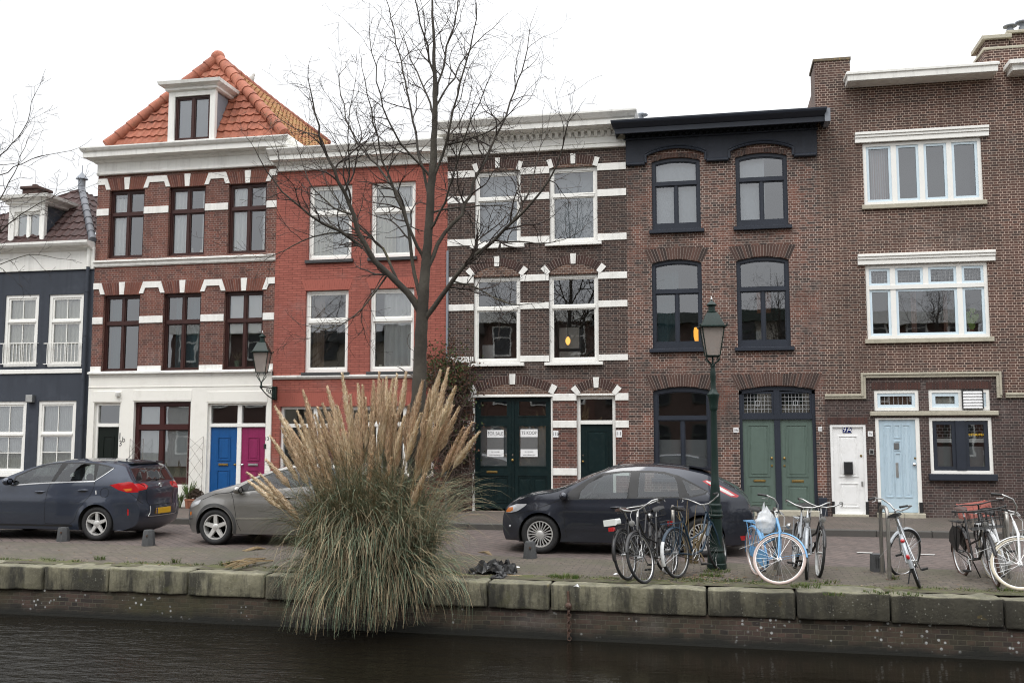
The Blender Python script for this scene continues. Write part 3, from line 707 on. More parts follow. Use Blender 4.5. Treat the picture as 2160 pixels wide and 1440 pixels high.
# roof
Ye = YF-.30; El = V((fx(227, 310, Ye), Ye, zct+.05)); Er = V((fx(599, 284, Ye), Ye, zct+.05)); Ya = YF+1.25; A = at(460, 126, Ya)
tw = MB(); U = (Er-El); Lu = U.length; Mv = A-(El+Er)/2; Vd = V((0, A.y-Ye, A.z-El.z)); Lv = Vd.length
au = (A-El).dot(U.normalized()); tiles(tw, El, U, Vd, [(0,0),(Lu,0),(au+.02,Lv),(au-.02,Lv)], pitch=.215, course=.275, amp=.03, lip=.036)
MT['orange_tile'] = island('orange_pantile', [(0,(.42,.115,.055)),(.5,(.36,.095,.05)),(1,(.30,.085,.05))], .75, .0)
m_, nt_, b_ = newmat('orange_pantile_worn'); n_ = noise_n(nt_, 1.9, 9, None, .72); n2_ = noise_n(nt_, 9, 4)
c_ = ramp(nt_, n_, [(.25,(.15,.055,.036)),(.4,(.26,.085,.050)),(.55,(.335,.11,.063)),(.75,(.42,.17,.11))]); c_ = mixc(nt_, .25, c_, ramp(nt_, n2_, [(.3,(.15,.15,.15)),(.7,(.8,.8,.8))]), 'OVERLAY'); c_ = mixc(nt_, ramp(nt_, noise_n(nt_, 2.7, 8, None, .72), [(.56, (0,0,0)), (.70, (.6,)*3)]), c_, (.13,.105,.05)); c_ = mixc(nt_, ramp(nt_, noise_n(nt_, 3.3, 8, None, .7), [(.66, (0,0,0)), (.74, (.5,)*3)]), c_, (.48,.40,.34)); nt_.links.new(c_, b_.inputs['Base Color']); b_.inputs['Roughness'].default_value = .8
MT['orange_tile'] = m_
m_, nt_, b_ = newmat('lichened_pantile'); n_ = noise_n(nt_, 2.2, 6)
c_ = ramp(nt_, n_, [(.35,(.25,.085,.042)),(.5,(.28,.135,.05)),(.66,(.30,.19,.07))]); nt_.links.new(c_, b_.inputs['Base Color']); b_.inputs['Roughness'].default_value = .85
MT['lichen_tile'] = m_
tw.face([El+V((0,.05,-.05)), Er+V((0,.05,-.05)), A+V((0,.08,-.05))])
rf = tw.build('roof', MT['orange_tile'], h2)
sl = MB(); Bk = V((0,1,0)); Dn = V((Er.x-A.x, 0, Er.z-A.z)); Ls = Dn.length
Vs = -Dn; tiles(sl, V((Er.x, Ye, Er.z)), Bk, Vs, [(0,0),(9,0),(9,Ls),(Ya-Ye,Ls)], pitch=.24, course=.30, amp=.04, lip=.05)
sl.face([Er+V((-.05,0,-.06)), Er+V((-.05,9,-.06)), A+V((0,9-(Ya-Ye),-.06)), A+V((0,0,-.06))])
Dl = V((El.x-A.x, 0, El.z-A.z)); sl.face([El, A, A+V((0,8,0)), El+V((0,9,0))])
o = sl.build('side_slope', MT['lichen_tile'], rf); o['label'] = 'lichen yellow side slope of the roof'
def f(m):
    ridge_tiles(m, Er+V((0,0,.05)), A+V((0,0,.05)), .15); ridge_tiles(m, El+V((0,0,.05)), A+V((0,0,.05)), .15)
    pts = [A+V((0, y, .05-.0016*y*(8-y)*2)) for y in (0, 2, 4, 6, 8)]
    for a, b in zip(pts, pts[1:]): ridge_tiles(m, a, b, .12)
    m.ball(A+V((0,0,.05)), .2, 10, 6)
fit(rf, 'hip_tiles', MT['orange_tile'], f, 50)
Yd = YF-.42; dr = wr(355, 453, 184, 299, Yd); wn = wr(368, 442, 202, 297, Yd)
dormer(h2, dr, zct+.03, (wn[0], wn[1], max(wn[2], zct+.06), wn[3]), 'lead', 'frame_brown', [(1, 2)], 1.15, Yd, crown=.20)
# gull on the ridge
gp = V((A.x, Ya+2.0, A.z+.12)); g = at(534, 172, gp.y); gp.z = g.z-.10 if abs(g.z-gp.z) < .6 else gp.z
t = thing('gull', 'grey and white gull perched on the orange roof ridge', 'bird', gp)
m = MB(); c = gp+V((0,0,.16))
m.lathe([(0,-.21),(.03,-.19),(.062,-.10),(.082,0),(.075,.09),(.05,.15),(.042,.19),(.048,.235),(.038,.28),(0,.30)], (0,0,0), 12)
m.xform(Matrix.Translation(c) @ Matrix.Rotation(radians(-38), 4, 'X') @ Matrix.Rotation(radians(15), 4, 'Z'))
m.tube([c+V((0,-.02,-.06)), c+V((.0,-.02,-.17))], .008, 5); m.tube([c+V((.03,.0,-.06)), c+V((.03,.0,-.17))], .008, 5)
hd = c+V((0, .17, .24)); m.tube([hd, hd+V((.0,.09,-.01))], [.014,.004], 6)
m.build('body', plain('gull_feather', (.34,.32,.29), .8, .35, 14), t, smooth=50)
XB[6] = fx(2104, 500)
def level(L):
    zt = sum(w[3] for w in L)/len(L); zb = sum(w[2] for w in L)/len(L)
    return [(w[0], w[1], zb, zt) for w in L]
# ------------------------------------------------------------------ house 3: red painted brick
h3 = hroot(2, 'town_house', 'bright red painted brick house with plain white cornice behind the bare tree')
X0, X1 = XB[2], XB[3]
T = level([wr(651, 742, 391.7, 548), wr(782.5, 876, 382.7, 542)]); L1 = level([wr(643.5, 734, 613, 785), wr(780, 873, 608, 783)])
G0 = wr(589, 713, 857, 1050); G0 = (G0[0], G0[1], GZ, G0[3]); G1 = wr(733, 915, 856, 1006); G1 = (G1[0], G1[1], G1[2], G0[3])
zct = fz(756, 303, YF-.4); zcb = fz(765, 350)
mb = MB(); wall(mb, X0, X1, GZ-.1, zct-.1, YF, [w+(0,) for w in T+L1+[G0, G1]], .24); shell(mb, X0, X1, GZ-.1, zct-.12, YF); mb.build('wall', B3, h3)
interior(h3, X0, X1, [GZ, L1[0][2]-.35, L1[0][3]+.5, zct-.2])
ab = ArchSet(h3, [VB3, VB3])
for w in T+L1+[G0, G1]: flat_arch(ab, w[0]-.02, w[1]+.02, w[3]+.01, .26 if w[3] > 4 else .34, .09, 20 if w[1]-w[0] < 1.5 else 34, YF-.006, YF+.01)
for k, w in enumerate(T+L1):
    o, ps = window(h3, w, [(.37, 1), (.63, 1)], fr=.06, tr=.075, sash=.045, rec=.07, sill=(.07, .085, .06, 'greysill'), tb=.085)
    x0, x1, z0, z1 = w
    if k < 2:
        curtain(o, x0+.06, (x0+x1)/2+.03, z0, z1, YF+.155, 'curtain', wave=.10); curtain(o, (x0+x1)/2-.03, x1-.06, z0, z1, YF+.2, 'netcurtain', wave=.12)
    elif k == 2: curtain(o, x0+.08, x0+.40, z0, z1, YF+.3, 'brownc'); curtain(o, x1-.2, x1-.06, z0, z1, YF+.34, 'brownc')
    else:
        curtain(o, x0+.30, x1-.06, z0, z1, YF+.19, 'netcurtain', wave=.15, amp=.025)
        fit(o, 'board', plain('chipboard', (.45,.34,.2), .8, .12, 30), lambda m: m.hexa([(x1-.42,YF+.21,z0+.09),(x1-.12,YF+.21,z0+.09),(x1-.12,YF+.225,z0+.09),(x1-.42,YF+.225,z0+.09)], [(x1-.42,YF+.24,z0+.46),(x1-.12,YF+.24,z0+.48),(x1-.12,YF+.255,z0+.48),(x1-.42,YF+.255,z0+.46)]))
        fit(o, 'candle', 'curtain', lambda m: m.lathe([(.04,0),(.04,.10),(0,.10)], (x0+.2, YF+.26, z0+.09), 10))
def f(m):
    m.box(X0+.005, X1-.005, YF-.06, YF, zcb, zct-.12); m.bbox(X0, X1, YF-.085, YF, zcb-.05, zcb+.02, .012)
    cornice(m, X0, X1-.02, YF, [(.07,zct-.36),(.14,zct-.31),(.14,zct-.28),(.30,zct-.26),(.30,zct-.15),(.34,zct-.12),(.42,zct-.01),(.42,zct+.02)], .3, 0, YF+6)
fit(h3, 'cornice', 'white', f)
def f(m):
    zs = fz(740, 794); cornice(m, X0, X1, YF, [(.03,zs-.05),(.07,zs+.0),(.07,zs+.03),(.01,zs+.05)], 0, 0, YF)
fit(h3, 'string_course', 'white', f)
zt = fz(650, 897); xd = fx(662, 930); frame_door(h3, G0, None, None, YF, .06, zt, xd)
fit(h3, 'shop_glazing', 'glass', lambda m: m.box(G0[0]+.06, xd-.056, YF+.14, YF+.146, GZ+.3, zt-.046))
fit(h3, 'stall_riser', 'darkgreen', lambda m: m.bbox(G0[0]+.06, xd-.056, YF+.10, YF+.16, GZ, GZ+.3, .01))
d = door(h3, xd+.056, G0[1]-.06, GZ+.03, zt-.046, YF+.12, 'purple', [(.2,.8,.55,.9),(.2,.8,.1,.45)]); knob(d, xd+.14, GZ+1.05, YF+.12, 'chrome')
window(h3, G1, [(.24, 3), (.76, 3)], fr=.07, tr=.08, bar=.07, sash=.02, rec=.08, sill=(.06, .08, .04, 'greysill'))
# ------------------------------------------------------------------ house 4: dark brown brick with white bands
h4 = hroot(3, 'town_house', 'dark brown brick house with white stone bands and white dentilled cornice')
X0, X1 = XB[3], XB[4]
T = level([wr(1001.7, 1098, 362.7, 518), wr(1159, 1260, 351.7, 511.7)]); L1 = level([wr(999, 1097.5, 585, 766.7), wr(1158, 1262.5, 578, 763)])
DD = wr(996, 1166, 833, 1062); DD = (DD[0], DD[1], GZ, DD[3]); DS = wr(1217, 1299, 834, 1070); DS = (DS[0], DS[1], GZ, DS[3])
zct = fz(1137, 243, YF-.5); zcb = fz(1137, 316); zw = fz(1127, 800)
mb = MB(); wall(mb, X0, X1, zw, zct-.1, YF, [w+(0,) for w in T+L1], .24, 0)
wall(mb, X0, X1, GZ-.1, zw, YF, [w+(0,) for w in (DD, DS)], .24, 1); shell(mb, X0, X1, GZ-.1, zct-.15, YF, mi=0); mb.build('wall', [B4, B4L], h4)
interior(h4, X0, X1, [GZ, L1[0][2]-.35, L1[0][3]+.5, zct-.2], mat='plaster')
sw = Stones(h4, MT['stone_white']); ab = ArchSet(h4, [VB4, MT['mortar']]); e = YF-.025
INF = brick('patterned_infill', (.17,.085,.055), (.06,.035,.03), (.40,.33,.28), bw=.11, bh=.055, ms=.006)
class TY:
    def prism(s, *a): m = MB(); m.prism(*a); m.build('arch_infill', INF, h4)
ty = TY()
def bands(segs, rows, xp):
    for a, b in segs:
        for t_, b_ in rows: sw.bbox(a, b, e, YF+.01, fz(xp, b_), fz(xp, t_), .006)
sg = lambda L: [(X0+.004, L[0][0]-.0), (L[0][1], L[1][0]), (L[1][1], X1-.004)]
bands(sg(T), [(353, 367.7), (407, 421.7), (499, 513)], 1127); bands(sg(L1), [(579, 593), (638, 651.7), (750, 762.7)], 1127)
bands([(DD[1], DS[0]), (DS[1], X1-.004)], [(830, 845), (887, 902), (987, 1002)], 1190); bands([(X0+.004, DD[0])], [(830, 845), (887, 902), (987, 1002)], 1190)
def stones(P, n3, dt, r0=-.015, r1=.20, y0=YF-.035):
    for t_ in (.5,): sw.prism(P(t_, r0, r1+.03, dt), y0, YF-.0145)
    sw.prism(P(dt*.6, r0, r1, dt), y0, YF-.0145); sw.prism(P(1-dt*.6, r0, r1, dt), y0, YF-.0145)
for w in T:
    P = ring_arch(ab, w[0]+.02, w[1]-.02, w[3]+.10, .09, .20, 19, YF-.014, YF+.01); stones(P, 3, .048)
    ty.prism([(w[0]+.02,w[3]+.012)]+[(w[0]+.02+(w[1]-w[0]-.04)*i/10, arcz(w[0]+.02+(w[1]-w[0]-.04)*i/10, w[0]+.02, w[1]-.02, w[3]+.10, .086)) for i in range(11)][1:-1]+[(w[1]-.02,w[3]+.012)], YF-.006, YF+.01)
for w in L1:
    P = ring_arch(ab, w[0]-.04, w[1]+.04, w[3]+.27, .24, .19, 23, YF-.014, YF+.01); stones(P, 3, .042)
    ty.prism([(w[0]-.02,w[3]+.012)]+[(w[0]-.04+(w[1]-w[0]+.08)*i/12, arcz(w[0]-.04+(w[1]-w[0]+.08)*i/12, w[0]-.04, w[1]+.04, w[3]+.262, .24)) for i in range(1, 12)]+[(w[1]+.02,w[3]+.012)], YF-.006, YF+.01)
for w, rs in ((DD, .24), (DS, .17)):
    P = ring_arch(ab, w[0]+.02, w[1]-.0, w[3]+rs+.03, rs, .19, 31 if w is DD else 17, YF-.014, YF+.01); stones(P, 3, .033 if w is DD else .055)
    ty.prism([(w[0]+.03,w[3]+.012)]+[(w[0]+.02+(w[1]-w[0]-.02)*i/14, arcz(w[0]+.02+(w[1]-w[0]-.02)*i/14, w[0]+.02, w[1], w[3]+rs+.022, rs)) for i in range(1, 14)]+[(w[1]-.01,w[3]+.012)], YF-.006, YF+.01)
for k, w in enumerate(T+L1):
    o, ps = window(h4, w, [(.36, 1), (.64, 1)], fr=.075, tr=.07, sash=.03, rec=.06, sill=(.10, .075, .10, 'frame_white'), tb=.09)
    x0, x1, z0, z1 = w
    if k < 2: flat_blind(o, x0+.09, x1-.09, z0+.12, z1-.08, YF+.45, 'skyblind')  # pale blind, its colour standing in for sky mirrored in these panes
    if k == 2: flat_blind(o, x0+.08, x0+.38, z0+.1, z0+.5, YF+.6, 'netcurtain', 'chair_back')
    if k == 3:
        fit(o, 'cupboard', 'netcurtain', lambda m: (m.box(x0+.06, x0+.58, YF+1.2, YF+1.5, z0+.1, z0+.36), m.box(x0+.06, x0+.56, YF+1.2, YF+1.5, z0+.44, z0+.95)))
lp = at(1198, 719, YF+.6); t = thing('pendant_lamp', 'lit orange pendant lamp behind the first floor window of the banded house', 'lamp', (lp.x, lp.y, lp.z))
fit(t, 'lamp_shade', emit('lit_lamp_glass', (1.0,.50,.12), 1.6), lambda m: m.lathe([(.0,-.10),(.025,-.09),(.058,-.03),(.06,.03),(.04,.07),(.02,.10)], lp, 14), 50)
fit(t, 'cord', 'blackp', lambda m: m.tube([lp+V((0,0,.1)), (lp.x, lp.y, L1[0][3]+.38)], .006, 5))
def f(m):
    m.box(X0+.01, X1-.01, YF-.06, YF, zcb, zct-.2); m.bbox(X0, X1, YF-.10, YF, zcb-.06, zcb+.03, .015); m.bbox(X0, X1, YF-.08, YF, zcb+.05, zcb+.08, .01)
    n = 3
    for i in range(n):
        a, b = X0+(X1-X0)*(i+.12)/n, X0+(X1-X0)*(i+.88)/n; ring(m, a, b, zcb+.22, zcb+.44, .03, YF-.078, YF-.06)
    zd = zct-.44
    for i in range(28):
        xx = X0+(X1-X0)*(i+.5)/28; m.hexa([(xx-.035,YF-.10,zd-.03),(xx+.035,YF-.10,zd-.03),(xx+.035,YF-.06,zd-.03),(xx-.035,YF-.06,zd-.03)], [(xx-.045,YF-.20,zd+.09),(xx+.045,YF-.20,zd+.09),(xx+.045,YF-.06,zd+.09),(xx-.045,YF-.06,zd+.09)])
    cornice(m, X0, X1, YF, [(.16,zct-.35),(.20,zct-.33),(.20,zct-.31),(.42,zct-.29),(.42,zct-.17),(.46,zct-.14),(.54,zct-.03),(.54,zct+.01)], .5, .55, YF+6)
fit(h4, 'cornice', 'white', f)
# double door: two glazed dark green leaves in a thin white surround
x0, x1, z0, z1 = DD
fit(h4, 'door_frame', 'frame_white', lambda m: (m.box(x0, x0+.045, YF+.03, YF+.2, z0, z1-.05), m.box(x1-.045, x1, YF+.03, YF+.2, z0, z1-.05), m.bbox(x0-.03, x1+.03, YF-.03, YF+.2, z1-.05, z1+.01, .01)))
xm = (x0+x1)/2
def leaf(a, b, label_glass):
    m = MB(); y = YF+.10; st = .105; zb, zm1, zm2, zu, zt = z0+.06, z0+.80, z0+.98, z1-.58, z1-.06
    for p, q in ((a, a+st), (b-st, b)): m.box(p, q, y, y+.05, zb, zt)
    zs = [(zb, zb+.12), (zb+.68, zb+.82), (fz(1080, 887), fz(1080, 880)), (zt-.12, zt)]
    rails = [(zb, zb+.10), (fz(1080, 1000)-.04, fz(1080, 985)), (fz(1080, 896), fz(1080, 879)), (zt-.06, zt)]
    for p, q in rails: m.box(a+st, b-st, y+.001, y+.049, p, q)
    m.box(a+st, b-st, y+.02, y+.04, rails[0][1], rails[1][0]); c = (a+b)/2
    for p, q in ((a+st+.02, c-.02), (c+.02, b-st-.02)): panel(m, p, q, rails[0][1]+.03, rails[1][0]-.03, y+.02, .018, .012)
    for lo, hi in ((rails[1][1], rails[2][0]), (rails[2][1], rails[3][0])): ring(m, a+st, b-st, lo, hi, .028, y-.012, y+.03)
    d = m.build('door', MT['darkgreen'], h4); g = MB()
    for lo, hi in ((rails[1][1], rails[2][0]), (rails[2][1], rails[3][0])): g.face([(a+st+.02,y+.025,lo+.02),(b-st-.02,y+.025,lo+.02),(b-st-.02,y+.025,hi-.02),(a+st+.02,y+.025,hi-.02)])
    g.build('pane', MT['glass'], d)
    flat_blind(d, a+st+.02, b-st-.02, rails[1][1]+.02, rails[2][0]-.02, y+.06, 'greyfilm', 'net_screen')
    return d
dl = leaf(x0+.046, xm-.012, ''); dr_ = leaf(xm+.012, x1-.046, '')
fit(dl, 'cover_strip', 'darkgreen', lambda m: m.bbox(xm-.035, xm+.035, YF+.075, YF+.0995, z0+.06, z1-.07, .008))
knob(dl, xm-.0, fz(1080, 970), YF+.075, 'brass', .028); fit(dl, 'lock', 'chrome', lambda m: m.lathe([(.022,0),(.022,-.008),(0,-.009)], (xm, YF+.075, fz(1080, 959)), 12, 'y'))
slot(dl, fx(1038, 995, YF+.1), fz(1038, 995), YF+.098, .26, .05)
for (a, b, c, d_), tx, lab in (((1027.5, 1062.5, 906.5, 963), 'FOR SALE', 'white sign reading FOR SALE in the left pane of the dark green double door'), ((1098, 1134, 905, 963), 'TE KOOP', 'white sign reading TE KOOP in the right pane of the dark green double door')):
    Y = YF+.112; r = wr(a, b, c, d_, Y); t = thing('sale_sign', lab, 'sign', ((r[0]+r[1])/2, Y, r[2]), group='sale signs in the green double door'); w_ = r[1]-r[0]; h_ = r[3]-r[2]
    fit(t, 'sheet', 'paper', lambda m: m.box(r[0], r[1], Y, Y+.003, r[2], r[3]))
    fit(t, 'grey_block', 'greyink', lambda m: m.box(r[0], r[1], Y-.003, Y-.0005, r[2]+h_*.28, r[2]+h_*.72))
    tm = MB(); text_mb(tm, tx, (r[0]+r[1])/2, r[3]-h_*.135, Y-.003, h_*.125, squeeze=.78)
    text_mb(tm, '06 120 3000', (r[0]+r[1])/2, r[2]+h_*.18, Y-.003, h_*.045); text_mb(tm, 'www.makelaardij.nl', (r[0]+r[1])/2, r[2]+h_*.07, Y-.003, h_*.05, squeeze=.85)
    tm.build('lettering', MT['greyink'], t)
# single door
x0, x1, z0, z1 = DS; tz = fz(1258, 890); frame_door(h4, DS, None, None, YF, .075, tz)
d = door(h4, x0+.075, x1-.075, GZ+.03, tz-.046, YF+.12, 'darkgreen', [(.16,.84,.42,.93),(.16,.84,.08,.36)]); knob(d, x0+.125, fz(1230, 973), YF+.12); fit(d, 'lock', 'chrome', lambda m: m.lathe([(.02,0),(.02,-.008),(0,-.009)], (x0+.125, YF+.12, fz(1230, 960)), 12, 'y'))
fit(h4, 'door_hood', 'frame_white', lambda m: m.bbox(x0-.03, x1+.03, YF-.03, YF+.08, z1-.001, z1+.04, .01))
plate_sign('house_number_plate', 'white plate with black number 11b beside the green double door', 'number plate', wr(1166.5, 1178, 908, 922), YF, '11b', .085, group='white house number plates', squeeze=.8)
plate_sign('house_number_plate', 'white plate with black number 11 beside the single dark door', 'number plate', wr(1300, 1312, 907, 922), YF, '11', .085, group='white house number plates')
fit(h4, 'downpipe', 'lead', lambda m: pipe(m, [(X0+.02, YF-.04, fz(945, 530)), (X0+.02, YF-.04, GZ)], .03), 60)
# ------------------------------------------------------------------ house 5: mixed brown brick, black cornice
h5 = hroot(4, 'town_house', 'brown brick house with black cornice, arched black windows and sage green double doors')
X0, X1 = XB[4], XB[5]
T = level([wr(1375, 1477.5, 331.7, 486), wr(1552, 1661.6, 322.5, 475.5)]); L1 = level([wr(1375.5, 1481.5, 547.4, 734.5), wr(1554.6, 1666, 541, 732.6)])
GW = wr(1378.6, 1502.6, 815.7, 1008); GD = wr(1560.7, 1722.7, 813, 1077); zt_ = (GW[3]+GD[3])/2; GW = (GW[0], GW[1], GW[2], zt_); GD = (GD[0], GD[1], GZ, zt_)
zct = fz(1524, 242, YF-.55); rT, rG = .085, .09; zl = (fz(1319, 349)+fz(1727, 324))/2
mb = MB(); wall(mb, X0, X1, GZ-.1, zct-.1, YF, [w+(rT,) for w in T+L1]+[w+(rG,) for w in (GW, GD)], .24); shell(mb, X0, X1, GZ-.1, zct-.15, YF); mb.build('wall', B5, h5)
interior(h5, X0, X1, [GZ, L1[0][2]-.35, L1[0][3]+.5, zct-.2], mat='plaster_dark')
ab = ArchSet(h5, [VB5, MT['mortar']])
for w in L1: flat_arch(ab, w[0]-.02, w[1]+.02, w[3]+.012, .26, .15, 21, YF-.010, YF+.01, rT, .02)
for w in (GW, GD): flat_arch(ab, w[0]-.02, w[1]+.02, w[3]+.012, .26, .15, 25 if w is GW else 33, YF-.010, YF+.01, rG, .01)
for w in T: flat_arch(ab, w[0]+.0, w[1]-.0, w[3]+.008, .10, .02, 34, YF-.010, YF+.01, rT, rT)
fp = [(X0, zl)]; hood = MB()
for w in T:
    a, b = w[0]-.13, w[1]+.13; z2 = zl+.17; fp += [(a, zl), (a, z2)]; arc = []
    for i in range(1, 12):
        x = a+(b-a)*i/12; arc.append((x, arcz(x, a, b, z2+.16, .15)))
    fp += arc+[(b, z2), (b, zl)]
    pts = [(a, zl), (a, z2)]+arc+[(b, z2), (b, zl)]
    hood.tube([(p[0], YF-.07, p[1]) for p in pts], .032, 8); hood.tube([(p[0]*1.0, YF-.085, p[1]+.05) for p in pts[1:-1]], .02, 8)
fp += [(X1, zl)]
for a, b in ((X0, T[0][0]-.13), (T[0][1]+.13, T[1][0]-.13), (T[1][1]+.13, X1)): hood.bbox(a+.02, b-.02, YF-.10, YF, zl-.05, zl+.025, .02)
fr_ = MB(); fr_.prism(fp+[(X1, zct-.30), (X0, zct-.30)], YF-.05, YF+.0); fr_.build('frieze', MT['black_stucco'], h5)
hood.build('hood_mould', MT['black'], h5, smooth=40)
def f(m):
    zd = (fz(1319, 297, YF-.1)+fz(1725, 267, YF-.1))/2+.03
    cornice(m, X0, X1, YF, [(.06,zd-.06),(.10,zd-.05),(.10,zd-.02)], .5, .3, YF)
    for k in range(2):
        for i in range(28):
            xx = X0+(X1-X0)*(i+.25+.5*k)/28; m.box(xx-.036, xx+.036, YF-.19, YF-.06, zd+.0+k*.06, zd+.058+k*.06)
    m.box(X0, X1, YF-.075, YF, zd-.018, zd+.12)
    cornice(m, X0, X1, YF, [(.18,zd+.121),(.20,zd+.15),(.42,zct-.27),(.44,zct-.26),(.44,zct-.15),(.47,zct-.135),(.58,zct-.05),(.60,zct-.01),(.60,zct+.02)], .5, .3, YF+6)
fit(h5, 'cornice', 'black', f)
fit(h5, 'lead_flashing', 'lead', lambda m: m.box(X1+.14, X1+.26, YF-.5, YF-.02, zct-.28, zct+.02))
for k, w in enumerate(T+L1):
    o, ps = window(h5, w, [(.36, 1), (.64, 2)], 'black', rise=rT, fr=.078, tr=.08, bar=.06, sash=.025, rec=.05, sill=(.10, .085, .07, 'black'), tb=.15)
    x0, x1, z0, z1 = w
    if k == 0: curtain(o, x0+.1, x1-.1, z0+.12, z1-.08, YF+.26, 'skyblind', wave=.3, amp=.01)  # sheet behind the pane, sky reflection painted into its colour
    if k == 1: curtain(o, x0+.1, x1-.5, z0+.12, z1-.08, YF+.26, 'skyblind', wave=.3, amp=.01)  # same painted sky reflection, over part of the right window
    if k == 2:
        curtain(o, x0+.1, x0+.6, z0+.12, z1-.08, YF+.4, 'tealcurtain', wave=.2)
    if k == 3:
        fit(o, 'picture', plain('orange_cloth', (.35,.10,.03), .8, .2, 5), lambda m: m.box(x0+.48, x0+.80, YF+1.0, YF+1.02, z0+.9, z0+1.45))
        fit(o, 'photo_frame', 'greyfilm', lambda m: (m.box(x0+.42, x0+.60, YF+.3, YF+.32, z0+.155, z0+.40)))
lp = at(1471, 705, YF+.35); t = thing('table_lamp', 'lit orange table lamp behind the black framed first floor window', 'lamp', (lp.x, lp.y, L1[0][2]+.15))
fit(t, 'lamp_shade', emit('lit_orange_shade', (1.0,.42,.06), 1.3), lambda m: m.lathe([(.06,-.16),(.085,-.05),(.085,.08),(.07,.16)], lp, 14), 50)
fit(t, 'foot', 'blackp', lambda m: m.lathe([(.06,0),(.06,.01),(.012,.02),(.012,lp.z-.16-L1[0][2]-.15)], (lp.x, lp.y, L1[0][2]+.151), 10), 50)
w = GW; o, ps = window(h5, w, [(.33, 1), (.67, 2)], 'black', rise=rG, fr=.10, tr=.08, bar=.06, sash=.025, rec=.06, sill=(.08, .09, .05, 'black'))
flat_blind(o, w[0]+.1, w[1]-.1, w[2]+.1, fz(1440, 927), YF+.19, 'greyfilm', 'frosted_film')
# green double door with leaded transom lights
x0, x1, z0, z1 = GD; xm = (x0+x1)/2; tz = fz(1640, 879); m = MB(); y = YF+.06; ft = .07
for a, b in ((x0, x0+ft), (x1-ft, x1)): m.box(a, b, y, y+.12, z0, z1-rG-.02)
m.box(xm-.065, xm+.065, y+.002, y+.118, z0, z1-ft); m.box(x0+ft, x1-ft, y-.015, y+.116, tz-.05, tz+.05)
for i in range(12):
    a, b = x0+(x1-x0)*i/12, x0+(x1-x0)*(i+1)/12; za, zb = arcz(a,x0,x1,z1,rG), arcz(b,x0,x1,z1,rG); m.prism([(a,za-ft-.03),(b,zb-ft-.03),(b,zb),(a,za)], y, y+.12)
for a, b in ((x0+ft, xm-.065), (xm+.065, x1-ft)): ring(m, a, b, tz+.05, z1-rG*.6-ft-.0, .045, y+.02, y+.1)
dfm = m.build('door_frame', MT['black'], h5)
g = MB(); ld = MB()
for a, b in ((x0+ft+.045, xm-.11), (xm+.11, x1-ft-.045)):
    lo, hi = tz+.095, z1-rG*.6-ft-.045; g.face([(a,y+.06,lo),(b,y+.06,lo),(b,y+.06,hi),(a,y+.06,hi)])
    for i in range(1, 8): xx = a+(b-a)*i/8; ld.box(xx-.004, xx+.004, y+.052, y+.058, lo, hi)
    for i in range(1, 5): zz = lo+(hi-lo)*i/5; ld.box(a, b, y+.0505, y+.0515, zz-.004, zz+.004)
    c = (a+b)/2; cz = (lo+hi)/2; ring(ld, c-.05, c+.05, cz-.06, cz+.06, .012, y+.045, y+.05)
g.build('transom_pane', MT['glass'], dfm); ld.build('leaded_cames', MT['greyfilm'], dfm)
for s_, a, b in ((-1, x0+ft, xm-.066), (1, xm+.066, x1-ft)):
    d = door(h5, a, b, z0+.12, tz-.051, YF+.10, 'sage', [(.16,.84,.36,.94),(.16,.84,.05,.27)]); slot(d, (a+b)/2, z0+.12+.315*(tz-z0-.17), YF+.098, .26, .05)
    xk = b-.07 if s_ < 0 else a+.07; knob(d, xk, fz(1640, 966), YF+.10, 'brass', .026); fit(d, 'lock', 'brass', lambda m: m.lathe([(.024,0),(.024,-.01),(0,-.012)], (xk, YF+.10, fz(1640, 982)), 12, 'y'))
fit(h5, 'threshold', 'sandstone', lambda m: m.bbox(x0-.02, x1+.02, YF-.10, YF+.1, GZ-.05, GZ+.115, .015))
fit(h5, 'plinth_block', 'black', lambda m: m.bbox(x1+.0, X1-.01, YF-.045, YF, GZ-.05, GZ+.40, .01)); fit(h5, 'plinth_block', 'black', lambda m: m.bbox(x0-.16, x0, YF-.045, YF, GZ-.05, GZ+.40, .01))
plate_sign('house_number_plate', 'small white plate with number 10b left of the sage green doors', 'number plate', wr(1547, 1558, 902, 912), YF, '10b', .06, group='white house number plates', squeeze=.8)
plate_sign('house_number_plate', 'small white plate with number 10 right of the sage green doors', 'number plate', wr(1726, 1734, 900, 909), YF, '10', .06, group='white house number plates', squeeze=.8)
p = at(1353, 250, YF+1.2)
def f(m): m.lathe([(.07,-.8),(.07,.0),(.05,.02),(.05,.07),(.16,.075),(.16,.09),(.05,.14),(0,.15)], p, 14)
fit(h5, 'flue', 'lead', f, 40)
# ------------------------------------------------------------------ house 6: brown brick, white lintels
h6 = hroot(5, 'town_house', 'brown brick house with wide white framed windows, white lintels and pale blue door')
X0, X1 = XB[5], XB[6]
WT = wr(1821, 2072, 296, 428); WL = wr(1827.5, 2086, 555.5, 713); TA = wr(1844, 1938, 822, 866); TB = wr(1959, 2088, 822, 866); TB = (TB[0], TB[1], TA[2], TA[3])
DW = wr(1753, 1829, 895, 1082); DW = (DW[0], DW[1], GZ, DW[3]); DB = wr(1849, 1943, 881, 1080); DB = (DB[0], DB[1], GZ, DB[3]); WR_ = wr(1961.5, 2094, 880, 999)
zsl = fz(1945, 160, YF-.5); zs1, zs0 = fz(1960, 785), fz(1780, 843); xs0, xs1 = fx(1816, 820), fx(2112, 820)
zs0b = fz(1780, 831)
mb = MB()
wall(mb, X0, X1, zs1, zsl+.2, YF, [w+(0,) for w in (WT, WL)], .22, 0)
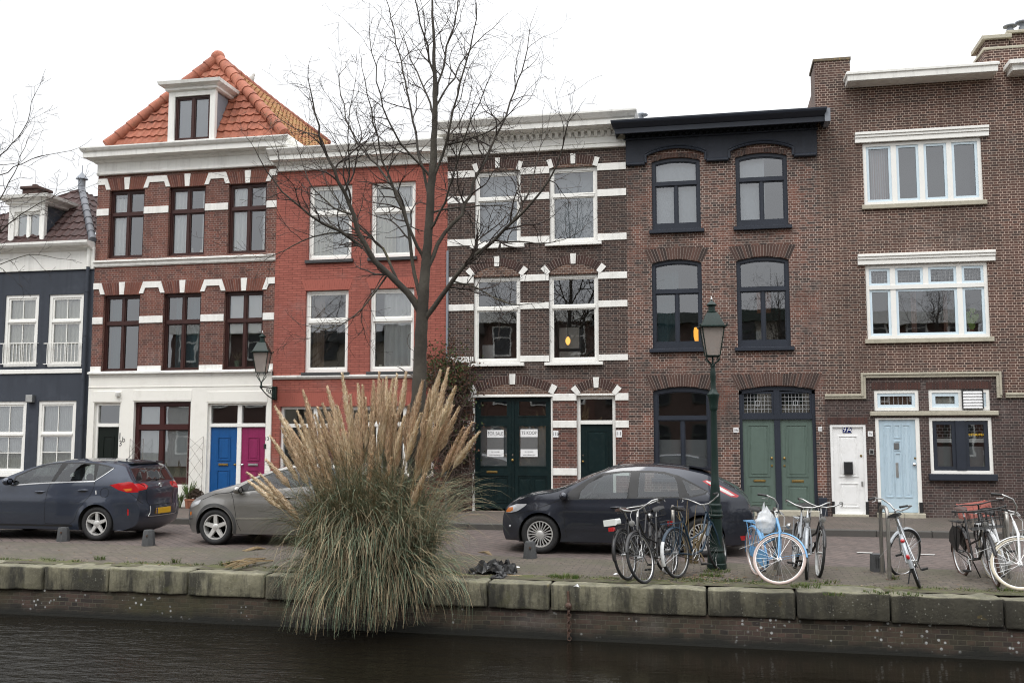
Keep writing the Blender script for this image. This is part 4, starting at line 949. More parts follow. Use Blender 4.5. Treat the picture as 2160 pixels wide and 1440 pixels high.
wall(mb, X0, xs0, zs0, zs1, YF, [], .2, 0); wall(mb, xs0, X1, zs0, zs1, YF, [w+(0,) for w in (TA, TB)], .2, 1, rev=False)
low = [w for w in (DW, DB, WR_, TA, TB)]
xs = MB(); wall(mb, X0, X1, GZ-.1, zs0, YF, [w+(0,) for w in low], .2, 1)
# cut the part of the transom openings that reaches below the string course
for w in (TA, TB): pass
shell(mb, X0, X1, GZ-.1, zsl+.2, YF, mi=0)
zch = fz(1755, 129); xch = fx(1793, 140); mb.box(X0, xch, YF, YF+.9, zsl+.2, zch, 0)
mb.build('wall', [B6, B6L], h6)
fit(h6, 'parapet_cap', plain('lichened_brick_cap', (.13,.105,.075), .9, .2, 8, dirt=(.35,.24,.08), dirt_amt=.8), lambda m: m.bbox(X0-.03, xch+.02, YF-.025, YF+.92, zch, zch+.07, .01))
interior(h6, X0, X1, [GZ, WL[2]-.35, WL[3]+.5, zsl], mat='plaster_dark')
def f(m):
    a, b = fx(1790, 160, YF-.5), fx(2104, 140, YF-.5); cornice(m, a+.45, b-.45, YF, [(.45,zsl),(.47,zsl+.01),(.47,zsl+.13),(.50,zsl+.15),(.50,zsl+.20),(.47,zsl+.22)], 1, 1, YF+.3)
fit(h6, 'cornice', 'white', f)
ab = ArchSet(h6, [VB6, MT['mortar']])
for w in (TA, TB, DW): flat_arch(ab, w[0]-.05, w[1]+.05, w[3]+.012, .15, .0, int((w[1]-w[0]+.1)/.066), YF-.004, YF+.01)
zi0, zi1 = fz(2029, 876), fz(2029, 866.5)
def f(m):
    t_ = .10; xl, xr = xs0, xs1
    for o_, k in ((0, 0), (.03, 1)):
        y0 = YF-.05-(.025 if k else 0); tt = t_ if not k else .05
        m.bbox(X0+.003, xl-tt*.0, y0, YF, zs0b-.11+(0.055 if k else 0), zs0b-.0+(0 if not k else .001), .008)
    m.bbox(xl-.0, xl+.10, YF-.052, YF, zs0b-.111, zs1-.0, .008); m.bbox(xl+.10, xr-.10, YF-.053, YF, zs1-.11, zs1, .008); m.bbox(xl-.002, xl+.045, YF-.078, YF-.0525, zs0b-.056, zs1+.001, .008); m.bbox(xl+.045, xr-.045, YF-.0785, YF-.0535, zs1-.05, zs1+.0015, .008)
    m.bbox(xr-.10, xr, YF-.0525, YF, zs0b-.111, zs1, .008); m.bbox(xr-.045, xr+.002, YF-.078, YF-.053, zs0b-.056, zs1+.001, .008)
fit(h6, 'string_course', 'sandstone', f); fit(h6, 'stone_lintel', 'sandstone', lambda m: m.bbox(TA[0]-.10, TB[1]+.15, YF-.07, YF+.01, zi0, zi1, .012))
def lint(w, sgn=0):
    h0 = w[3]+.005
    def f(m): m.bbox(w[0]-.16, w[1]+.16, YF-.06, YF+.02, h0, h0+.11, .006); m.bbox(w[0]-.16, w[1]+.16, YF-.085, YF+.018, h0+.111, h0+.17, .006); m.bbox(w[0]-.16, w[1]+.16, YF-.11, YF+.016, h0+.171, h0+.235, .008)
    return f
for w, rows in ((WT, [(1, 4)]), (WL, [(.285, [.21, .29, .29, .21]), (.715, [.21, .58, .21])])):
    o, ps = window(h6, w, rows, 'frame_white', fr=.075, tr=.09, bar=.11, sash=.055, rec=.03, sashm='frame_pale', sill=(.07, .10, .06, 'sandstone'))
    fit(o, 'lintel', 'frame_white', lint(w))
    x0, x1, z0, z1 = w
    if w is WT:
        st = island('striped_cloth', [(0,(.75,.72,.72))], .9); m_, nt_, b_ = newmat('striped_curtain'); wv = N(nt_, 'ShaderNodeTexWave', Scale=6.5, Distortion=.4); g_ = nt_.nodes.new('ShaderNodeNewGeometry'); nt_.links.new(g_.outputs['Position'], wv.inputs['Vector'])
        nt_.links.new(ramp(nt_, wv.outputs[0], [(.25,(.78,.75,.74)),(.45,(.30,.32,.48)),(.6,(.75,.7,.7)),(.85,(.45,.33,.33))]), b_.inputs['Base Color']); b_.inputs['Roughness'].default_value = .9; MT['striped'] = m_
        curtain(o, x0+.1, x0+.52, z0+.05, z1-.06, YF+.22, 'striped', wave=.12, amp=.03); curtain(o, x0+.42, x0+.62, z0+.05, z1-.06, YF+.24, 'striped', wave=.1, amp=.03, gather=.06)
        flat_blind(o, x0+.66, x1-.08, z0+.05, z1-.06, YF+.7, 'greyink', 'blackout_blind')
    else:
        ld = MB()
        for (a, b, c, d) in ps[:4]:
            for i in range(1, 6): xx = a+(b-a)*i/6; ld.box(xx-.0035, xx+.0035, YF+.075, YF+.079, c, d)
            for i in range(1, 4): zz = c+(d-c)*i/4; ld.box(a, b, YF+.0735, YF+.0745, zz-.0035, zz+.0035)
        ld.build('leaded_cames', MT['greyfilm'], o)
        fit(o, 'drape', plain('salmon_drape', (.35,.19,.14), .9, .1, 4), lambda m: (folds(m, x0+1.02, x0+1.14, z0+.08, z1-.55, YF+.5, .05, .015), folds(m, x0+1.70, x0+1.79, z0+.08, z1-.55, YF+.5, .05, .015)))
        c = V((x1-.33, YF+.25, z0+.14)); t = thing('potted_plant', 'plant with yellow green heart shaped leaves behind the wide first floor window', 'plant', c)
        fit(t, 'pot', 'terracotta', lambda m: m.lathe([(.06,-.04),(.08,.05),(0,.05)], c, 12), 40)
        def f(m):
            for a, b, s_ in ((0, .28, .14), (.10, .36, .11), (-.06, .42, .10), (.05, .50, .08), (.02, .15, .10)):
                q = c+V((a, 0, b)); pts = [q+V((0,-.02,-s_*1.3)), q+V((s_*.6,-.01,-s_*.5)), q+V((s_*.75,0,s_*.15)), q+V((s_*.4,0,s_*.5)), q+V((0,.01,s_*.25)), q+V((-s_*.4,0,s_*.5)), q+V((-s_*.75,0,s_*.15)), q+V((-s_*.6,-.01,-s_*.5))]
                m.face(pts); m.tube([c+V((0,.02,.03)), q+V((0,.015,0))], .005, 4)
        fit(t, 'leaves', plain('yellow_green_leaf', (.22,.34,.06), .5, .25, 14), f)
o, ps = window(h6, TA, [(1, 1)], 'frame_white', fr=.07, sash=.065, rec=.02, sashm='frame_pale'); a = ps[0]; flat_blind(o, a[0]-.02, a[1]+.02, a[2]-.02, a[3]+.02, YF+.16, 'brownc', 'curtain')
ld = MB()
for i in range(1, 7): xx = a[0]+(a[1]-a[0])*i/7; ld.box(xx-.004, xx+.004, YF+.064, YF+.068, a[2], a[3])
ld.build('leaded_cames', MT['greyfilm'], o)
o, ps = window(h6, TB, [(1, [.56, .44])], 'frame_white', fr=.07, bar=.14, sash=.075, rec=.02, sashm='frame_pale'); a = ps[0]; flat_blind(o, a[0]-.02, a[1]+.02, a[2]-.02, a[3]+.02, YF+.16, 'curtain', 'curtain')
vr = wr(2029, 2074, 820, 864)
vr = (vr[0], vr[1], TB[2]+.03, TB[3]+.0)
def f(m):
    ring(m, vr[0], vr[1], vr[2], vr[3], .02, YF-.03, YF+.08, mi=1)
    for i in range(6):
        z = vr[2]+.02+(vr[3]-vr[2]-.04)*i/6; h_ = (vr[3]-vr[2]-.04)/6
        m.mesh([(vr[0]+.02,YF-.028,z),(vr[1]-.02,YF-.028,z),(vr[1]-.02,YF+.012,z+h_*1.05),(vr[0]+.02,YF+.012,z+h_*1.05)], [(0,1,2,3)], 0)
lv = MB(); f(lv); lv.build('louvre_vent', [MT['paper'], MT['blackp']], o)
# white door 9A
x0, x1, z0, z1 = DW; fit(h6, 'door_frame', 'doorwhite', lambda m: ring(m, x0, x1, z0+.0, z1, .055, YF+.01, YF+.14, tb=.06))
d = door(h6, x0+.056, x1-.056, z0+.062, z1-.056, YF+.05, 'doorwhite', [(.18,.82,.42,.90),(.18,.82,.07,.35)]); d['label'] = 'white front door numbered 9A'
r = wr(1780, 1798, 973.5, 1000, YF+.04); fit(d, 'letterbox', 'blackp', lambda m: (m.bbox(r[0], r[1], YF-.05, YF+.049, r[2], r[3], .012), m.box(r[0]+.03, r[1]-.03, YF-.054, YF-.0505, r[2]+.035, r[2]+.06, 0)))
fit(d, 'lock', 'brass', lambda m: m.lathe([(.026,0),(.026,-.01),(0,-.012)], (fx(1817, 961), YF+.05, fz(1817, 961)), 12, 'y'))
fit(d, 'handle', 'steel', lambda m: m.bbox(*(lambda c: (c.x-.018, c.x+.018, YF+.03, YF+.05, c.z-.055, c.z+.055))(at(1819.5, 1020)), .006))
r = wr(1777.5, 1796.5, 899, 912.5, YF+.03); t = plate_sign('house_number_plate', 'blue enamel plate with white 9A on the white door', 'number plate', r, YF+.05, '9A', .125, 'enamelblue', 'paper')
# pale blue door
x0, x1, z0, z1 = DB; fit(h6, 'door_frame', 'frame_white', lambda m: (m.box(x0, x0+.075, YF+.01, YF+.14, z0+.05, z1), m.box(x1-.085, x1, YF+.01, YF+.14, z0+.05, z1), m.box(x0+.075, x1-.085, YF+.012, YF+.138, z1-.04, z1)))
d = door(h6, x0+.076, x1-.086, z0+.10, z1-.041, YF+.05, 'paleblue', [(.13,.37,.16,.95),(.41,.59,.80,.95),(.41,.59,.66,.775),(.41,.59,.16,.64),(.63,.87,.16,.95)]); d['label'] = 'pale blue front door'
slot(d, fx(1893, 991), fz(1893, 991), YF+.045, .32, .06, 'steel', True); knob(d, fx(1929, 979), fz(1929, 979), YF+.05, 'chrome', .032)
fit(d, 'lock', 'brass', lambda m: m.lathe([(.022,0),(.022,-.01),(0,-.012)], (fx(1931, 966), YF+.05, fz(1931, 966)), 12, 'y'))
fit(d, 'door_viewer', 'greyink', lambda m: (lambda c: (m.bbox(c.x-.05, c.x+.05, YF+.025, YF+.048, c.z-.07, c.z+.07, .006)))(at(1891.5, 940.5)))
for x in (DW[0], DW[1], DB[0], DB[1]):
    pass
for a, b in ((DW[0]+.0, DW[0]+.05), (DW[1]-.05, DW[1]), (DB[0], DB[0]+.06), (DB[1]-.065, DB[1])): fit(h6, 'door_guard', 'blackp', lambda m: m.bbox(a-.004, b+.004, YF-.03, YF+.008, GZ-.02, GZ+.32, .004))
fit(h6, 'threshold', 'sandstone', lambda m: m.bbox(DB[0]-.03, DB[1]+.03, YF-.16, YF+.05, GZ-.05, GZ+.09, .012)); fit(h6, 'threshold', 'sandstone', lambda m: (m.bbox(DW[0], DW[1], YF-.06, YF+.05, GZ-.05, GZ+.045, .01)))
# black casement window with pub lettering
w = WR_; o, ps = window(h6, w, [(1, 2)], 'frame_white', fr=.07, bar=.17, sash=.085, rec=.02, sashm='black', sill=(.11, .14, .05, 'black'))
def f(m):
    m.box((w[0]+w[1])/2-.095, (w[0]+w[1])/2+.095, YF+.012, YF+.07, w[2]+.07, w[3]-.07)
fit(o, 'centre_stile', 'black', f)
for (a, b, c, d_) in ps:
    hh = d_-c; fit(o, 'film_strip', 'netcurtain', lambda m: m.box(a, b, YF+.085, YF+.088, c+hh*.57, c+hh*.67)); fit(o, 'film_panel', 'greyfilm', lambda m: m.box(a, b, YF+.14, YF+.143, c, c+hh*.48))
a, b, c, d_ = ps[1]; tm = MB(); text_mb(tm, 'Restaurant', (a+b)/2, c+(d_-c)*.77, YF+.066, .075, squeeze=.95); tm.build('lettering', emit('yellow_lettering', (.8,.5,.03), .0), o)
tm = MB()
for (a, b, c, d_) in ps:
    for r_ in range(4):
        zz = c+(d_-c)*(.70+.075*r_); tm.box(a, b, YF+.0775, YF+.079, zz-.005, zz+.005)
        for q in range(3): xx = a+(b-a)*(q+.5*(r_ % 2)+.25)/3; tm.box(xx-.005, xx+.005, YF+.0792, YF+.0805, zz, zz+(d_-c)*.075)
tm.build('brick_pattern_film', MT['greyfilm'], o)
plate_sign('house_number_plate', 'white plate with blurred number 9 between white and pale blue doors', 'number plate', wr(1830.5, 1841, 909, 920), YF, '9a', .06, group='white house number plates', squeeze=.8)
r = wr(1833.5, 1843.5, 947, 959, YF-.02); t = thing('doorbell', 'small black doorbell panel on the brick beside the pale blue door', 'doorbell', ((r[0]+r[1])/2, YF, r[2]))
fit(t, 'housing', 'steel', lambda m: m.bbox(r[0], r[1], YF-.03, YF+.001, r[2], r[3], .006)); fit(t, 'button', 'blackp', lambda m: m.bbox(r[0]+.02, r[1]-.02, YF-.038, YF-.0305, r[2]+.03, r[3]-.02, .003))
# ------------------------------------------------------------------ house 7: the next house to the right, only its edge in view
h7 = hroot(6, 'town_house', 'tall brown brick house with capped chimneys adjoining the pale blue door house')
X0, X1 = XB[6], XB[7]; zp = fz(2110, 104)
W7 = [(X0+1.15, X0+2.75, WT[2], WT[3]), (X0+1.15, X0+2.75, WL[2], WL[3])]; G7 = (X0+1.15, X0+2.75, WR_[2], zs0-.25)
mb = MB(); wall(mb, X0, X1, zs0, zp, YF, [w+(0,) for w in W7], .2, 0); wall(mb, X0, X1, GZ-.1, zs0, YF, [G7+(0,)], .2, 1); shell(mb, X0, X1, GZ-.1, zp, YF, mi=0)
mb.box(fx(2077, 112), X0, YF+.02, YF+1.0, zsl+.0, zp, 0)
mb.build('wall', [B6, B6L], h7)
xa = fx(2077, 112)
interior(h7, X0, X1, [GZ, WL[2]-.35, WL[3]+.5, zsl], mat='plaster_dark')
for w in W7+[G7]:
    o, ps = window(h7, w, [(.3, 2), (.7, 2)], fr=.07, tr=.08, bar=.07, sash=.04, rec=.04, sill=(.07, .10, .06, 'sandstone')); curtain(o, w[0]+.08, w[0]+.6, w[2], w[3], YF+.19, 'netcurtain')
fit(h7, 'parapet_cap', 'sandstone', lambda m: m.bbox(xa-.03, X1, YF-.02, YF+1.05, zp, zp+.06, .01))
def f(m):
    global a2, z2, b
    za = fz(2100, 82, YF+.15); a, b = fx(2079, 95, YF+.2), fx(2128, 90, YF+.2); m.box(a, b, YF+.2, YF+1.0, zp+.061, za, 0); m.bbox(a-.08, b+.05, YF+.12, YF+1.15, za, za+.09, .01, 1)
def f2(m):
    global a2, z2
    z2 = fz(2140, 70, YF+.3); a2 = b+.06; m.box(a2, a2+.9, YF+.35, YF+1.0, zp+.061, z2, 0); m.bbox(a2-.06, a2+1, YF+.28, YF+1.08, z2, z2+.07, .01, 1)
def f3(m, dx_, hh): m.lathe([(.08,0),(.08,hh*.5),(.06,hh*.5),(.06,hh*.8),(.15,hh*.82),(.15,hh*.9),(0,hh*1.05)], (a2+dx_, YF+.55, z2+.07), 14)
ch = MB(); f(ch); ch.build('chimney', [B6, MT['sandstone']], h7); ch = MB(); f2(ch); ch = ch.build('chimney', [B6, MT['sandstone']], h7)
for dx_, hh in ((.08, .22), (.34, .30)): fit(ch, 'flue', 'lead', lambda m: f3(m, dx_, hh), 40)
def f(m):
    z = fz(2150, 140, YF-.5); a = fx(2130, 132, YF-.5)+.5; cornice(m, a, X1, YF, [(.40,z-.06),(.43,z-.05),(.43,z+.05),(.50,z+.08),(.50,z+.17)], 1, 0, YF+.02)
fit(h7, 'cornice', 'white', f)
fit(h7, 'string_course', 'sandstone', lambda m: (m.bbox(X0+.005, X1, YF-.05, YF, zs0b-.11, zs0b, .008), m.bbox(X0+.006, X1, YF-.075, YF-.0505, zs0b-.055, zs0b+.001, .008)))
# ================================================================== ground, quay, water
def sheet(name, pts, mat, label=None, kind='structure'):
    mb = MB(); mb.face(pts); o = mb.build(name, mat); o['kind'] = kind; return o
XL, XR = -75.0, 60.0
def grid_sheet(name, y0f, y1f, z0, z1, mat, n=60):
    mb = MB()
    for i in range(n):
        a, b = XL+(XR-XL)*i/n, XL+(XR-XL)*(i+1)/n
        mb.face([(a,y0f(a),z0),(b,y0f(b),z0),(b,y1f(b),z1),(a,y1f(a),z1)])
    o = mb.build(name, mat); o['kind'] = 'structure'; return o
road_y = lambda x: 16.0-.05*max(-30, min(30, x))
kerb_y = lambda x: 20.2
def paving(name, c1, c2, mortar, bw, bh, moss=None, moss_amt=.6, dust=None, rot=0, ms=.009, rough=.85, patch=.3, stain=(.05,.045,.04), verge=False):
    m = brick(name, c1, c2, mortar, bw, bh, ms, rough=rough, horiz=True, patch=patch, patchcol=stain, bstr=.35, warp=.02)
    nt = m.node_tree; b = nt.nodes['Principled BSDF']; cur = b.inputs['Base Color'].links[0].from_socket
    br = [n for n in nt.nodes if n.type == 'TEX_BRICK']
    if rot:
        g = nt.nodes.new('ShaderNodeNewGeometry'); mp = N(nt, 'ShaderNodeMapping'); mp.inputs['Rotation'].default_value = (0, 0, rot); nt.links.new(g.outputs['Position'], mp.inputs['Vector'])
        for n in nt.nodes:
            if n.type == 'VECT_MATH' and n.operation == 'MULTIPLY_ADD': nt.links.new(mp.outputs[0], n.inputs[2])
    if moss:
        f = ramp(nt, noise_n(nt, 1.1, 7, None, .65), [(.46, (0,0,0)), (.62, (moss_amt,)*3)]); cur = mixc(nt, f, cur, moss)
    if dust:
        g = nt.nodes.new('ShaderNodeNewGeometry')
        for (p, r_) in dust:
            d = nt.nodes.new('ShaderNodeVectorMath'); d.operation = 'DISTANCE'; nt.links.new(g.outputs['Position'], d.inputs[0]); d.inputs[1].default_value = p
            q = mul(nt, d.outputs['Value'], 1.0/r_); q = mul(nt, q, mul(nt, noise_n(nt, 3.4, 9, None, .75), 1.9), 'ADD')
            f = ramp(nt, q, [(.9, (.5,.5,.5)), (1.0, (0,0,0))]); f.node.color_ramp.elements[0].position = .55; f.node.color_ramp.elements[1].position = .98; cur = mixc(nt, f, cur, (.27,.25,.215))
    n = noise_n(nt, 38, 3); f = ramp(nt, n, [(.64, (0,0,0)), (.70, (.35,)*3)]); cur = mixc(nt, f, cur, (.22,.2,.17))
    n = noise_n(nt, 11, 6, None, .7); f = ramp(nt, n, [(.30, (.55,)*3), (.50, (0,0,0))]); cur = mixc(nt, f, cur, (.04,.034,.028))
    if verge:                                   # soil and moss washed up along the back of the coping stones
        g = nt.nodes.new('ShaderNodeNewGeometry'); s = nt.nodes.new('ShaderNodeSeparateXYZ'); nt.links.new(g.outputs['Position'], s.inputs[0])
        d = mul(nt, mul(nt, s.outputs[0], .032), mul(nt, s.outputs[1], 13.55, 'SUBTRACT'), 'ADD')
        d = mul(nt, d, mul(nt, mul(nt, noise_n(nt, 1.3, 7, None, .7), .5, 'SUBTRACT'), 1.5), 'ADD')
        f = ramp(nt, d, [(.50, (.9,)*3), (.74, (0,0,0))]); vc = ramp(nt, noise_n(nt, 5, 6, None, .7), [(.38, (.050,.040,.026)), (.5, (.062,.056,.028)), (.58, (.070,.078,.026)), (.68, (.10,.08,.05))]); cur = mixc(nt, f, cur, vc)
    nt.links.new(cur, b.inputs['Base Color']); return m
dp = onz(262, 1152, 0)
m_quay = paving('quay_paving', (.140,.114,.090), (.100,.084,.068), (.052,.046,.036), .21, .105, (.072,.070,.040), .6, [((dp.x, dp.y, 0), .85), ((dp.x-.55, dp.y-.3, 0), .5), ((dp.x+.75, dp.y+.15, 0), .5)], verge=True)
m_road = paving('road_brick', (.150,.116,.104), (.115,.092,.084), (.040,.033,.029), .34, .17, None, 0, None, radians(45), patch=.35)
m_pave = paving('pavement_brick', (.150,.118,.098), (.122,.098,.083), (.075,.064,.054), .21, .105, (.06,.065,.04), .25)
grid_sheet('quay_paving', lambda x: quay_y(x)+.30, road_y, -.05, 0, m_quay)
grid_sheet('road', road_y, kerb_y, 0, .05, m_road)
grid_sheet('pavement', lambda x: 20.36, lambda x: 23.4, .17, GZ+.002, m_pave)
mk = plain('kerb_stone', (.075,.070,.063), .85, .2, 3, bmp=.3, dirt=(.06,.055,.05), dirt_amt=.5)
mb = MB(); x = XL
rnd = random.Random(5)
while x < XR: mb.bbox(x+.004, x+.996, 20.2, 20.362, -.1, .172+rnd.uniform(-.003,.003), .012); x += 1.0
o = mb.build('kerb', mk); o['kind'] = 'structure'
sheet('ground', [(-300,-200,-1.6),(300,-200,-1.6),(300,400,-1.6),(-300,400,-1.6)], plain('dark_earth', (.05,.045,.035), .95))
sheet('rear_ground', [(-90,23.39,.1),(90,23.39,.1),(90,120,.1),(-90,120,.1)], plain('yard_earth', (.08,.075,.06), .95))
mk2 = plain('white_marker_stone', (.42,.41,.39), .8, .1, 8)
for a, b in ((1824, 1166), (1955, 1170), (1385, 1088)):
    p = onz(a, b, .02); mb = MB(); mb.face([(p.x-.14,p.y-.05,.03),(p.x+.10,p.y-.07,.03),(p.x+.14,p.y+.05,.032),(p.x-.10,p.y+.07,.032)]); o = mb.build('road_marking', mk2); o['kind'] = 'structure'
# water
m, nt, b = newmat('canal_water'); b.inputs['Base Color'].default_value = (.007,.0058,.0038,1); b.inputs['Roughness'].default_value = .03; b.inputs['IOR'].default_value = 1.33; b.inputs['Specular IOR Level'].default_value = .32
g = nt.nodes.new('ShaderNodeNewGeometry'); mp = N(nt, 'ShaderNodeMapping'); mp.inputs['Scale'].default_value = (1.0, 1.9, 1); nt.links.new(g.outputs['Position'], mp.inputs['Vector'])
w1 = noise_n(nt, 2.3, 3, mp.outputs[0], .5); w2 = noise_n(nt, 7.5, 3, mp.outputs[0], .55)
h = mul(nt, w1, mul(nt, w2, .45), 'ADD'); bp = N(nt, 'ShaderNodeBump', Strength=.3, Distance=.1); nt.links.new(h, bp.inputs['Height']); nt.links.new(bp.outputs[0], b.inputs['Normal'])
sw_ = nt.nodes.new('ShaderNodeSeparateXYZ'); nt.links.new(g.outputs['Position'], sw_.inputs[0])       # the breeze ruffles the left end most
rf_ = ramp(nt, mul(nt, mul(nt, sw_.outputs[0], -.07), mul(nt, noise_n(nt, .35, 2), .5), 'ADD'), [(.3, (.06,)*3), (.75, (.55,)*3)]); nt.links.new(rf_, bp.inputs['Strength'])
mp.inputs['Rotation'].default_value = (0, 0, radians(-14)); mp.inputs['Scale'].default_value = (.8, 2.3, 1)
sheet('water', [(-90,1.9,-.8),(90,1.9,-.8),(90,quay_y(90)+6,-.8),(-90,quay_y(-90)+.3,-.8)], m)
# near bank behind the camera, its houses and trees are what the panes reflect
mb = MB(); mb.box(-90, 90, 1.2, 2.0, -1.5, -.02); o = mb.build('near_quay_wall', MT['sandstone']); tag(o, 'stone quay wall of the near bank below the viewpoint', 'wall')
sheet('near_bank', [(-90,-40,0),(90,-40,0),(90,1.25,0),(-90,1.25,0)], m_quay)
OPP = [((.10,.06,.05), (.8,.79,.75)), ((.30,.27,.22), (.05,.06,.06)), ((.08,.05,.04), (.06,.05,.045)), ((.12,.065,.05), (.78,.77,.73)), ((.09,.06,.05), (.05,.06,.055)), ((.40,.37,.32), (.03,.05,.04)), ((.10,.05,.04), (.8,.8,.77))]
dg = plain('dark_pane', (.03,.034,.038), .1, .2, 3); x = -36.0; rnd = random.Random(12)
for i, (wc, fc) in enumerate(OPP):
    wdt = rnd.uniform(6.5, 8.5); hgt_ = rnd.uniform(8.6, 10.2); t = thing('town_house', 'house %s of the far row behind the viewer, mirrored in the panes' % ('one', 'two', 'three', 'four', 'five', 'six', 'seven')[i], 'house', (x+wdt/2, -15, 0)); t['label'] = ('red brown', 'pale rendered dark framed', 'dark brown', 'rusty red', 'plum brown', 'cream rendered green framed', 'deep brown')[i]+' house on the near bank, mirrored in the window panes'
    wm_ = plain('near_bank_wall', wc, .85, .2, 1.5); fm_ = plain('near_bank_frame', fc, .5, .05, 3)
    fit(t, 'wall', wm_, lambda m: m.box(x, x+wdt-.02, -24, -15, 0, hgt_)); fit(t, 'cornice', fm_, lambda m: m.box(x-.1, x+wdt+.1, -15.0, -14.6, hgt_-.7, hgt_))
    for fl in range(3):
        for c_ in range(3):
            xx = x+wdt*(c_+.5)/3; zz = .9+fl*3.1; w_ = fit(t, 'window', fm_, lambda m: (m.box(xx-.62, xx-.52, -15, -14.92, zz, zz+1.9), m.box(xx+.52, xx+.62, -15, -14.92, zz, zz+1.9), m.box(xx-.52, xx+.52, -15, -14.92, zz, zz+.1), m.box(xx-.52, xx+.52, -15, -14.92, zz+1.8, zz+1.9), m.box(xx-.52, xx+.52, -15, -14.93, zz+1.2, zz+1.27)))
            fit(w_, 'pane', dg, lambda m: m.box(xx-.52, xx+.52, -15, -14.97, zz+.1, zz+1.8))
    x += wdt
# quay wall
qw = thing('quay_wall', 'mossy stone and brick quay wall along the canal', 'wall', (0, quay_y(0), -.8))
m, nt, b = newmat('coping_stone')
n1 = noise_n(nt, .9, 6, None, .62); n2 = noise_n(nt, 4.5, 7, None, .7); n3 = noise_n(nt, 30, 3)
n0 = noise_n(nt, 3.1, 10, None, .76); c = ramp(nt, n0, [(.30, (.030,.028,.021)), (.43, (.105,.098,.068)), (.56, (.185,.174,.122)), (.72, (.29,.275,.215))]); c = mixc(nt, .35, c, ramp(nt, n1, [(.3, (.12,.11,.075)), (.7, (.24,.23,.165))]))
sep = nt.nodes.new('ShaderNodeSeparateXYZ'); gg = nt.nodes.new('ShaderNodeNewGeometry'); nt.links.new(gg.outputs['Position'], sep.inputs[0])
st = N(nt, 'ShaderNodeMapping'); st.inputs['Scale'].default_value = (2.2, 2.2, .45); nt.links.new(gg.outputs['Position'], st.inputs['Vector'])
n4 = noise_n(nt, 1.6, 7, st.outputs[0], .68)
c = mixc(nt, ramp(nt, n4, [(.44, (0,0,0)), (.57, (.92,)*3)]), c, (.026,.025,.020))
oi = nt.nodes.new('ShaderNodeObjectInfo'); c = mixc(nt, .35, c, ramp(nt, oi.outputs['Random'], [(0, (.25,.24,.22)), (1, (.78,.76,.70))]), 'OVERLAY')
# stones get darker and browner towards the right-hand end of the quay
fr_ = mul(nt, mul(nt, sep.outputs[0], .20), mul(nt, mul(nt, n2, .5), .12, 'ADD'), 'ADD'); fr_ = mul(nt, mul(nt, fr_, 0, 'MAXIMUM'), .88, 'MINIMUM')
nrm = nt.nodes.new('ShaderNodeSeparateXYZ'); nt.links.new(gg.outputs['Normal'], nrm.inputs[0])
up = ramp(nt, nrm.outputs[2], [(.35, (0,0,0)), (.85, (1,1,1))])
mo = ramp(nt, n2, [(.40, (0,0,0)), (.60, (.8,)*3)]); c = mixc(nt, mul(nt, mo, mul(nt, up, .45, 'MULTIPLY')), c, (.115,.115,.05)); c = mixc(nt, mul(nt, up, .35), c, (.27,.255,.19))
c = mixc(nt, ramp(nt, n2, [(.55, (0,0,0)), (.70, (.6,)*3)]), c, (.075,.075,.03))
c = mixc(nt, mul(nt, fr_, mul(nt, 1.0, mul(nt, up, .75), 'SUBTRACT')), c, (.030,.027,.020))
vo = N(nt, 'ShaderNodeTexVoronoi', Scale=17.0); nt.links.new(gg.outputs['Position'], vo.inputs['Vector'])
sp = mul(nt, ramp(nt, vo.outputs['Distance'], [(.10, (1,1,1)), (.20, (0,0,0))]), ramp(nt, noise_n(nt, 1.5, 4), [(.52, (0,0,0)), (.64, (.6,)*3)]))
vo2 = N(nt, 'ShaderNodeTexVoronoi', Scale=41.0); nt.links.new(gg.outputs['Position'], vo2.inputs['Vector'])
sp2 = mul(nt, ramp(nt, vo2.outputs['Distance'], [(.10, (1,1,1)), (.22, (0,0,0))]), ramp(nt, noise_n(nt, 2.3, 4), [(.45, (0,0,0)), (.6, (.7,)*3)])); c = mixc(nt, sp2, c, (.25,.25,.20))
c = mixc(nt, sp, c, (.30,.30,.25))
c = mixc(nt, ramp(nt, noise_n(nt, 2.1, 5), [(.70, (0,0,0)), (.75, (.6,)*3)]), c, (.20,.14,.035))
nt.links.new(c, b.inputs['Base Color']); b.inputs['Roughness'].default_value = .92
bump(nt, b, mul(nt, mul(nt, n0, 1.2), mul(nt, n3, .35), 'ADD'), .8, .025); M_COP = m
jx = [-560,-420,-280,-130,13,120,253,415,575,735,900,1035,1164,1491,1678,1875,2115,2330,2560]
jX = [onz(px_, 1187+(px_-79)*.036, -.05).x for px_ in jx]
jX = [-60.0, -45, -30, -22]+[x for x in jX if x > -21.5]+[22, 32, 45]
rnd = random.Random(9)
from mathutils import noise as mnoise
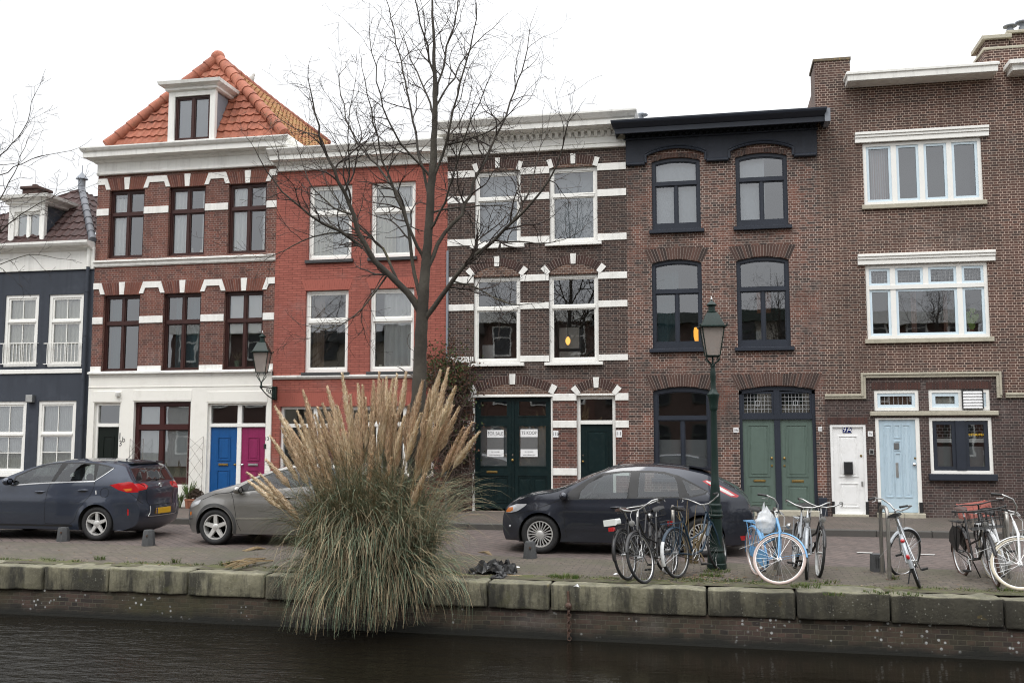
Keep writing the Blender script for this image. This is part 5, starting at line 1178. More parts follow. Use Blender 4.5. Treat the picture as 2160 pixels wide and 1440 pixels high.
for i, (a, b_) in enumerate(zip(jX, jX[1:])):
    if b_-a < .3: continue
    bm = bmesh.new(); bmesh.ops.create_cube(bm, size=1)
    dz = rnd.uniform(-.018, .018); dy = rnd.uniform(-.02, .02); L = b_-a-.018
    ya, yb = quay_y(a), quay_y(b_)
    for v_ in bm.verts:
        x = a+.009+(v_.co.x+.5)*L; y = quay_y(x)+dy+(v_.co.y+.5)*.58; z = -.40+(v_.co.z+.5)*.35+dz
        v_.co = (x, y, z)
    bmesh.ops.subdivide_edges(bm, edges=[e for e in bm.edges if abs(e.verts[0].co.x-e.verts[1].co.x) > .3], cuts=7, use_grid_fill=True)
    bmesh.ops.bevel(bm, geom=[e for e in bm.edges if len(e.link_faces) == 2 and e.calc_face_angle(0) > .5], offset=.035, segments=2, profile=.6, affect='EDGES')
    bmesh.ops.subdivide_edges(bm, edges=bm.edges[:], cuts=1, use_grid_fill=True)
    for v_ in bm.verts:
        p = v_.co*3.2; v_.co += V((0, mnoise.noise(p), mnoise.noise(p+V((7,3,1)))))*.016+V((0, mnoise.noise(v_.co*11), mnoise.noise(v_.co*11+V((2,9,4)))))*.006
    me = bpy.data.meshes.new('coping_stone'); bm.to_mesh(me); bm.free(); me.materials.append(M_COP)
    for p in me.polygons: p.use_smooth = True
    me.transform(Matrix.Translation(-V(qw.location))); o = bpy.data.objects.new('coping_stone', me); COL.objects.link(o); o.parent = qw
m = brick('wet_quay_brick', (.085,.053,.041), (.050,.037,.030), (.105,.095,.072), bw=.20, bh=.062, ms=.005, dark=(.022,.019,.017), patch=.85, patchcol=(.052,.050,.020), bstr=.9, warp=.03, bond=True)
nt = m.node_tree; b = nt.nodes['Principled BSDF']; cur = b.inputs['Base Color'].links[0].from_socket; gg = nt.nodes.new('ShaderNodeNewGeometry')
vo = N(nt, 'ShaderNodeTexVoronoi', Scale=13.0); nt.links.new(gg.outputs['Position'], vo.inputs['Vector'])
sp = mul(nt, ramp(nt, vo.outputs['Distance'], [(.17, (1,1,1)), (.28, (0,0,0))]), ramp(nt, noise_n(nt, 2.2, 3), [(.52, (0,0,0)), (.58, (.9,)*3)]))
cur = mixc(nt, sp, cur, (.42,.43,.42))
sep = nt.nodes.new('ShaderNodeSeparateXYZ'); nt.links.new(gg.outputs['Position'], sep.inputs[0])
f = ramp(nt, mul(nt, mul(nt, sep.outputs[2], 1.0, 'ADD'), mul(nt, noise_n(nt, 2.2, 5), .25), 'ADD'), [(.38, (1,1,1)), (.50, (0,0,0))])
cur = mixc(nt, f, cur, (.012,.012,.009)); nt.links.new(cur, b.inputs['Base Color'])
mb = MB(); nn = 60
for i in range(nn):
    a, b_ = XL+(XR-XL)*i/nn, XL+(XR-XL)*(i+1)/nn
    mb.face([(a,quay_y(a)+.05,-1.6),(b_,quay_y(b_)+.05,-1.6),(b_,quay_y(b_)+.05,-.385),(a,quay_y(a)+.05,-.385)])
    mb.face([(a,quay_y(a)+.05,-.385),(b_,quay_y(b_)+.05,-.385),(b_,quay_y(b_)+.7,-.385),(a,quay_y(a)+.7,-.385)])
mb.build('brick_face', m, qw)
rust = plain('rusty_iron', (.07,.035,.022), .8, .3, 20, dirt=(.25,.25,.24), dirt_amt=.5)
p = onz(1181, 1250, -.05); yq = quay_y(p.x)
t = thing('mooring_chain', 'rusty iron bar and chain hanging on the quay wall right of the grass', 'mooring chain', (p.x, yq, -.9))
fit(t, 'bar', rust, lambda m: (m.tube([(p.x-.01,yq-.02,-.14),(p.x+.0,yq-.035,-.30),(p.x-.01,yq-.01,-.75)], .018, 8), m.ball((p.x+.0,yq-.045,-.33), .045)))
def f(m):
    for k in range(9): m.torus((p.x+.01, yq-.05, -.36-k*.05), .026, .007, (1,0,0) if k % 2 else (0,1,0), 12, 5)
fit(t, 'chain', rust, f, 60)
# ------------------------------------------------------------------ weeds and moss along the coping
gr = MB(); rnd = random.Random(21)
def tuft(mb, c, n, r, h, rn, w=.006, droop=.4):
    for _ in range(n):
        a = rn.random()*2*pi; q = rn.random()**.5*r; b0 = c+V((cos(a)*q, sin(a)*q*.7, 0)); l = h*(.4+.8*rn.random()); d = V((cos(a)*droop*rn.random(), sin(a)*droop*rn.random()-.1, 1)).normalized()
        s = V((sin(a*3), cos(a*3), 0))*w; t1 = b0+d*l*.6; t2 = b0+d*l+V((cos(a)*l*.35, sin(a)*l*.3, -l*.12))
        mb.face([b0-s, b0+s, t1+s*.7, t1-s*.7]); mb.face([t1-s*.7, t1+s*.7, t2])
for k in range(900):
    x = rnd.uniform(-17, 9.5); dens = mnoise.noise(V((x*.8, 3, 0)))
    if rnd.random() > .45+dens: continue
    y = quay_y(x)+.56+abs(rnd.gauss(0, .10)); tuft(gr, V((x, y, -.055)), rnd.randint(8, 26), .05+.07*rnd.random(), .022+.045*rnd.random(), rnd, .004)
for (a, b_, n, r_, h_) in ((1190,1218,160,.22,.07),(1500,1215,120,.18,.06),(1545,1225,80,.15,.05),(1465,1222,70,.2,.04),(1700,1238,120,.2,.06),(1740,1228,60,.2,.05),(1760,1255,60,.14,.05),(1855,1250,80,.22,.045),(1920,1255,60,.15,.05),(370,1186,50,.08,.10),(212,1180,60,.10,.08),(475,1192,60,.10,.09),(135,1143,60,.11,.05),(310,1152,60,.10,.06),(1120,1178,60,.10,.05),(1512,1207,120,.20,.07),(1885,1222,40,.08,.08),(2130,1245,40,.15,.06),(395,1030,160,.12,.30),(383,1052,60,.14,.14)):
    z = GZ if b_ < 1060 else -.03; p = onz(a, b_, z); tuft(gr, p, n, r_, h_, rnd, .005)
o = gr.build('grass_tufts', island('weed_blade', [(0,(.045,.085,.018)),(.5,(.075,.12,.03)),(.8,(.12,.13,.045)),(1,(.17,.14,.07))], .8)); tag(o, kind='stuff')
lv = MB()
for k in range(900):
    x = rnd.uniform(-16, 9); y = quay_y(x)+.5+rnd.random()**2*1.7
    if rnd.random() < .35: q = onz(1480+rnd.gauss(0, 70), 1218+rnd.gauss(0, 5), -.04); x, y = q.x, q.y
    a = rnd.random()*6.3; s = .010+.018*rnd.random(); z = -.05+.05*(y-quay_y(x)-.3)/max(.5, road_y(x)-quay_y(x)-.3)+.006+rnd.random()*.01
    u = V((cos(a), sin(a), rnd.uniform(-.25,.25)))*s; v_ = V((-sin(a), cos(a), rnd.uniform(-.25,.25)))*s*.6; c = V((x, y, z)); lv.face([c-u, c-v_, c+u, c+v_])
o = lv.build('fallen_leaves', island('dead_leaf', [(0,(.09,.05,.025)),(.6,(.16,.10,.05)),(1,(.28,.23,.16))], .85)); tag(o, kind='stuff')
# moss strip, a low bumpy ridge behind the stones
mo = MB()
for k in range(360):
    x = rnd.uniform(-17, 9.5)
    if mnoise.noise(V((x*1.1, 8, 0))) < -.12: continue
    y = quay_y(x)+.54+abs(rnd.gauss(0,.07)); r_ = .03+.06*rnd.random(); mo.ball((x, y, -.052), (r_*1.8, r_, .012+.012*rnd.random()), 8, 4)
o = mo.build('moss', plain('moss', (.075,.078,.030), .95, .35, 9, bmp=.8, bs=90)); tag(o, kind='stuff')
# ------------------------------------------------------------------ bollards
mbz = plain('dark_bluestone', (.060,.062,.064), .75, .3, 9, dirt=(.12,.12,.11), dirt_amt=.5, bmp=.3, local=True)
UNDERB = plain('dark_groove', (.02,.02,.021), .9, .2, 9)
def bollard(px_, py_, w0, w1, h, label, z=0.0, sq=False):
    p = onz(px_, py_, z); t = thing('bollard', label, 'bollard', p, (0, 0, .2), group='low stone bollards along the quay'); m = MB()
    if sq: m.lathe([(w0*.71*1.05,-.05),(w0*.71,.02),(w1*.75,h*.6),(w1*.71,h),(w1*.55,h+.004)], (0,0,0), 4, rot=pi/4); [m.bbox(-w1/2+.02+k*w1/6, -w1/2+.035+k*w1/6, -w0/2-.003, -w0/2+.05, .06, h-.06, .003) for k in range(0)]
    else: m.lathe([(w0*.54,-.05),(w0*.53,.02),(w1*.53,h*.9),(w1*.46,h),(0,h+.006)], (0,0,0), 8, rot=.2)
    o = m.build('stone', mbz, t, local=True, smooth=25)
    if sq: m = MB(); [m.box(-.05+k*.033, -.042+k*.033, -w0/2-.004, -w0/2+.02, .05, h*.85) for k in range(4)]; m.build('grooves', UNDERB, t, local=True)
    if not sq:
        m = MB(); m.lathe([(.018,0),(.018,.03),(0,.03)], (0,-w0*.47,h*.6), 8); m.build('knob', rust, t, local=True)
    return t
bollard(133, 1141, .225, .19, .26, 'low tapered bluestone bollard in front of the slate blue car')
bollard(313, 1150, .225, .18, .28, 'low tapered bluestone bollard between slate blue and taupe cars beside pale dust')
bollard(1118, 1176, .215, .17, .26, 'low tapered bluestone bollard in front of the dark hatchback front wheel')
bollard(1851, 1203, .165, .15, .24, 'low square grooved bollard left of the steel bike stand near the silver bicycle', sq=True)
# ------------------------------------------------------------------ litter
def scrap(a, b_, s, name, label, mat='paper', z=-.035, h=.02):
    p = onz(a, b_, z); t = MB(); r_ = random.Random(int(a)); n = 7; ring_ = [V((cos(i*2*pi/n)*s*(.6+.5*r_.random()), sin(i*2*pi/n)*s*(.5+.4*r_.random()), h*r_.random())) for i in range(n)]
    for i in range(n): t.face([p+V((0,0,h*1.2)), p+ring_[i], p+ring_[(i+1) % n]]); 
    o = t.build(name, MT[mat]); tag(o, label, 'litter'); return o
scrap(1092, 1197, .05, 'paper_scrap', 'white paper scrap lying left of the front wheel bollard shadow')
scrap(1299, 1211, .045, 'paper_scrap', 'white crumpled paper scrap on the quay left of the parked bicycles')
scrap(1218, 1240, .055, 'metal_scrap', 'bent grey metal scrap on the edge of the coping stone', 'steel', -.02, .05)
def f():
    p = onz(1401, 1208, -.03); t = thing('plastic_cup', 'clear plastic cup lying under the blue bicycle wheel', 'cup', p); m = MB()
    m.lathe([(.035,0),(.05,.12),(.047,.12),(.032,.004),(0,.004)], (0,0,0), 16); m.xform(Matrix.Translation((0,0,.045)) @ Matrix.Rotation(radians(80), 4, 'X') @ Matrix.Rotation(.4, 4, 'Y')); m.build('cup', plain('frosted_plastic', (.6,.6,.6), .3, .1, 10), t, local=True, smooth=40)
f()
# torn black plastic lying on the coping beside the pampas grass
p = onz(1030, 1212, -.05); mb = MB(); rnd = random.Random(2); n = 16
def bag(cx, cy, sx, sy, hz, seed, drop=0):
    P = []
    for i in range(n+1):
        for j in range(n+1):
            u, v_ = i/n*2-1, j/n*2-1; k = V((u*2.2+seed, v_*2.2, seed*1.7)); e_ = max(0, 1-(u*u+v_*v_)*.6); z = hz*e_*(.55+.9*mnoise.noise(k*1.3))+.05*hz*mnoise.noise(k*5); y = cy+v_*sy+.05*mnoise.noise(k*2+V((5,0,0))); x = cx+u*sx+.06*mnoise.noise(k*2)
            zz = -.05+max(.008, z)
            edge = quay_y(x)-.005
            if y < edge: zz -= (edge-y)*1.6*drop; y = edge-.03-.02*(edge-y)
            P.append((x, y, zz))
    mb.mesh(P, [(i*(n+1)+j, i*(n+1)+j+1, (i+1)*(n+1)+j+1, (i+1)*(n+1)+j) for i in range(n) for j in range(n)])
bag(p.x, p.y+.12, .30, .16, .22, 1.3); bag(p.x+.22, p.y+.16, .16, .13, .26, 4.1); bag(p.x+.20, p.y-.16, .10, .20, .05, 7.7, 1.0)
m = plain('torn_black_plastic', (.018,.018,.019), .32, .4, 8, dirt=(.16,.15,.14), dirt_amt=.5)
o = mb.build('torn_bag', m, smooth=50); tag(o, 'torn black plastic sheet crumpled on the quay edge beside the pampas grass', 'plastic bag')
st = MB(); q = onz(1062, 1212, -.04); st.tube([q, onz(1125, 1213, -.04)], [.008, .005], 6)
q = onz(1092, 1170, 0); st2 = MB(); st2.tube([q, q+V((.35,-.12,.012)), q+V((.8,-.1,.01))], .006, 5)
o = st.build('cane', plain('dry_cane', (.40,.30,.18), .8, .2, 10)); tag(o, 'dry pale cane lying on coping right of the torn plastic', 'cane')
# ================================================================== bare trees
BARK = None
m, nt, b = newmat('tree_bark'); n1 = noise_n(nt, 2.2, 6, None, .65); n2 = noise_n(nt, 26, 4)
c = ramp(nt, n1, [(.3, (.026,.022,.018)), (.5, (.050,.043,.034)), (.7, (.078,.070,.056))])
g = nt.nodes.new('ShaderNodeNewGeometry'); s = nt.nodes.new('ShaderNodeSeparateXYZ'); nt.links.new(g.outputs['Normal'], s.inputs[0])
mossf = mul(nt, ramp(nt, s.outputs[2], [(.05, (0,0,0)), (.6, (.75,)*3)]), ramp(nt, noise_n(nt, 1.3, 4), [(.48, (0,0,0)), (.62, (1,1,1))]))
sp = nt.nodes.new('ShaderNodeSeparateXYZ'); nt.links.new(g.outputs['Position'], sp.inputs[0]); low = ramp(nt, mul(nt, sp.outputs[2], .1), [(.42, (1,1,1)), (.62, (0,0,0))])
c = mixc(nt, mul(nt, mossf, low), c, (.085,.080,.018)); nt.links.new(c, b.inputs['Base Color']); b.inputs['Roughness'].default_value = .9; bump(nt, b, mul(nt, n2, n1, 'ADD'), .6, .015); BARK = m
m, nt, b = newmat('twig_bark'); b.inputs['Base Color'].default_value = (.040,.029,.024,1); b.inputs['Roughness'].default_value = .85; TWIG = m
class Grower:
    def __init__(s, seed): s.r = random.Random(seed); s.big = MB(); s.small = MB()
    def limb(s, pts, r0, r1, kids=True, n=8, spawn=.26, frac0=.22, reach=1.0):
        # pts: 3D polyline; resample with wobble, taper r0 -> r1
        P = []
        for a, b_ in zip(pts, pts[1:]):
            k = max(1, int((b_-a).length/.16))
            for i in range(k): P.append(a.lerp(b_, i/k))
        P.append(pts[-1]); L = 0; cum = [0]
        for _ in range(2):
            P = [P[0]]+[(P[i-1]+P[i]*2+P[i+1])/4 for i in range(1, len(P)-1)]+[P[-1]]
        for i in range(1, len(P)):
            if i < len(P)-1: P[i] = P[i]+V((s.r.gauss(0,.013), s.r.gauss(0,.015), s.r.gauss(0,.010)))
            L += (P[i]-P[i-1]).length; cum.append(L)
        R = [max(r1, r0+(r1-r0)*(q/L)**.85) for q in cum]
        s.big.tube(P, R, n, cap=False)
        if not kids: return P
        d_next = L*frac0
        while d_next < L:
            i = min(range(len(cum)), key=lambda q: abs(cum[q]-d_next)); i = max(1, min(i, len(P)-1)); t = (P[i]-P[i-1]).normalized()
            s.shoot(P[i], t, min(R[i]*.65, .019), (.55+.9*s.r.random())*reach*(1.15-.5*d_next/L), 1); d_next += spawn*.85*(.5+s.r.random())
        s.shoot(P[-1], (P[-1]-P[-2]).normalized(), r1, .6*reach, 1, straight=True)
        return P
    def shoot(s, p, t, r, L, lev, straight=False):
        rn = s.r
        if not straight:
            ax = t.cross(V((rn.gauss(0,1), rn.gauss(0,1), rn.gauss(0,1))))
            if ax.length < 1e-4: return
            ax.normalize(); d = Matrix.Rotation(radians(rn.uniform(32, 68)), 3, ax) @ t
        else: d = t.copy()
        k = max(3, int(L/.11)); st = L/k; P = [p]; q = p.copy(); rad = [r]
        up = .05 if lev == 1 else .025
        for i in range(k):
            d = (d+V((rn.gauss(0,.19), rn.gauss(0,.19), rn.gauss(0,.17)+up))).normalized(); q = q+d*st; P.append(q.copy()); rad.append(max(.0027, r*(1-.72*(i+1)/k)))
        s.small.tube(P, rad, 4 if lev == 1 else 3, cap=False)
        if lev < 3:
            m_ = {1: 5.6, 2: 5.0}[lev]*L
            for _ in range(int(m_+rn.random())):
                i = rn.randint(1, len(P)-1); s.shoot(P[i], (P[i]-P[i-1]).normalized(), rad[i]*.75, L*rn.uniform(.25, .6), lev+1)
    def done(s, root):
        a = s.big.build('trunk', BARK, root, smooth=80); b_ = s.small.build('branches', TWIG, root); return a, b_
def path(px_pts, Y0, dys, seed=0):
    n = len(px_pts); return [at(a, b_, Y0+dys*(i/(n-1))**1.2) for i, (a, b_) in enumerate(px_pts)]
TY = 15.25; tb = V((at(877, 1150, TY).x, TY, -.03))
tree = thing('bare_tree', 'tall leafless tree with spreading twiggy branches behind the pampas grass', 'tree', tb)
G = Grower(5); sc_ = 133.0
tr = [(877,1165,38),(878,1100,34),(879,1000,33),(881,860,32),(886,760,29),(889,690,27),(893,620,24),(898,560,21),(903,500,19),(907,430,18),(912,360,17),(917,273,13),(918,200,11),(916,130,8),(914,60,6),(911,0,4.5),(908,-70,3),(905,-130,1.5)]
P = [at(a, b_, TY) for a, b_, w in tr]; P[0].z = -.1
G.big.tube([tb+V((0,0,-.1)), tb+V((0,0,.05)), tb+V((0,0,.25))], [.22,.18,.145], 12, cap=False)
R_ = [w/2/sc_ for a, b_, w in tr]; Q = []; Rq = []
for i in range(len(P)-1):
    for k in range(4): f = k/4; Q.append(P[i].lerp(P[i+1], f)+V((G.r.gauss(0,.004),G.r.gauss(0,.004),0))); Rq.append(R_[i]+(R_[i+1]-R_[i])*f)
G.big.tube(Q, Rq, 12, cap=False)
LIMBS = [([(885,655),(850,600),(817,580),(790,550),(763,520),(753,487),(745,453),(727,413),(717,380),(690,330),(672,290),(668,240),(655,190)],14,2,-1.0),
 ([(765,522),(733,497),(673,467),(633,440),(593,403),(567,367),(545,330)],7,1.6,-.9),([(838,592),(820,540),(793,510),(767,483),(730,452),(700,410),(682,370)],6,1.6,.8),
 ([(888,640),(868,557),(867,507),(857,453),(837,403),(803,363),(780,337),(757,307),(735,270),(722,220),(715,160)],8,1.6,.9),
 ([(895,560),(880,520),(860,467),(850,440),(827,390),(806,340),(798,290),(785,230),(770,170)],7,1.6,-.8),
 ([(888,690),(913,640),(947,610),(960,580),(977,557),(1010,533),(1043,507),(1077,473),(1100,453),(1133,413),(1160,383),(1183,347),(1190,313),(1195,273)],11,1.8,-.9),
 ([(900,570),(920,517),(943,487),(973,453),(993,413),(1003,383),(1020,340),(1037,307),(1060,267),(1070,240),(1085,190),(1110,130),(1115,80)],9,1.6,.9),
 ([(907,420),(888,340),(877,300),(872,260),(866,230),(855,170),(840,110),(830,60),(815,0)],6,1.6,.7),([(910,385),(935,330),(947,300),(950,260),(965,200),(985,130),(1000,70),(1005,10)],6,1.6,-.6),
 ([(945,305),(980,298),(1005,290),(1043,277),(1073,240),(1100,210)],4.5,1.4,-.5),([(917,215),(935,140),(950,80),(965,20),(975,-50)],5,1.4,.5),([(917,180),(900,100),(885,50),(880,0),(870,-60)],5,1.4,-.5),
 ([(815,583),(793,607),(767,650),(727,690),(693,703),(660,690)],4,1.2,-.7),([(755,497),(717,483),(657,500),(600,527),(560,547)],4,1.2,-.8),([(953,592),(1007,607),(1043,627),(1093,653),(1120,640)],4,1.2,-.6),
 ([(1043,507),(1095,510),(1140,520),(1190,505)],4,1.2,.4),([(906,450),(940,437),(990,440),(1040,430),(1080,440)],4.5,1.3,.9),([(910,375),(870,330),(840,300),(815,250),(800,200),(790,140),(780,80)],5,1.3,-1.0),
 ([(903,490),(930,455),(950,400),(965,340),(985,270),(1010,220),(1030,170)],5,1.3,-1.1),([(745,453),(700,440),(660,400),(640,350),(625,300)],4,1.2,.5),([(727,413),(735,370),(740,320),(730,260),(745,200)],4,1.2,-.5),
 ([(1077,473),(1110,430),(1120,380),(1135,330),(1150,290)],4,1.2,.6),([(918,250),(900,200),(880,150),(860,110),(850,70)],4.5,1.3,.8),([(917,230),(945,180),(965,150),(990,100),(1040,60)],4.5,1.3,.9)]
for pts, w0, w1, dy in LIMBS: G.limb(path(pts, TY, dy), w0*.58/sc_, w1*.6/sc_, spawn=.27, reach=.95)
ta, tbr = G.done(tree)
# second tree, its trunk left of the frame
TY2 = 14.9; tb2 = V((at(-190, 1100, TY2).x, TY2, -.03)); tree2 = thing('bare_tree', 'leafless tree beside the slate blue house, only its fine twigs in view', 'tree', tb2)
G2 = Grower(8); s2 = 140.0; c2 = at(-180, 620, TY2)
G2.big.tube([tb2+V((0,0,-.1)), tb2+V((0,0,.6)), tb2.lerp(c2, .5), c2, at(-175, 350, TY2), at(-165, 100, TY2), at(-160, -120, TY2)], [.17,.13,.115,.10,.07,.04,.01], 12, cap=False)
for pts, w0, w1, dy in [([(-180,640),(-80,560),(-20,460),(10,400),(35,350),(60,290)],7,1.2,.5),([(-180,660),(-60,540),(0,490),(60,440),(110,415),(160,397)],6,1.2,-.5),([(-178,560),(-60,400),(0,330),(40,290),(62,240),(76,195)],6,1.2,-.8),([(-180,680),(-60,590),(20,545),(80,535),(120,545)],5,1.2,.4),([(-178,500),(-80,420),(-10,370),(50,345),(110,320),(150,318)],5,1.2,.8),([(-178,600),(-70,500),(-10,430),(40,415),(90,400)],5,1.2,-.2)]:
    G2.limb(path(pts, TY2, dy), w0/2/s2, w1/2/s2, spawn=.30, frac0=.3, reach=.72)
G2.done(tree2)
# trees on the near bank, seen only in reflections
for i, (x, y) in enumerate(((-7.5, -4.5), (3.2, -4.0), (11.0, -5.0))):
    t = thing('bare_tree', 'leafless tree on the near bank, %s, seen mirrored in the window panes' % ('leftmost', 'middle', 'rightmost')[i], 'tree', (x, y, 0), (0, 0, 1.3*i))
    for o in (ta, tbr): c = o.copy(); COL.objects.link(c); c.parent = t
# ================================================================== pampas grass
rnd = random.Random(33); pc = onz(800, 1188, -.05); PX, PY = pc.x+.26, 14.2
pg = thing('pampas_grass', 'huge pampas grass clump with tan plumes and drooping blades on the quay edge', 'ornamental grass', (PX, PY, -.05))
bl = MB()
def blade(base, az, el, L, w, curl, wob):
    n = 9; st = L/n; p = base.copy(); e = el; h = V((cos(az), sin(az), 0)); side = V((-sin(az), cos(az), 0)); tw = rnd.uniform(-.9, .9); pts = []
    kink = rnd.randint(3, 7) if rnd.random() < .16 else -1
    for i in range(n+1):
        t = i/n; ww = w*(1-.85*t**1.6)*(.7 if i == 0 else 1); s_ = side*cos(tw+t)+V((0,0,1))*sin(tw+t)*.6; pts.append((p-s_*ww, p+s_*ww))
        if i == kink: e -= rnd.uniform(.5, 1.6)
        d = h*cos(e)+V((0,0,sin(e))); p = p+d*st+side*wob*st*(t-.3); e -= curl*(.35+1.5*t)*st; e = max(e, -1.5)
        if p.y > quay_y(p.x)+.02: p.z = max(p.z, -.03+.01*i)
        elif p.z < -.60: p.z = -.60-.004*i
        if p.y < quay_y(p.x)-.01 and p.z < 0 and p.y > quay_y(p.x)-.06: p.y = quay_y(p.x)-.06
    for a, b_ in zip(pts, pts[1:]): bl.face([a[0], a[1], b_[1], b_[0]])
wisps = []
for k in range(420):                                # wisps: neighbouring blades bend together
    az = rnd.random()*2*pi if rnd.random() < .42 else -pi/2+rnd.gauss(0, .85)
    if rnd.random() < .14: wisps.append((az, radians(rnd.uniform(62, 88)), rnd.uniform(2.1, 2.75), rnd.uniform(.55, .95), rnd.gauss(0, .3), rnd.random(), rnd.random()*2*pi)); continue
    wisps.append((az, radians(rnd.uniform(58, 90)) if rnd.random() < .70 else radians(rnd.uniform(5, 50)), rnd.uniform(1.25, 2.5), rnd.uniform(.95, 1.9), rnd.gauss(0, .25), rnd.random(), rnd.random()*2*pi))
for k in range(7200):
    az, el, L, cu, wo, q, a0 = wisps[k % len(wisps)]
    az += rnd.gauss(0, .13); el += rnd.gauss(0, .07); L *= rnd.uniform(.75, 1.08); q = min(1, q**.5*rnd.uniform(.85, 1.1)); a0 += rnd.gauss(0, .12)
    base = V((PX+cos(a0)*q*.84, PY+sin(a0)*q*.40, -.04)); base.x += .2*cos(az)*rnd.random(); base.y += .1*sin(az)*rnd.random(); base.y = max(base.y, quay_y(base.x)+.05)
    side_ = abs(base.x-PX+.55*L*cos(az))
    blade(base, az, el, L*(.93 if sin(az) < .3 else .85)*(1-.22*max(0, min(1, (side_-.45)/.75)) if sin(az) < 0 else 1), rnd.uniform(.0042, .0078), cu*(1.9/L)**.5*rnd.uniform(.88, 1.12), wo+rnd.gauss(0, .08))
for k in range(3400):                               # short broken straw inside the clump
    a0 = rnd.random()*6.3; q = rnd.random()**.5; base = V((PX+cos(a0)*q*.75, PY+sin(a0)*q*.42, .25+rnd.random()*1.0)); blade(base, rnd.random()*6.3, rnd.uniform(-.2, 1.55), rnd.uniform(.3, .9), .0050, rnd.uniform(.5, 2.5), rnd.gauss(0, .8))
o = bl.build('blades', island('pampas_blade', [(0,(.072,.102,.064)),(.2,(.122,.158,.100)),(.42,(.195,.225,.150)),(.50,(.085,.09,.048)),(.56,(.21,.17,.10)),(.8,(.36,.29,.185)),(.92,(.20,.145,.085)),(1,(.08,.055,.034))], .75), pg); o['kind'] = 'stuff'
PLM = []
m, nt, b = newmat('pampas_plume'); g = nt.nodes.new('ShaderNodeNewGeometry'); c = ramp(nt, g.outputs['Random Per Island'], [(0,(.42,.30,.19)),(.4,(.60,.46,.31)),(.8,(.72,.58,.42)),(1,(.80,.70,.56))])
oi = nt.nodes.new('ShaderNodeObjectInfo'); c = mixc(nt, .45, c, ramp(nt, oi.outputs['Random'], [(0,(.30,.26,.23)),(1,(.76,.73,.67))]), 'OVERLAY'); nt.links.new(c, b.inputs['Base Color']); b.inputs['Roughness'].default_value = .9; M_PL = m
M_ST = plain('pampas_stem', (.30,.22,.12), .8, .2, 10)
TIPS = [(515,120),(645,95),(725,25),(620,185),(770,140),(810,80),(835,90),(895,70),(925,20),(965,45),(1020,30),(1070,20),(1000,55),(1160,65),(1200,115),(1255,10),(1298,0),(1335,100),(1355,210),(1425,290),(1465,340),(365,205),(335,360),(400,320),(470,280),(485,230),(410,380),(315,490),(285,570),(215,560),(220,605),(580,250),(690,310),(530,240),(760,300),(875,250),(985,200),(1040,190),(1085,200),(1010,250),(945,60),(850,160),(700,200),(655,240),(560,330),(600,360),(640,340),(740,420),(800,300),(830,330),(900,240),(930,300),(1060,260),(1110,210),(1130,180),(1150,240),(1180,280),(1230,200),(1270,220),(1300,260),(1380,320),(1170,570),(990,480),(455,330),(500,400),(545,300),(605,480),(520,420),(425,290),(1240,140),(1010,150),(960,160),(1030,380),(1210,320),(1320,200)]+[(random.Random(k*13+5).uniform(430, 1340), random.Random(k*29+3).uniform(190, 470)) for k in range(12)]
STEM = MB()
for k, (a, b_) in enumerate(TIPS):
    px_, py_ = 440+a/2.571, 780+b_/2.571; Yt = PY+rnd.uniform(-.55, .75)+(.25 if b_ < 100 else 0); tip = at(px_, py_, Yt); bx = PX+(tip.x-PX)*.35; base = V((bx, PY+(Yt-PY)*.3, -.03)); L = (tip-base).length
    out = (tip-base); mid = base.lerp(tip, .5)+V((-out.x*.10+rnd.gauss(0,.07), rnd.gauss(0,.06), .10*abs(out.x)))
    def q(t): return base*(1-t)**2+mid*2*t*(1-t)+tip*t*t
    pl = rnd.uniform(.60, .92) if L > 1.6 else rnd.uniform(.4, .55); t0 = 1-pl/L
    STEM.tube([q(i/10*(t0+.1)) for i in range(11)], [.007]*6+[.005]*5, 5)
    pm = MB(); ns = 460; wm = rnd.uniform(.036, .056)
    ax = [q(t0+(1-t0)*i/10) for i in range(11)]
    pm.tube(ax, [wm*.55*sin(pi*min(1,(i/10)**.6*.97+.03))+.002 for i in range(11)], 6)
    for s_ in range(ns):
        u = rnd.random(); f = u*10; i = min(9, int(f)); p = ax[i].lerp(ax[i+1], f-i); tg = (ax[i+1]-ax[i]).normalized(); a_ = rnd.random()*2*pi
        n1_ = tg.cross(V((.3,.9,.1))).normalized(); n2_ = tg.cross(n1_); rad = n1_*cos(a_)+n2_*sin(a_); env = wm*sin(pi*min(1,u**.6*.95+.05))
        d = (tg*1.0+rad*(.22+.22*rnd.random())-V((0,0,.10*rnd.random()))).normalized(); l = (.08+.11*rnd.random())*(1-.62*u); s2_ = rad.cross(tg)*(.0040+.004*rnd.random()); p0 = p+rad*env*.45
        p1 = p0+d*l*.6+rad*.004; p2 = p0+d*l-V((0,0,.006)); pm.face([p0-s2_*.6, p0+s2_*.6, p1+s2_, p1-s2_]); pm.face([p1-s2_, p1+s2_, p2])
    o = pm.build('plume', M_PL, pg)
STEM.build('stems', M_ST, pg)
fs = MB()
for (a, b_, c_, d_) in ((478, 1198, 560, 1178), (492, 1200, 575, 1183), (515, 1165, 565, 1160), (1010, 1168, 1040, 1175), (470,1193,540,1190)):
    p0, p1 = onz(a, b_, -.03), onz(c_, d_, -.03)
    for k in range(14): w_ = V((rnd.gauss(0,.02), rnd.gauss(0,.02), .01+rnd.random()*.03)); fs.tube([p0+w_, p0.lerp(p1,.5)+w_*1.3+V((0,0,.03)), p1+w_*.5], [.003,.004,.002], 4)
fs.build('fallen_straw', M_ST, pg)
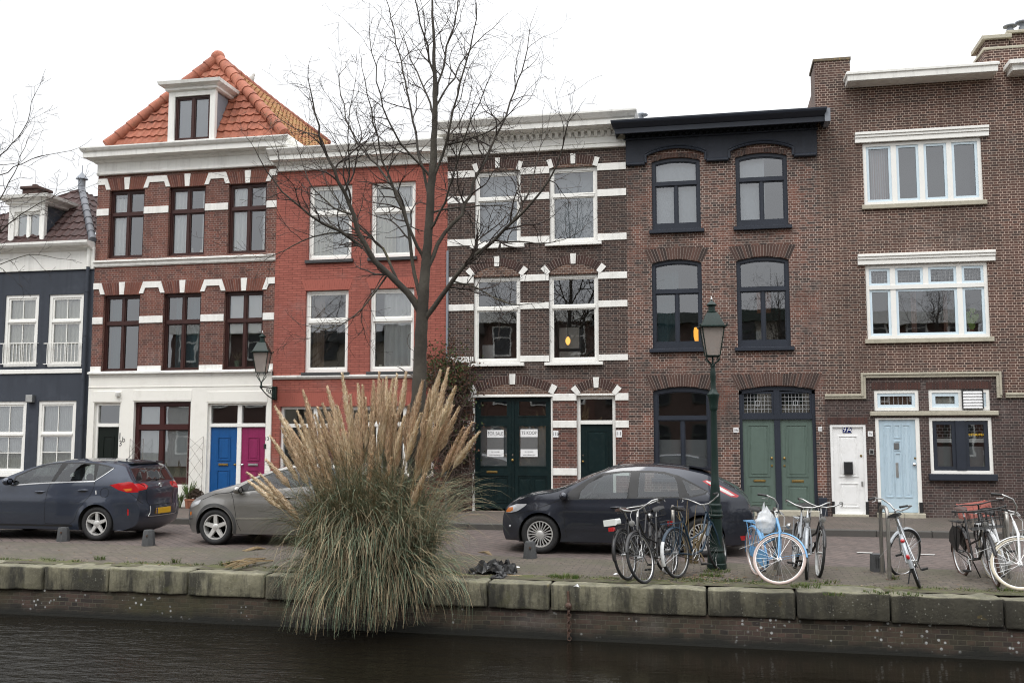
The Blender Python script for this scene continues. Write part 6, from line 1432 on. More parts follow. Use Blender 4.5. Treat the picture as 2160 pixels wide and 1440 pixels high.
# ================================================================== climber on the wall between the red and the banded house
cp = V((fx(955, 900), YF-.15, GZ)); cl = thing('climbing_plant', 'tangled brown climbing plant with sparse leaves between red and banded houses', 'climber', cp)
ct = MB(); rn = random.Random(17)
for k in range(330):
    x0 = min(996, rn.gauss(952, 20)); y0 = rn.uniform(780, 1060); p = at(x0, y0, YF-.08-.25*rn.random()); d = V((rn.gauss(0,.5), rn.gauss(0,.15), rn.uniform(-.7, 1))).normalized(); P = [p]
    for i in range(rn.randint(6, 14)):
        d = (d+V((rn.gauss(0,.4), rn.gauss(0,.25)-.0, rn.gauss(0,.4)))).normalized(); p = p+d*.11; p.y = min(YF-.03, max(YF-.5, p.y)); p.x = min(p.x, fx(1002, 900)); P.append(p)
    ct.tube(P, [.007+.006*rn.random()]*(len(P)-1)+[.002], 4, cap=False)
for k in range(5): ct.tube([at(955+k*8, 1075, YF-.1), at(950+k*6, 980, YF-.1-.04*k), at(960+k*5, 900, YF-.1), at(940+k*12, 820, YF-.12)], [.03,.026,.022,.012], 7)
ct.build('stems', plain('dry_vine', (.060,.038,.029), .9, .3, 10), cl)
ct = MB()
for k in range(3200):
    x0 = rn.gauss(935, 26); y0 = 815-abs(rn.gauss(0, 34))+rn.gauss(0, 12)
    if rn.random() < .25: x0, y0 = rn.gauss(968, 22), rn.uniform(765, 980)
    if x0 < 893: continue
    p = at(x0, y0, YF-.05-.32*rn.random()); a = rn.random()*6.3; s_ = .014+.022*rn.random(); u = V((cos(a), rn.gauss(0,.5), sin(a)))*s_; v_ = V((-sin(a), rn.gauss(0,.5), cos(a)))*s_*.7; ct.face([p-u, p-v_, p+u, p+v_])
ct.build('leaves', island('climber_leaf', [(0,(.035,.055,.018)),(.45,(.06,.075,.025)),(.6,(.10,.05,.03)),(.8,(.13,.045,.028)),(1,(.07,.045,.03))], .7), cl)
# ================================================================== small plants and trellises at house 2
def potted(px_, py_, label, pot_r, kind):
    p = onz(px_, py_, GZ-.02); p.y = min(p.y, YF-.35); p.x = fx(px_, py_, p.y); t = thing('potted_plant', label, 'plant', p, group=None)
    if pot_r: fit(t, 'pot', 'terracotta', lambda m: m.lathe([(pot_r*.7,0),(pot_r,.2),(pot_r*1.08,.2),(pot_r*1.08,.24),(pot_r*.9,.24),(0,.22)], p, 14), 40)
    m = MB(); r_ = random.Random(int(px_)); hb = .24 if pot_r else 0
    if kind == 'bush':
        for k in range(900):
            a, e = r_.random()*6.3, r_.random()*1.5; q = r_.random()**.35; c = p+V((cos(a)*cos(e)*.24*q, sin(a)*cos(e)*.2*q, hb+.03+sin(e)*.22*q)); s_ = .012+.014*r_.random(); u = V((r_.gauss(0,1), r_.gauss(0,1), r_.gauss(0,1))).normalized()*s_; v_ = u.orthogonal().normalized()*s_*.6; m.face([c-u, c-v_, c+u, c+v_])
        for k in range(12): a = r_.random()*6.3; m.tube([p+V((0,0,hb-.02)), p+V((cos(a)*.12, sin(a)*.1, hb+.16))], .006, 4)
        m.build('leaves', island('dark_heath', [(0,(.035,.03,.02)),(1,(.075,.05,.035))], .8), t)
    else:
        if not pot_r: mm = MB(); mm.ball(p+V((0,0,-.01)), (.14,.1,.05), 10, 6); mm.build('soil', plain('potting_soil', (.04,.03,.022), .95), t)
        for k in range(70):
            a = r_.random()*6.3; l = .2+.25*r_.random(); m.tube([p+V((cos(a)*.05,sin(a)*.05,hb-.02)), p+V((cos(a)*.1,sin(a)*.08,hb+l*.6)), p+V((cos(a)*.2,sin(a)*.12,hb+l))], [.006,.008,.002], 4)
        m.build('leaves', island('green_stalk', [(0,(.06,.11,.03)),(1,(.12,.15,.05))], .8), t)
potted(411, 1052, 'dark round heath bush in a terracotta pot beside the blue door', .16, 'bush')
potted(376, 1052, 'green leafy plant growing at the foot of the oxblood window', 0, 'stalk')
potted(398, 1062, 'low straw coloured plant in a terracotta pot in front of the heath bush', .10, 'stalk')
wire = plain('rusty_wire', (.22,.19,.17), .7, .2, 20)
for xl, xr, yt, yb, lab in ((270, 298, 925, 1050, 'leaning wire trellis left of the oxblood window'), (392, 425, 920, 1050, 'leaning wire trellis between oxblood window and blue door')):
    a, b_, z0, z1 = wr(xl, xr, yt, yb, YF-.15); z0 = GZ; t = thing('trellis', lab, 'trellis', ((a+b_)/2, YF-.15, z0)); m = MB(); w_ = b_-a
    m.tube([(a,YF-.12,z0),(a,YF-.1,z1)], .006, 5); m.tube([(b_,YF-.12,z0),(b_,YF-.1,z1)], .006, 5)
    for k in range(5): zz = z0+(z1-z0)*k/5; h_ = (z1-z0)/3.2; m.tube([(a,YF-.115,zz),(b_,YF-.115,min(z1,zz+h_))], .0035, 4); m.tube([(b_,YF-.108,zz),(a,YF-.108,min(z1,zz+h_))], .0035, 4)
    m.build('wires', wire, t)
# dead stalks standing among the bicycles
p = onz(1462, 1190, -.03); t = thing('dead_shrub', 'dead woody stalks standing among the bicycles left of the lamp post', 'shrub', p); m = MB(); rn = random.Random(6)
for k in range(16):
    d = V((rn.gauss(0,.22), rn.gauss(0,.15), 1)).normalized(); q = p+V((rn.gauss(0,.06), rn.gauss(0,.06), 0)); L = rn.uniform(.5, 1.05); P = [q]
    for i in range(6): d = (d+V((rn.gauss(0,.13), rn.gauss(0,.13), .05))).normalized(); q = q+d*L/6; P.append(q)
    m.tube(P, [.014,.013,.011,.010,.008,.006,.003], 5)
m.build('stalks', plain('dead_wood', (.15,.11,.055), .9, .3, 10), t)
# ================================================================== street lamp and wall lantern
def lantern(root, c, s, rot):
    # square tapered lantern: c = centre of the glass foot, s = half width of the glass head
    Mx = Matrix.Translation(c) @ Matrix.Rotation(rot, 4, 'Z'); r2 = sqrt(2)
    def mk(name, mat, fn, smooth=None, par=root):
        m = MB(); fn(m); m.xform(Mx); return m.build(name, mat if not isinstance(mat, str) else MT[mat], par, smooth=smooth)
    h = s*2.62; b = s*.60
    def frame(m):
        for sx in (-1, 1):
            for sy in (-1, 1): m.tube([(sx*b,sy*b,0),(sx*s,sy*s,h)], s*.055, 5)
        for z, w in ((0, b), (h, s)):
            for k in range(4):
                p, q = [(w,w),(w,-w),(-w,-w),(-w,w)][k], [(w,-w),(-w,-w),(-w,w),(w,w)][k]; m.tube([(p[0],p[1],z),(q[0],q[1],z)], s*.05, 5)
        m.lathe([(b*r2*.98,-.012),(b*r2*1.08,0),(b*r2*.5,.008)], (0,0,0), 4, rot=pi/4)
    body = mk('lantern_frame', 'iron', frame)
    def gl(m):
        e = .94
        for k in range(4):
            p, q = [(1,1),(1,-1),(-1,-1),(-1,1)][k], [(1,-1),(-1,-1),(-1,1),(1,1)][k]; m.face([(p[0]*b*e,p[1]*b*e,.01),(q[0]*b*e,q[1]*b*e,.01),(q[0]*s*e,q[1]*s*e,h-.01),(p[0]*s*e,p[1]*s*e,h-.01)])
    m_ = MT['lanternpane']; mk('pane', m_, gl, par=body)
    def roof(m):
        m.lathe([(s*r2*1.22,h),(s*r2*1.22,h+s*.10),(s*r2*1.02,h+s*.14),(s*r2*.52,h+s*1.28),(s*r2*.44,h+s*1.34)], (0,0,0), 4, rot=pi/4)
        for sx in (-1, 1):
            for sy in (-1, 1): m.ball((sx*s*1.2,sy*s*1.2,h+s*.16), s*.09, 6, 4)
        m.lathe([(s*.44,h+s*1.34),(s*.46,h+s*1.46),(s*.32,h+s*1.52),(s*.30,h+s*1.95),(s*.46,h+s*2.03),(s*.48,h+s*2.10),(s*.34,h+s*2.28),(s*.16,h+s*2.42),(s*.10,h+s*2.5)], (0,0,0), 18)
    mk('lantern_roof', 'iron', roof, 35)
    mk('finial', 'steel', lambda m: (m.ball((0,0,h+s*2.62), s*.12, 10, 7), m.lathe([(s*.06,h+s*2.7),(s*.045,h+s*2.85),(0,h+s*2.92)], (0,0,0), 8)), 50)
    mk('bulb_holder', 'greyfilm', lambda m: m.lathe([(.02,.0),(.02,.06),(.035,.07),(.035,.19),(.015,.23),(0,.235)], (0,0,0), 10), 50)
m, nt, b = newmat('frosted_lantern_pane'); b.inputs['Base Color'].default_value = (.42,.37,.34,1); b.inputs['Roughness'].default_value = .25
mx = nt.nodes.new('ShaderNodeMixShader'); tr = N(nt, 'ShaderNodeBsdfTransparent', Color=(.75,.7,.66,1)); mx.inputs[0].default_value = .62; o_ = nt.nodes['Material Output']; nt.links.new(tr.outputs[0], mx.inputs[1]); nt.links.new(b.outputs[0], mx.inputs[2]); nt.links.new(mx.outputs[0], o_.inputs[0]); MT['lanternpane'] = m
LY = 14.7; lb = onz(1512, 1203, -.045); LY = lb.y
lamp = thing('street_lamp', 'tall dark green cast iron lamp post with a four sided lantern on the quay', 'street lamp', lb)
Zp = lambda y: fz(1512, y, LY); cx, cy = lb.x, lb.y; k = 1/143.0
def post(m):
    pr = [(21,1206),(21,1188),(19,1186),(19.5,1184),(18.5,1170),(15.5,1165),(15.5,1163),(17,1160),(15,1157),(13.5,1150),(12.8,1096),(12.8,1092),(15.5,1089),(15.8,1086),(13.5,1083),(14.6,1081),(14.6,1078),(13,1075),(12.5,1072),(13.5,1068),(13.5,1064),(10.5,1061),(10.8,1048),(10.5,1038),(9.2,1022),(9.0,1016),(8,1013),(7.4,960),(7.0,905),(6.6,868),(7,866),(9,862),(9,858),(11.5,838),(13.2,834),(13.2,831),(10.5,829),(7,822),(5.6,818),(5.6,800),(6.2,795),(6.0,785),(4.6,778),(4.2,790-14),(4.6,770),(3.8,768)]
    m.lathe([(r*k, Zp(y)) for r, y in pr], (cx,cy,0), 20)
fit(lamp, 'post', 'iron', post, 35)
fit(lamp, 'plinth_moss', plain('wet_base', (.02,.03,.015), .8, .3, 12), lambda m: m.lathe([(22.5*k,Zp(1209)),(21.3*k,Zp(1203)),(20.9*k,Zp(1203))], (cx,cy,0), 20))
zt0, zl0 = Zp(771), Zp(752)
def fork(m):
    m.tube([(cx,cy,zt0-.03),(cx,cy,zl0)], .016, 8)
    for a in range(4):
        an = pi/4+a*pi/2+.12; d = V((cos(an), sin(an), 0)); c = V((cx,cy,0))
        m.tube([c+V((0,0,zt0-.02)), c+d*.05+V((0,0,zt0+.035)), c+d*.125+V((0,0,zt0+.08)), c+d*.135+V((0,0,zt0+.11)), c+d*.10+V((0,0,zl0)), c+d*.13+V((0,0,zl0+.02))], .010, 6)
    m.torus((cx,cy,zt0-.005), .03, .012, (0,0,1), 14, 6)
fit(lamp, 'lantern_fork', 'iron', fork, 50)
lantern(lamp, V((cx, cy, zl0+.01)), (Zp(692)-Zp(752))/2.62, .12)
# wall lantern on a scrolled bracket
wy = YF-.06; wp = at(579, 829, wy); wl = thing('wall_lantern', 'dark green wall lantern on a scrolled iron bracket between white plaster and red brick', 'lantern', wp)
ay = wy-.75; ap_ = V((wp.x, ay, fz(551, 808, ay)))
fit(wl, 'wall_plate', 'iron', lambda m: m.bbox(wp.x-.05, wp.x+.05, wy-.05, wy+.055, fz(579, 843), fz(579, 815), .01))
def arm(m):
    z1 = fz(579, 819); z0 = fz(579, 841); x = wp.x
    m.tube([(x,wy-.03,z1),(x,ay,z1-.0)], .016, 8)
    P = [];
    for i in range(13): t = i/12; P.append((x, wy-.03-.72*t, z0+(z1-.03-z0)*(t**1.8)))
    m.tube(P, .014, 7)
    for c_, r_ in (((x,wy-.16,z1-.10), .065), ((x,wy-.30,z1-.085), .05), ((x,wy-.42,z1-.065), .036), ((x,wy-.10,z1-.20), .045)):
        m.torus(c_, r_, .008, (1,0,0), 18, 5)
    m.ball((x,ay,z1), .04, 10, 7); m.tube([(x,ay,z1),(x,ay,z1+.12)], .022, 8)
fit(wl, 'bracket', 'iron', arm, 50)
zf = fz(551, 800, ay); zl = fz(551, 789, ay)
z1 = fz(579, 819)
def fork2(m):
    for a in range(4):
        an = pi/4+a*pi/2+.2; d = V((cos(an), sin(an), 0)); c = V((wp.x, ay, 0))
        m.tube([c+V((0,0,z1+.10)), c+d*.06+V((0,0,z1+.16)), c+d*.13+V((0,0,z1+.25)), c+d*.10+V((0,0,z1+.33)), c+d*.14+V((0,0,z1+.35))], .010, 6)
fit(wl, 'lantern_fork', 'iron', fork2, 50)
lantern(wl, V((wp.x, ay, z1+.34)), .185, .2)
# ================================================================== cars
def paint(name, col, metal=.35, flake=.25):
    m, nt, b = newmat(name); tc = nt.nodes.new('ShaderNodeTexCoord')
    n = noise_n(nt, 3.0, 4, tc.outputs['Object']); c = mixc(nt, n, tuple(x*.88 for x in col), tuple(x*1.12 for x in col)); 
    s = nt.nodes.new('ShaderNodeSeparateXYZ'); nt.links.new(tc.outputs['Object'], s.inputs[0])
    d = mul(nt, ramp(nt, mul(nt, s.outputs[2], mul(nt, noise_n(nt, 2.2, 5, tc.outputs['Object']), .5), 'ADD'), [(.25, (1,1,1)), (.55, (0,0,0))]), .10); c = mixc(nt, d, c, (.06,.057,.052))
    nt.links.new(c, b.inputs['Base Color']); b.inputs['Metallic'].default_value = metal; b.inputs['Roughness'].default_value = .34; b.inputs['Coat Weight'].default_value = 1.0; b.inputs['Coat Roughness'].default_value = .03
    return m
TRIM = plain('car_black_trim', (.012,.012,.013), .45, .2, 8, local=True); UNDER = plain('car_underbody', (.010,.010,.010), .9, .2, 8)
RUB = plain('tyre_rubber', (.016,.016,.017), .75, .25, 12, dirt=(.07,.065,.06), dirt_amt=.35, local=True); ALLOY = plain('alloy_wheel', (.66,.65,.63), .38, .12, 10, metal=.45, dirt=(.16,.15,.14), dirt_amt=.35, local=True)
REDL = plain('red_lens', (.42,.012,.016), .12, .15, 12, coat=1); AMB = plain('amber_lens', (.55,.16,.02), .15, .1, 10, coat=1); CLR = plain('clear_lens', (.55,.56,.58), .12, .3, 14, coat=1, metal=.3); SEAT = plain('seat_cloth', (.035,.035,.038), .9, .2, 8); YPL = plain('yellow_plate', (.62,.36,.02), .45, .08, 30)
def inpoly(p, poly):
    x, y = p; c = False; n = len(poly)
    for i in range(n):
        (x1, y1), (x2, y2) = poly[i], poly[i-1]
        if (y1 > y) != (y2 > y) and x < (x2-x1)*(y-y1)/(y2-y1)+x1: c = not c
    return c
def smooth_poly(pts, k=3, closed=False):
    out = []; n = len(pts)
    for i in range(n if closed else n-1):
        p0, p1, p2, p3 = (pts[(i-1) % n] if closed or i else pts[0]), pts[i], pts[(i+1) % n], (pts[(i+2) % n] if closed or i+2 < n else pts[-1])
        for j in range(k):
            t = j/k; out.append(tuple(.5*((2*p1[q])+(-p0[q]+p2[q])*t+(2*p0[q]-5*p1[q]+4*p2[q]-p3[q])*t*t+(-p0[q]+3*p1[q]-3*p2[q]+p3[q])*t**3) for q in (0, 1)))
    if not closed: out.append(tuple(pts[-1]))
    return out
def cdt(outline, regions, lines, step):
    vs = []; es = []
    def add(poly, closed):
        n0 = len(vs); vs.extend(V(p) for p in poly)
        for i in range(len(poly)-(0 if closed else 1)): es.append((n0+i, n0+(i+1) % len(poly)))
    add(outline, True)
    for r in regions: add(r, True)
    for l in lines: add(l, False)
    x0, x1 = min(p[0] for p in outline), max(p[0] for p in outline); y0, y1 = min(p[1] for p in outline), max(p[1] for p in outline)
    for i in range(int((x1-x0)/step)+1):
        for j in range(int((y1-y0)/step)+1):
            p = (x0+(i+.5*(j % 2))*step+.003, y0+j*step+.004)
            if inpoly(p, outline): vs.append(V(p))
    v2, e2, f2, *_ = delaunay_2d_cdt(vs, es, [], 0, 1e-5)
    return [(v.x, v.y) for v in v2], f2
def car(label, loc, rotz, prof, wb, r_w, W, regions, pnt, spokes, seams, handles, chrome, belt, top_regions, extras, zs=.20, arch=.36, x0w=0.0, tint=None, rim_r=.215, group=None, spoke_w=.03):
    # prof: upper outline (x, z) from the front lip over the roof to the rear lip, x measured from the front wheel centre, nose towards -X
    t = thing('parked_car', label, 'car', loc, (0, 0, rotz), group='cars parked along the canal street')
    top = smooth_poly(prof, 4); xf, xr = min(p[0] for p in top), max(p[0] for p in top)
    def Wd(x, z):
        w = W
        s = (x-xf)/.75
        if s < 1: w *= 1-.27*max(0, 1-s)**2.3
        s = (xr-x)/.75
        if s < 1: w *= 1-.20*max(0, 1-s)**2.3
        w -= .045*((z-.62)/.42)**2 if z < .62 else .02*((z-.62)/.35)**2 if z < belt else .02*((belt-.62)/.35)**2
        if z > belt: q = z-belt; w -= .34*q+.28*max(0, q-.30)**1.6
        w += .012*exp(-((z-.72)/.05)**2)
        for cx in (x0w, x0w+wb):                       # flared wheel arches
            d = sqrt((x-cx)**2+(z-r_w)**2); w += .022*exp(-((d-arch)/.07)**2)
        return w
    low = []
    def arc(cx):
        a0 = math.asin((zs-r_w)/arch); return [(cx+arch*cos(a0+(pi-2*a0)*i/20), r_w+arch*sin(a0+(pi-2*a0)*i/20)) for i in range(21)]
    low = arc(x0w+wb)+[(x0w+wb*.5+.2, zs), (x0w+wb*.5-.2, zs)]+arc(x0w)
    outline = top+low
    names = list(regions.keys()); polys = [p for n in names for p in regions[n][1]]
    v2, f2 = cdt(outline, polys, [], .075)
    M_ = {'body': MB()}; mats = {'body': pnt}
    for n in names: mats[n] = regions[n][0]
    for f in f2:
        c = (sum(v2[i][0] for i in f)/3, sum(v2[i][1] for i in f)/3)
        if not inpoly(c, outline): continue
        key = 'body'
        for n in names:
            for q, p in enumerate(regions[n][1]):
                if inpoly(c, p): key = (n, q)
        for s in (-1, 1):
            M_.setdefault(key if key == 'body' else key+(s,), MB()).face([(v2[i][0], s*Wd(*v2[i]), v2[i][1]) for i in (f if s < 0 else f[::-1])])
    # upper sheet: bumper, bonnet, windscreen, roof, tailgate
    T = [0]
    for a, b_ in zip(top, top[1:]): T.append(T[-1]+sqrt((a[0]-b_[0])**2+(a[1]-b_[1])**2))
    LT = T[-1]
    def tp(tt, v):
        i = 0
        while i < len(T)-2 and T[i+1] < tt: i += 1
        f = (tt-T[i])/(T[i+1]-T[i]); x = top[i][0]+(top[i+1][0]-top[i][0])*f; z = top[i][1]+(top[i+1][1]-top[i][1])*f
        i2 = min(i+2, len(top)-1); i0 = max(i-1, 0); dx, dz = top[i2][0]-top[i0][0], top[i2][1]-top[i0][1]; L = sqrt(dx*dx+dz*dz); w = Wd(x, z)
        cr = (.055 if z > 1.0 else .045+.05*max(0, (1-z)))*(1-abs(v)**2.2)
        return V((x-dz/L*cr, v*w, z+dx/L*cr))
    def t_of(z, rear):
        ks = range(len(top)-1); mid = max(range(len(top)), key=lambda i: top[i][1])
        for i in (range(mid, len(top)-1) if rear else range(mid)):
            a, b_ = top[i][1], top[i+1][1]
            if (a-z)*(b_-z) <= 0 and a != b_: return T[i]+(T[i+1]-T[i])*(z-a)/(b_-a)
        return 0
    ol = [(q, -.9) for q in T]+[(q, .9) for q in T[::-1]]; tr = {}
    for n, (mat, rear, qs) in top_regions.items():
        tr[n] = [[(t_of(z, rear), v*.9) for z, v in q] for q in qs]; mats[n] = mat
    v2, f2 = cdt(ol, [p for n in tr for p in tr[n]], [], .11)
    for f in f2:
        c = (sum(v2[i][0] for i in f)/3, sum(v2[i][1] for i in f)/3); key = 'body'
        for n in tr:
            for q, p in enumerate(tr[n]):
                if inpoly(c, p): key = (n, q, 't')
        M_.setdefault(key, MB()).face([tuple(tp(v2[i][0], max(-1, min(1, v2[i][1]/.9)))) for i in f])
    for n in M_: q = n if n == 'body' else n[0]; M_[n].build(q, mats[q], t, local=True, smooth=38, weld=True)
    S = lambda x, z, o=0, s=-1: V((x, s*(Wd(x, z)+o), z))
    def ribbon(mb, pts, w, off=.003, s=-1):
        P = smooth_poly(pts, 5) if len(pts) > 2 else [tuple(pts[0][q]+(pts[1][q]-pts[0][q])*i/12 for q in (0, 1)) for i in range(13)]
        A = []
        for i, p in enumerate(P):
            a, b_ = P[max(0, i-1)], P[min(len(P)-1, i+1)]; dx, dz = b_[0]-a[0], b_[1]-a[1]; L = max(1e-6, sqrt(dx*dx+dz*dz)); nx, nz = -dz/L*w/2, dx/L*w/2
            A.append((S(p[0]+nx, p[1]+nz, off, s), S(p[0]-nx, p[1]-nz, off, s)))
        for p, q in zip(A, A[1:]): mb.face([p[0], p[1], q[1], q[0]])
    m = MB()
    for sd in (-1, 1):
        for l in seams: ribbon(m, l, .008, .002, sd)
    m.build('door_gaps', UNDER, t, local=True)
    if chrome:
        m = MB()
        for l, w in chrome: ribbon(m, l, w, .005)
        m.build('chrome_strip', MT['chrome'], t, local=True)
    for hx, hz in handles:
        m = MB(); a, b_ = S(hx-.10, hz, .022), S(hx+.10, hz+.004, .022); m.tube([S(hx-.11, hz, .002), a+V((.02,0,0)), (a+b_)/2+V((0,-.006,.002)), b_-V((.02,0,0)), S(hx+.11, hz+.004, .002)], [.008,.014,.015,.014,.008], 8); m.build('door_handle', pnt, t, local=True, smooth=60)
        m = MB(); P = [S(hx+.07*cos(i*pi/8), hz-.012+.03*sin(i*pi/8), .0025) for i in range(16)]; m.face(P); m.build('handle_recess', TRIM, t, local=True)
    # wheel wells, floor pan, cabin
    m = MB(); m.box(xf+.28, xr-.28, -W+.24, W-.24, .17, .42); m.box(xf+.5, xr-.4, -W+.14, W-.14, .40, .62)
    m.build('underbody', UNDER, t, local=True)
    for cx in (x0w, x0w+wb):
        for s in (-1, 1):
            m = MB(); vs = []; y0_, y1_ = s*(W-.012), s*(W-.30)
            for i in range(21):
                a = -.35+(pi+.7)*i/20
                vs.append((cx+arch*1.0*cos(a), y0_, r_w+arch*1.0*sin(a))); vs.append((cx+arch*cos(a), y1_, r_w+arch*sin(a)))
            m.mesh(vs, [(2*i, 2*i+1, 2*i+3, 2*i+2) for i in range(20)]); m.face([vs[2*i+1] for i in range(21)]); m.build('wheel_well', UNDER, t, local=True)
    m = MB(); fl = belt-.12
    m.box(x0w+.55, x0w+wb+.35, -W+.16, W-.16, .60, fl-.2)
    m.bbox(x0w+.35, x0w+.80, -W+.18, W-.18, .62, fl+.08, .03)
    m.build('cabin_floor', UNDER, t, local=True)
    for sx, ww in ((x0w+1.32, .24), (x0w+2.12, .24)):
        for y in (-.38, .38):
            m = MB(); m.hexa([(sx-.30,y-ww,.55),(sx+.15,y-ww,.55),(sx+.15,y+ww,.55),(sx-.30,y+ww,.55)], [(sx-.30,y-ww,.68),(sx+.10,y-ww,.66),(sx+.10,y+ww,.66),(sx-.30,y+ww,.68)])
            m.hexa([(sx+.04,y-ww,.64),(sx+.17,y-ww,.64),(sx+.17,y+ww,.64),(sx+.04,y+ww,.64)], [(sx+.20,y-ww*.8,1.04),(sx+.29,y-ww*.8,1.04),(sx+.29,y+ww*.8,1.04),(sx+.20,y+ww*.8,1.04)])
            m.ball((sx+.275,y,1.13), (.05,.11,.075), 10, 7); m.build('seat', SEAT, t, local=True)
    m = MB(); m.torus((x0w+.84,-.38,.99), .18, .014, (1,0,-.55), 24, 6); m.tube([(x0w+.84,-.38,.99),(x0w+.66,-.38,.88)], .03, 6); m.build('steering_wheel', TRIM, t, local=True)
    # wheels
    for cx in (x0w, x0w+wb):
        for s in (-1, 1):
            y = s*(W-.018); yi = y-s*.205
            tm = MB(); k = r_w; tm.lathe([(rim_r,yi),(k*.86,yi),(k*.96,yi+s*.012),(k,yi+s*.04),(k*1.0,y-s*.04),(k*.965,y-s*.012),(k*.86,y+s*.004),(rim_r+.012,y-s*.004),(rim_r,y-s*.02)], (cx,0,r_w), 40, 'y', cap=False); tyre = None
            rm = MB(); fy = y-s*.016
            rm.lathe([(rim_r,yi),(rim_r,fy-s*.02),(rim_r+.006,fy),(rim_r-.012,fy+s*.002),(rim_r-.02,fy-s*.02),(rim_r-.025,yi+s*.06)], (cx,0,r_w), 40, 'y', cap=False)
            n, wi, wo = spokes
            for i in range(n):
                a = 2*pi*i/n+.35; ca, sa = cos(a), sin(a)
                def pp(rr, off, d): return (cx+ca*rr-sa*off, fy+d, r_w+sa*rr+ca*off)
                m2 = [pp(.045,-wi,-s*.012), pp(.045,wi,-s*.012), pp(rim_r-.014,wo,-s*.004), pp(rim_r-.014,-wo,-s*.004)]; bk = [pp(.045,-wi*1.2,-s*.05), pp(.045,wi*1.2,-s*.05), pp(rim_r-.014,wo*1.2,-s*.04), pp(rim_r-.014,-wo*1.2,-s*.04)]; rm.hexa(bk, m2)
            rm.lathe([(.062,fy-s*.05),(.060,fy-s*.012),(.045,fy-s*.004),(0,fy-s*.002)], (cx,0,r_w), 20, 'y')
            wh = rm.build('wheel', ALLOY, t, local=True, smooth=35); tm.build('tyre', RUB, wh, local=True, smooth=50)
            dm = MB(); dm.lathe([(0,yi+s*.03),(rim_r-.01,yi+s*.03)], (cx,0,r_w), 30, 'y'); dm.lathe([(.13,fy-s*.085),(0,fy-s*.085)], (cx,0,r_w), 24, 'y'); dm.build('brake_disc', UNDER, wh, local=True)
    extras(t, S, tp, t_of, ribbon, Wd)
    return t
def mirror(t, x, z, S, pnt, low=None):
    c = S(x, z, .10); m = MB(); m.ball(c, (.075,.105,.075), 14, 10); m.tube([S(x+.05, z-.06, -.02), c+V((0,.05,-.03))], [.03,.02], 8); o = m.build('door_mirror', pnt, t, local=True, smooth=60)
    m = MB(); m.lathe([(.0,0),(.062,0)], (0,0,0), 16, 'x'); m.xform(Matrix.Translation(c+V((.062,0,0))) @ Matrix.Diagonal((1,1.35,.95,1))); m.build('mirror_glass', MT['chrome'], o, local=True)
def aerial(t, p, d): m = MB(); m.tube([p, V(p)+V(d)], [.006,.002], 5); m.lathe([(.02,-.01),(.012,.02),(0,.03)], p, 8); m.build('aerial', TRIM, t, local=True)
def wiper(t, a, b_): m = MB(); m.tube([a, b_], [.010,.006], 6); m.lathe([(.02,0),(.02,.02),(0,.03)], a, 8); m.build('wiper', TRIM, t, local=True)
# ---- dark hatchback on the right
P_DARK = paint('dark_blue_grey_paint', (.019,.023,.035), .4); P_SLATE = paint('slate_blue_paint', (.040,.050,.075), .5); P_TAUPE = paint('taupe_silver_paint', (.27,.262,.25), .75)
c3 = lambda x, y: ((x-397)/439, (893-y)/439)
L3 = lambda *p: [c3(*q) for q in p]
reg3 = {'window_trim': (TRIM, [L3((545,505),(640,425),(760,350),(860,308),(1000,293),(1200,290),(1300,296),(1400,322),(1520,382),(1612,432),(1590,455),(1480,478),(1095,488))]),
 'side_window': (MT['carglass'], [L3((690,492),(700,440),(760,383),(870,325),(1000,307),(1062,306),(1034,487)), L3((1124,307),(1210,305),(1300,314),(1374,335),(1395,385),(1406,470),(1112,479)), L3((1430,352),(1520,395),(1600,433),(1570,448),(1482,468),(1455,420))]),
 'headlight': (CLR, [L3((138,590),(160,560),(215,540),(300,535),(285,552),(225,590),(170,604),(132,606))]), 'indicator': (AMB, [L3((134,588),(152,566),(190,562),(190,585),(160,600),(132,603))]),
 'tail_light_rim': (REDL, [L3((1572,362),(1600,352),(1660,372),(1760,425),(1826,462),(1812,474),(1770,470),(1690,430),(1610,385))]), 'tail_light': (plain('white_lens', (.62,.60,.58), .15, .1, 10, coat=1), [L3((1594,362),(1605,358),(1660,382),(1750,430),(1796,460),(1770,462),(1690,422),(1620,380))]),
 'reflector': (REDL, [L3((1826,745),(1912,738),(1912,770),(1836,776))])}
prof3 = [(-.62,.20),(-.67,.34),(-.675,.50),(-.65,.64),(-.59,.745),(-.48,.835),(-.22,.925),(.0,.962),(.19,.992),(.37,1.045),(.62,1.16),(.90,1.285),(1.12,1.365),(1.37,1.415),(1.83,1.437),(2.28,1.405),(2.56,1.355),(2.78,1.295),(3.02,1.17),(3.24,1.04),(3.36,.93),(3.41,.80),(3.46,.66),(3.47,.50),(3.44,.34),(3.36,.22),(3.10,.19)]
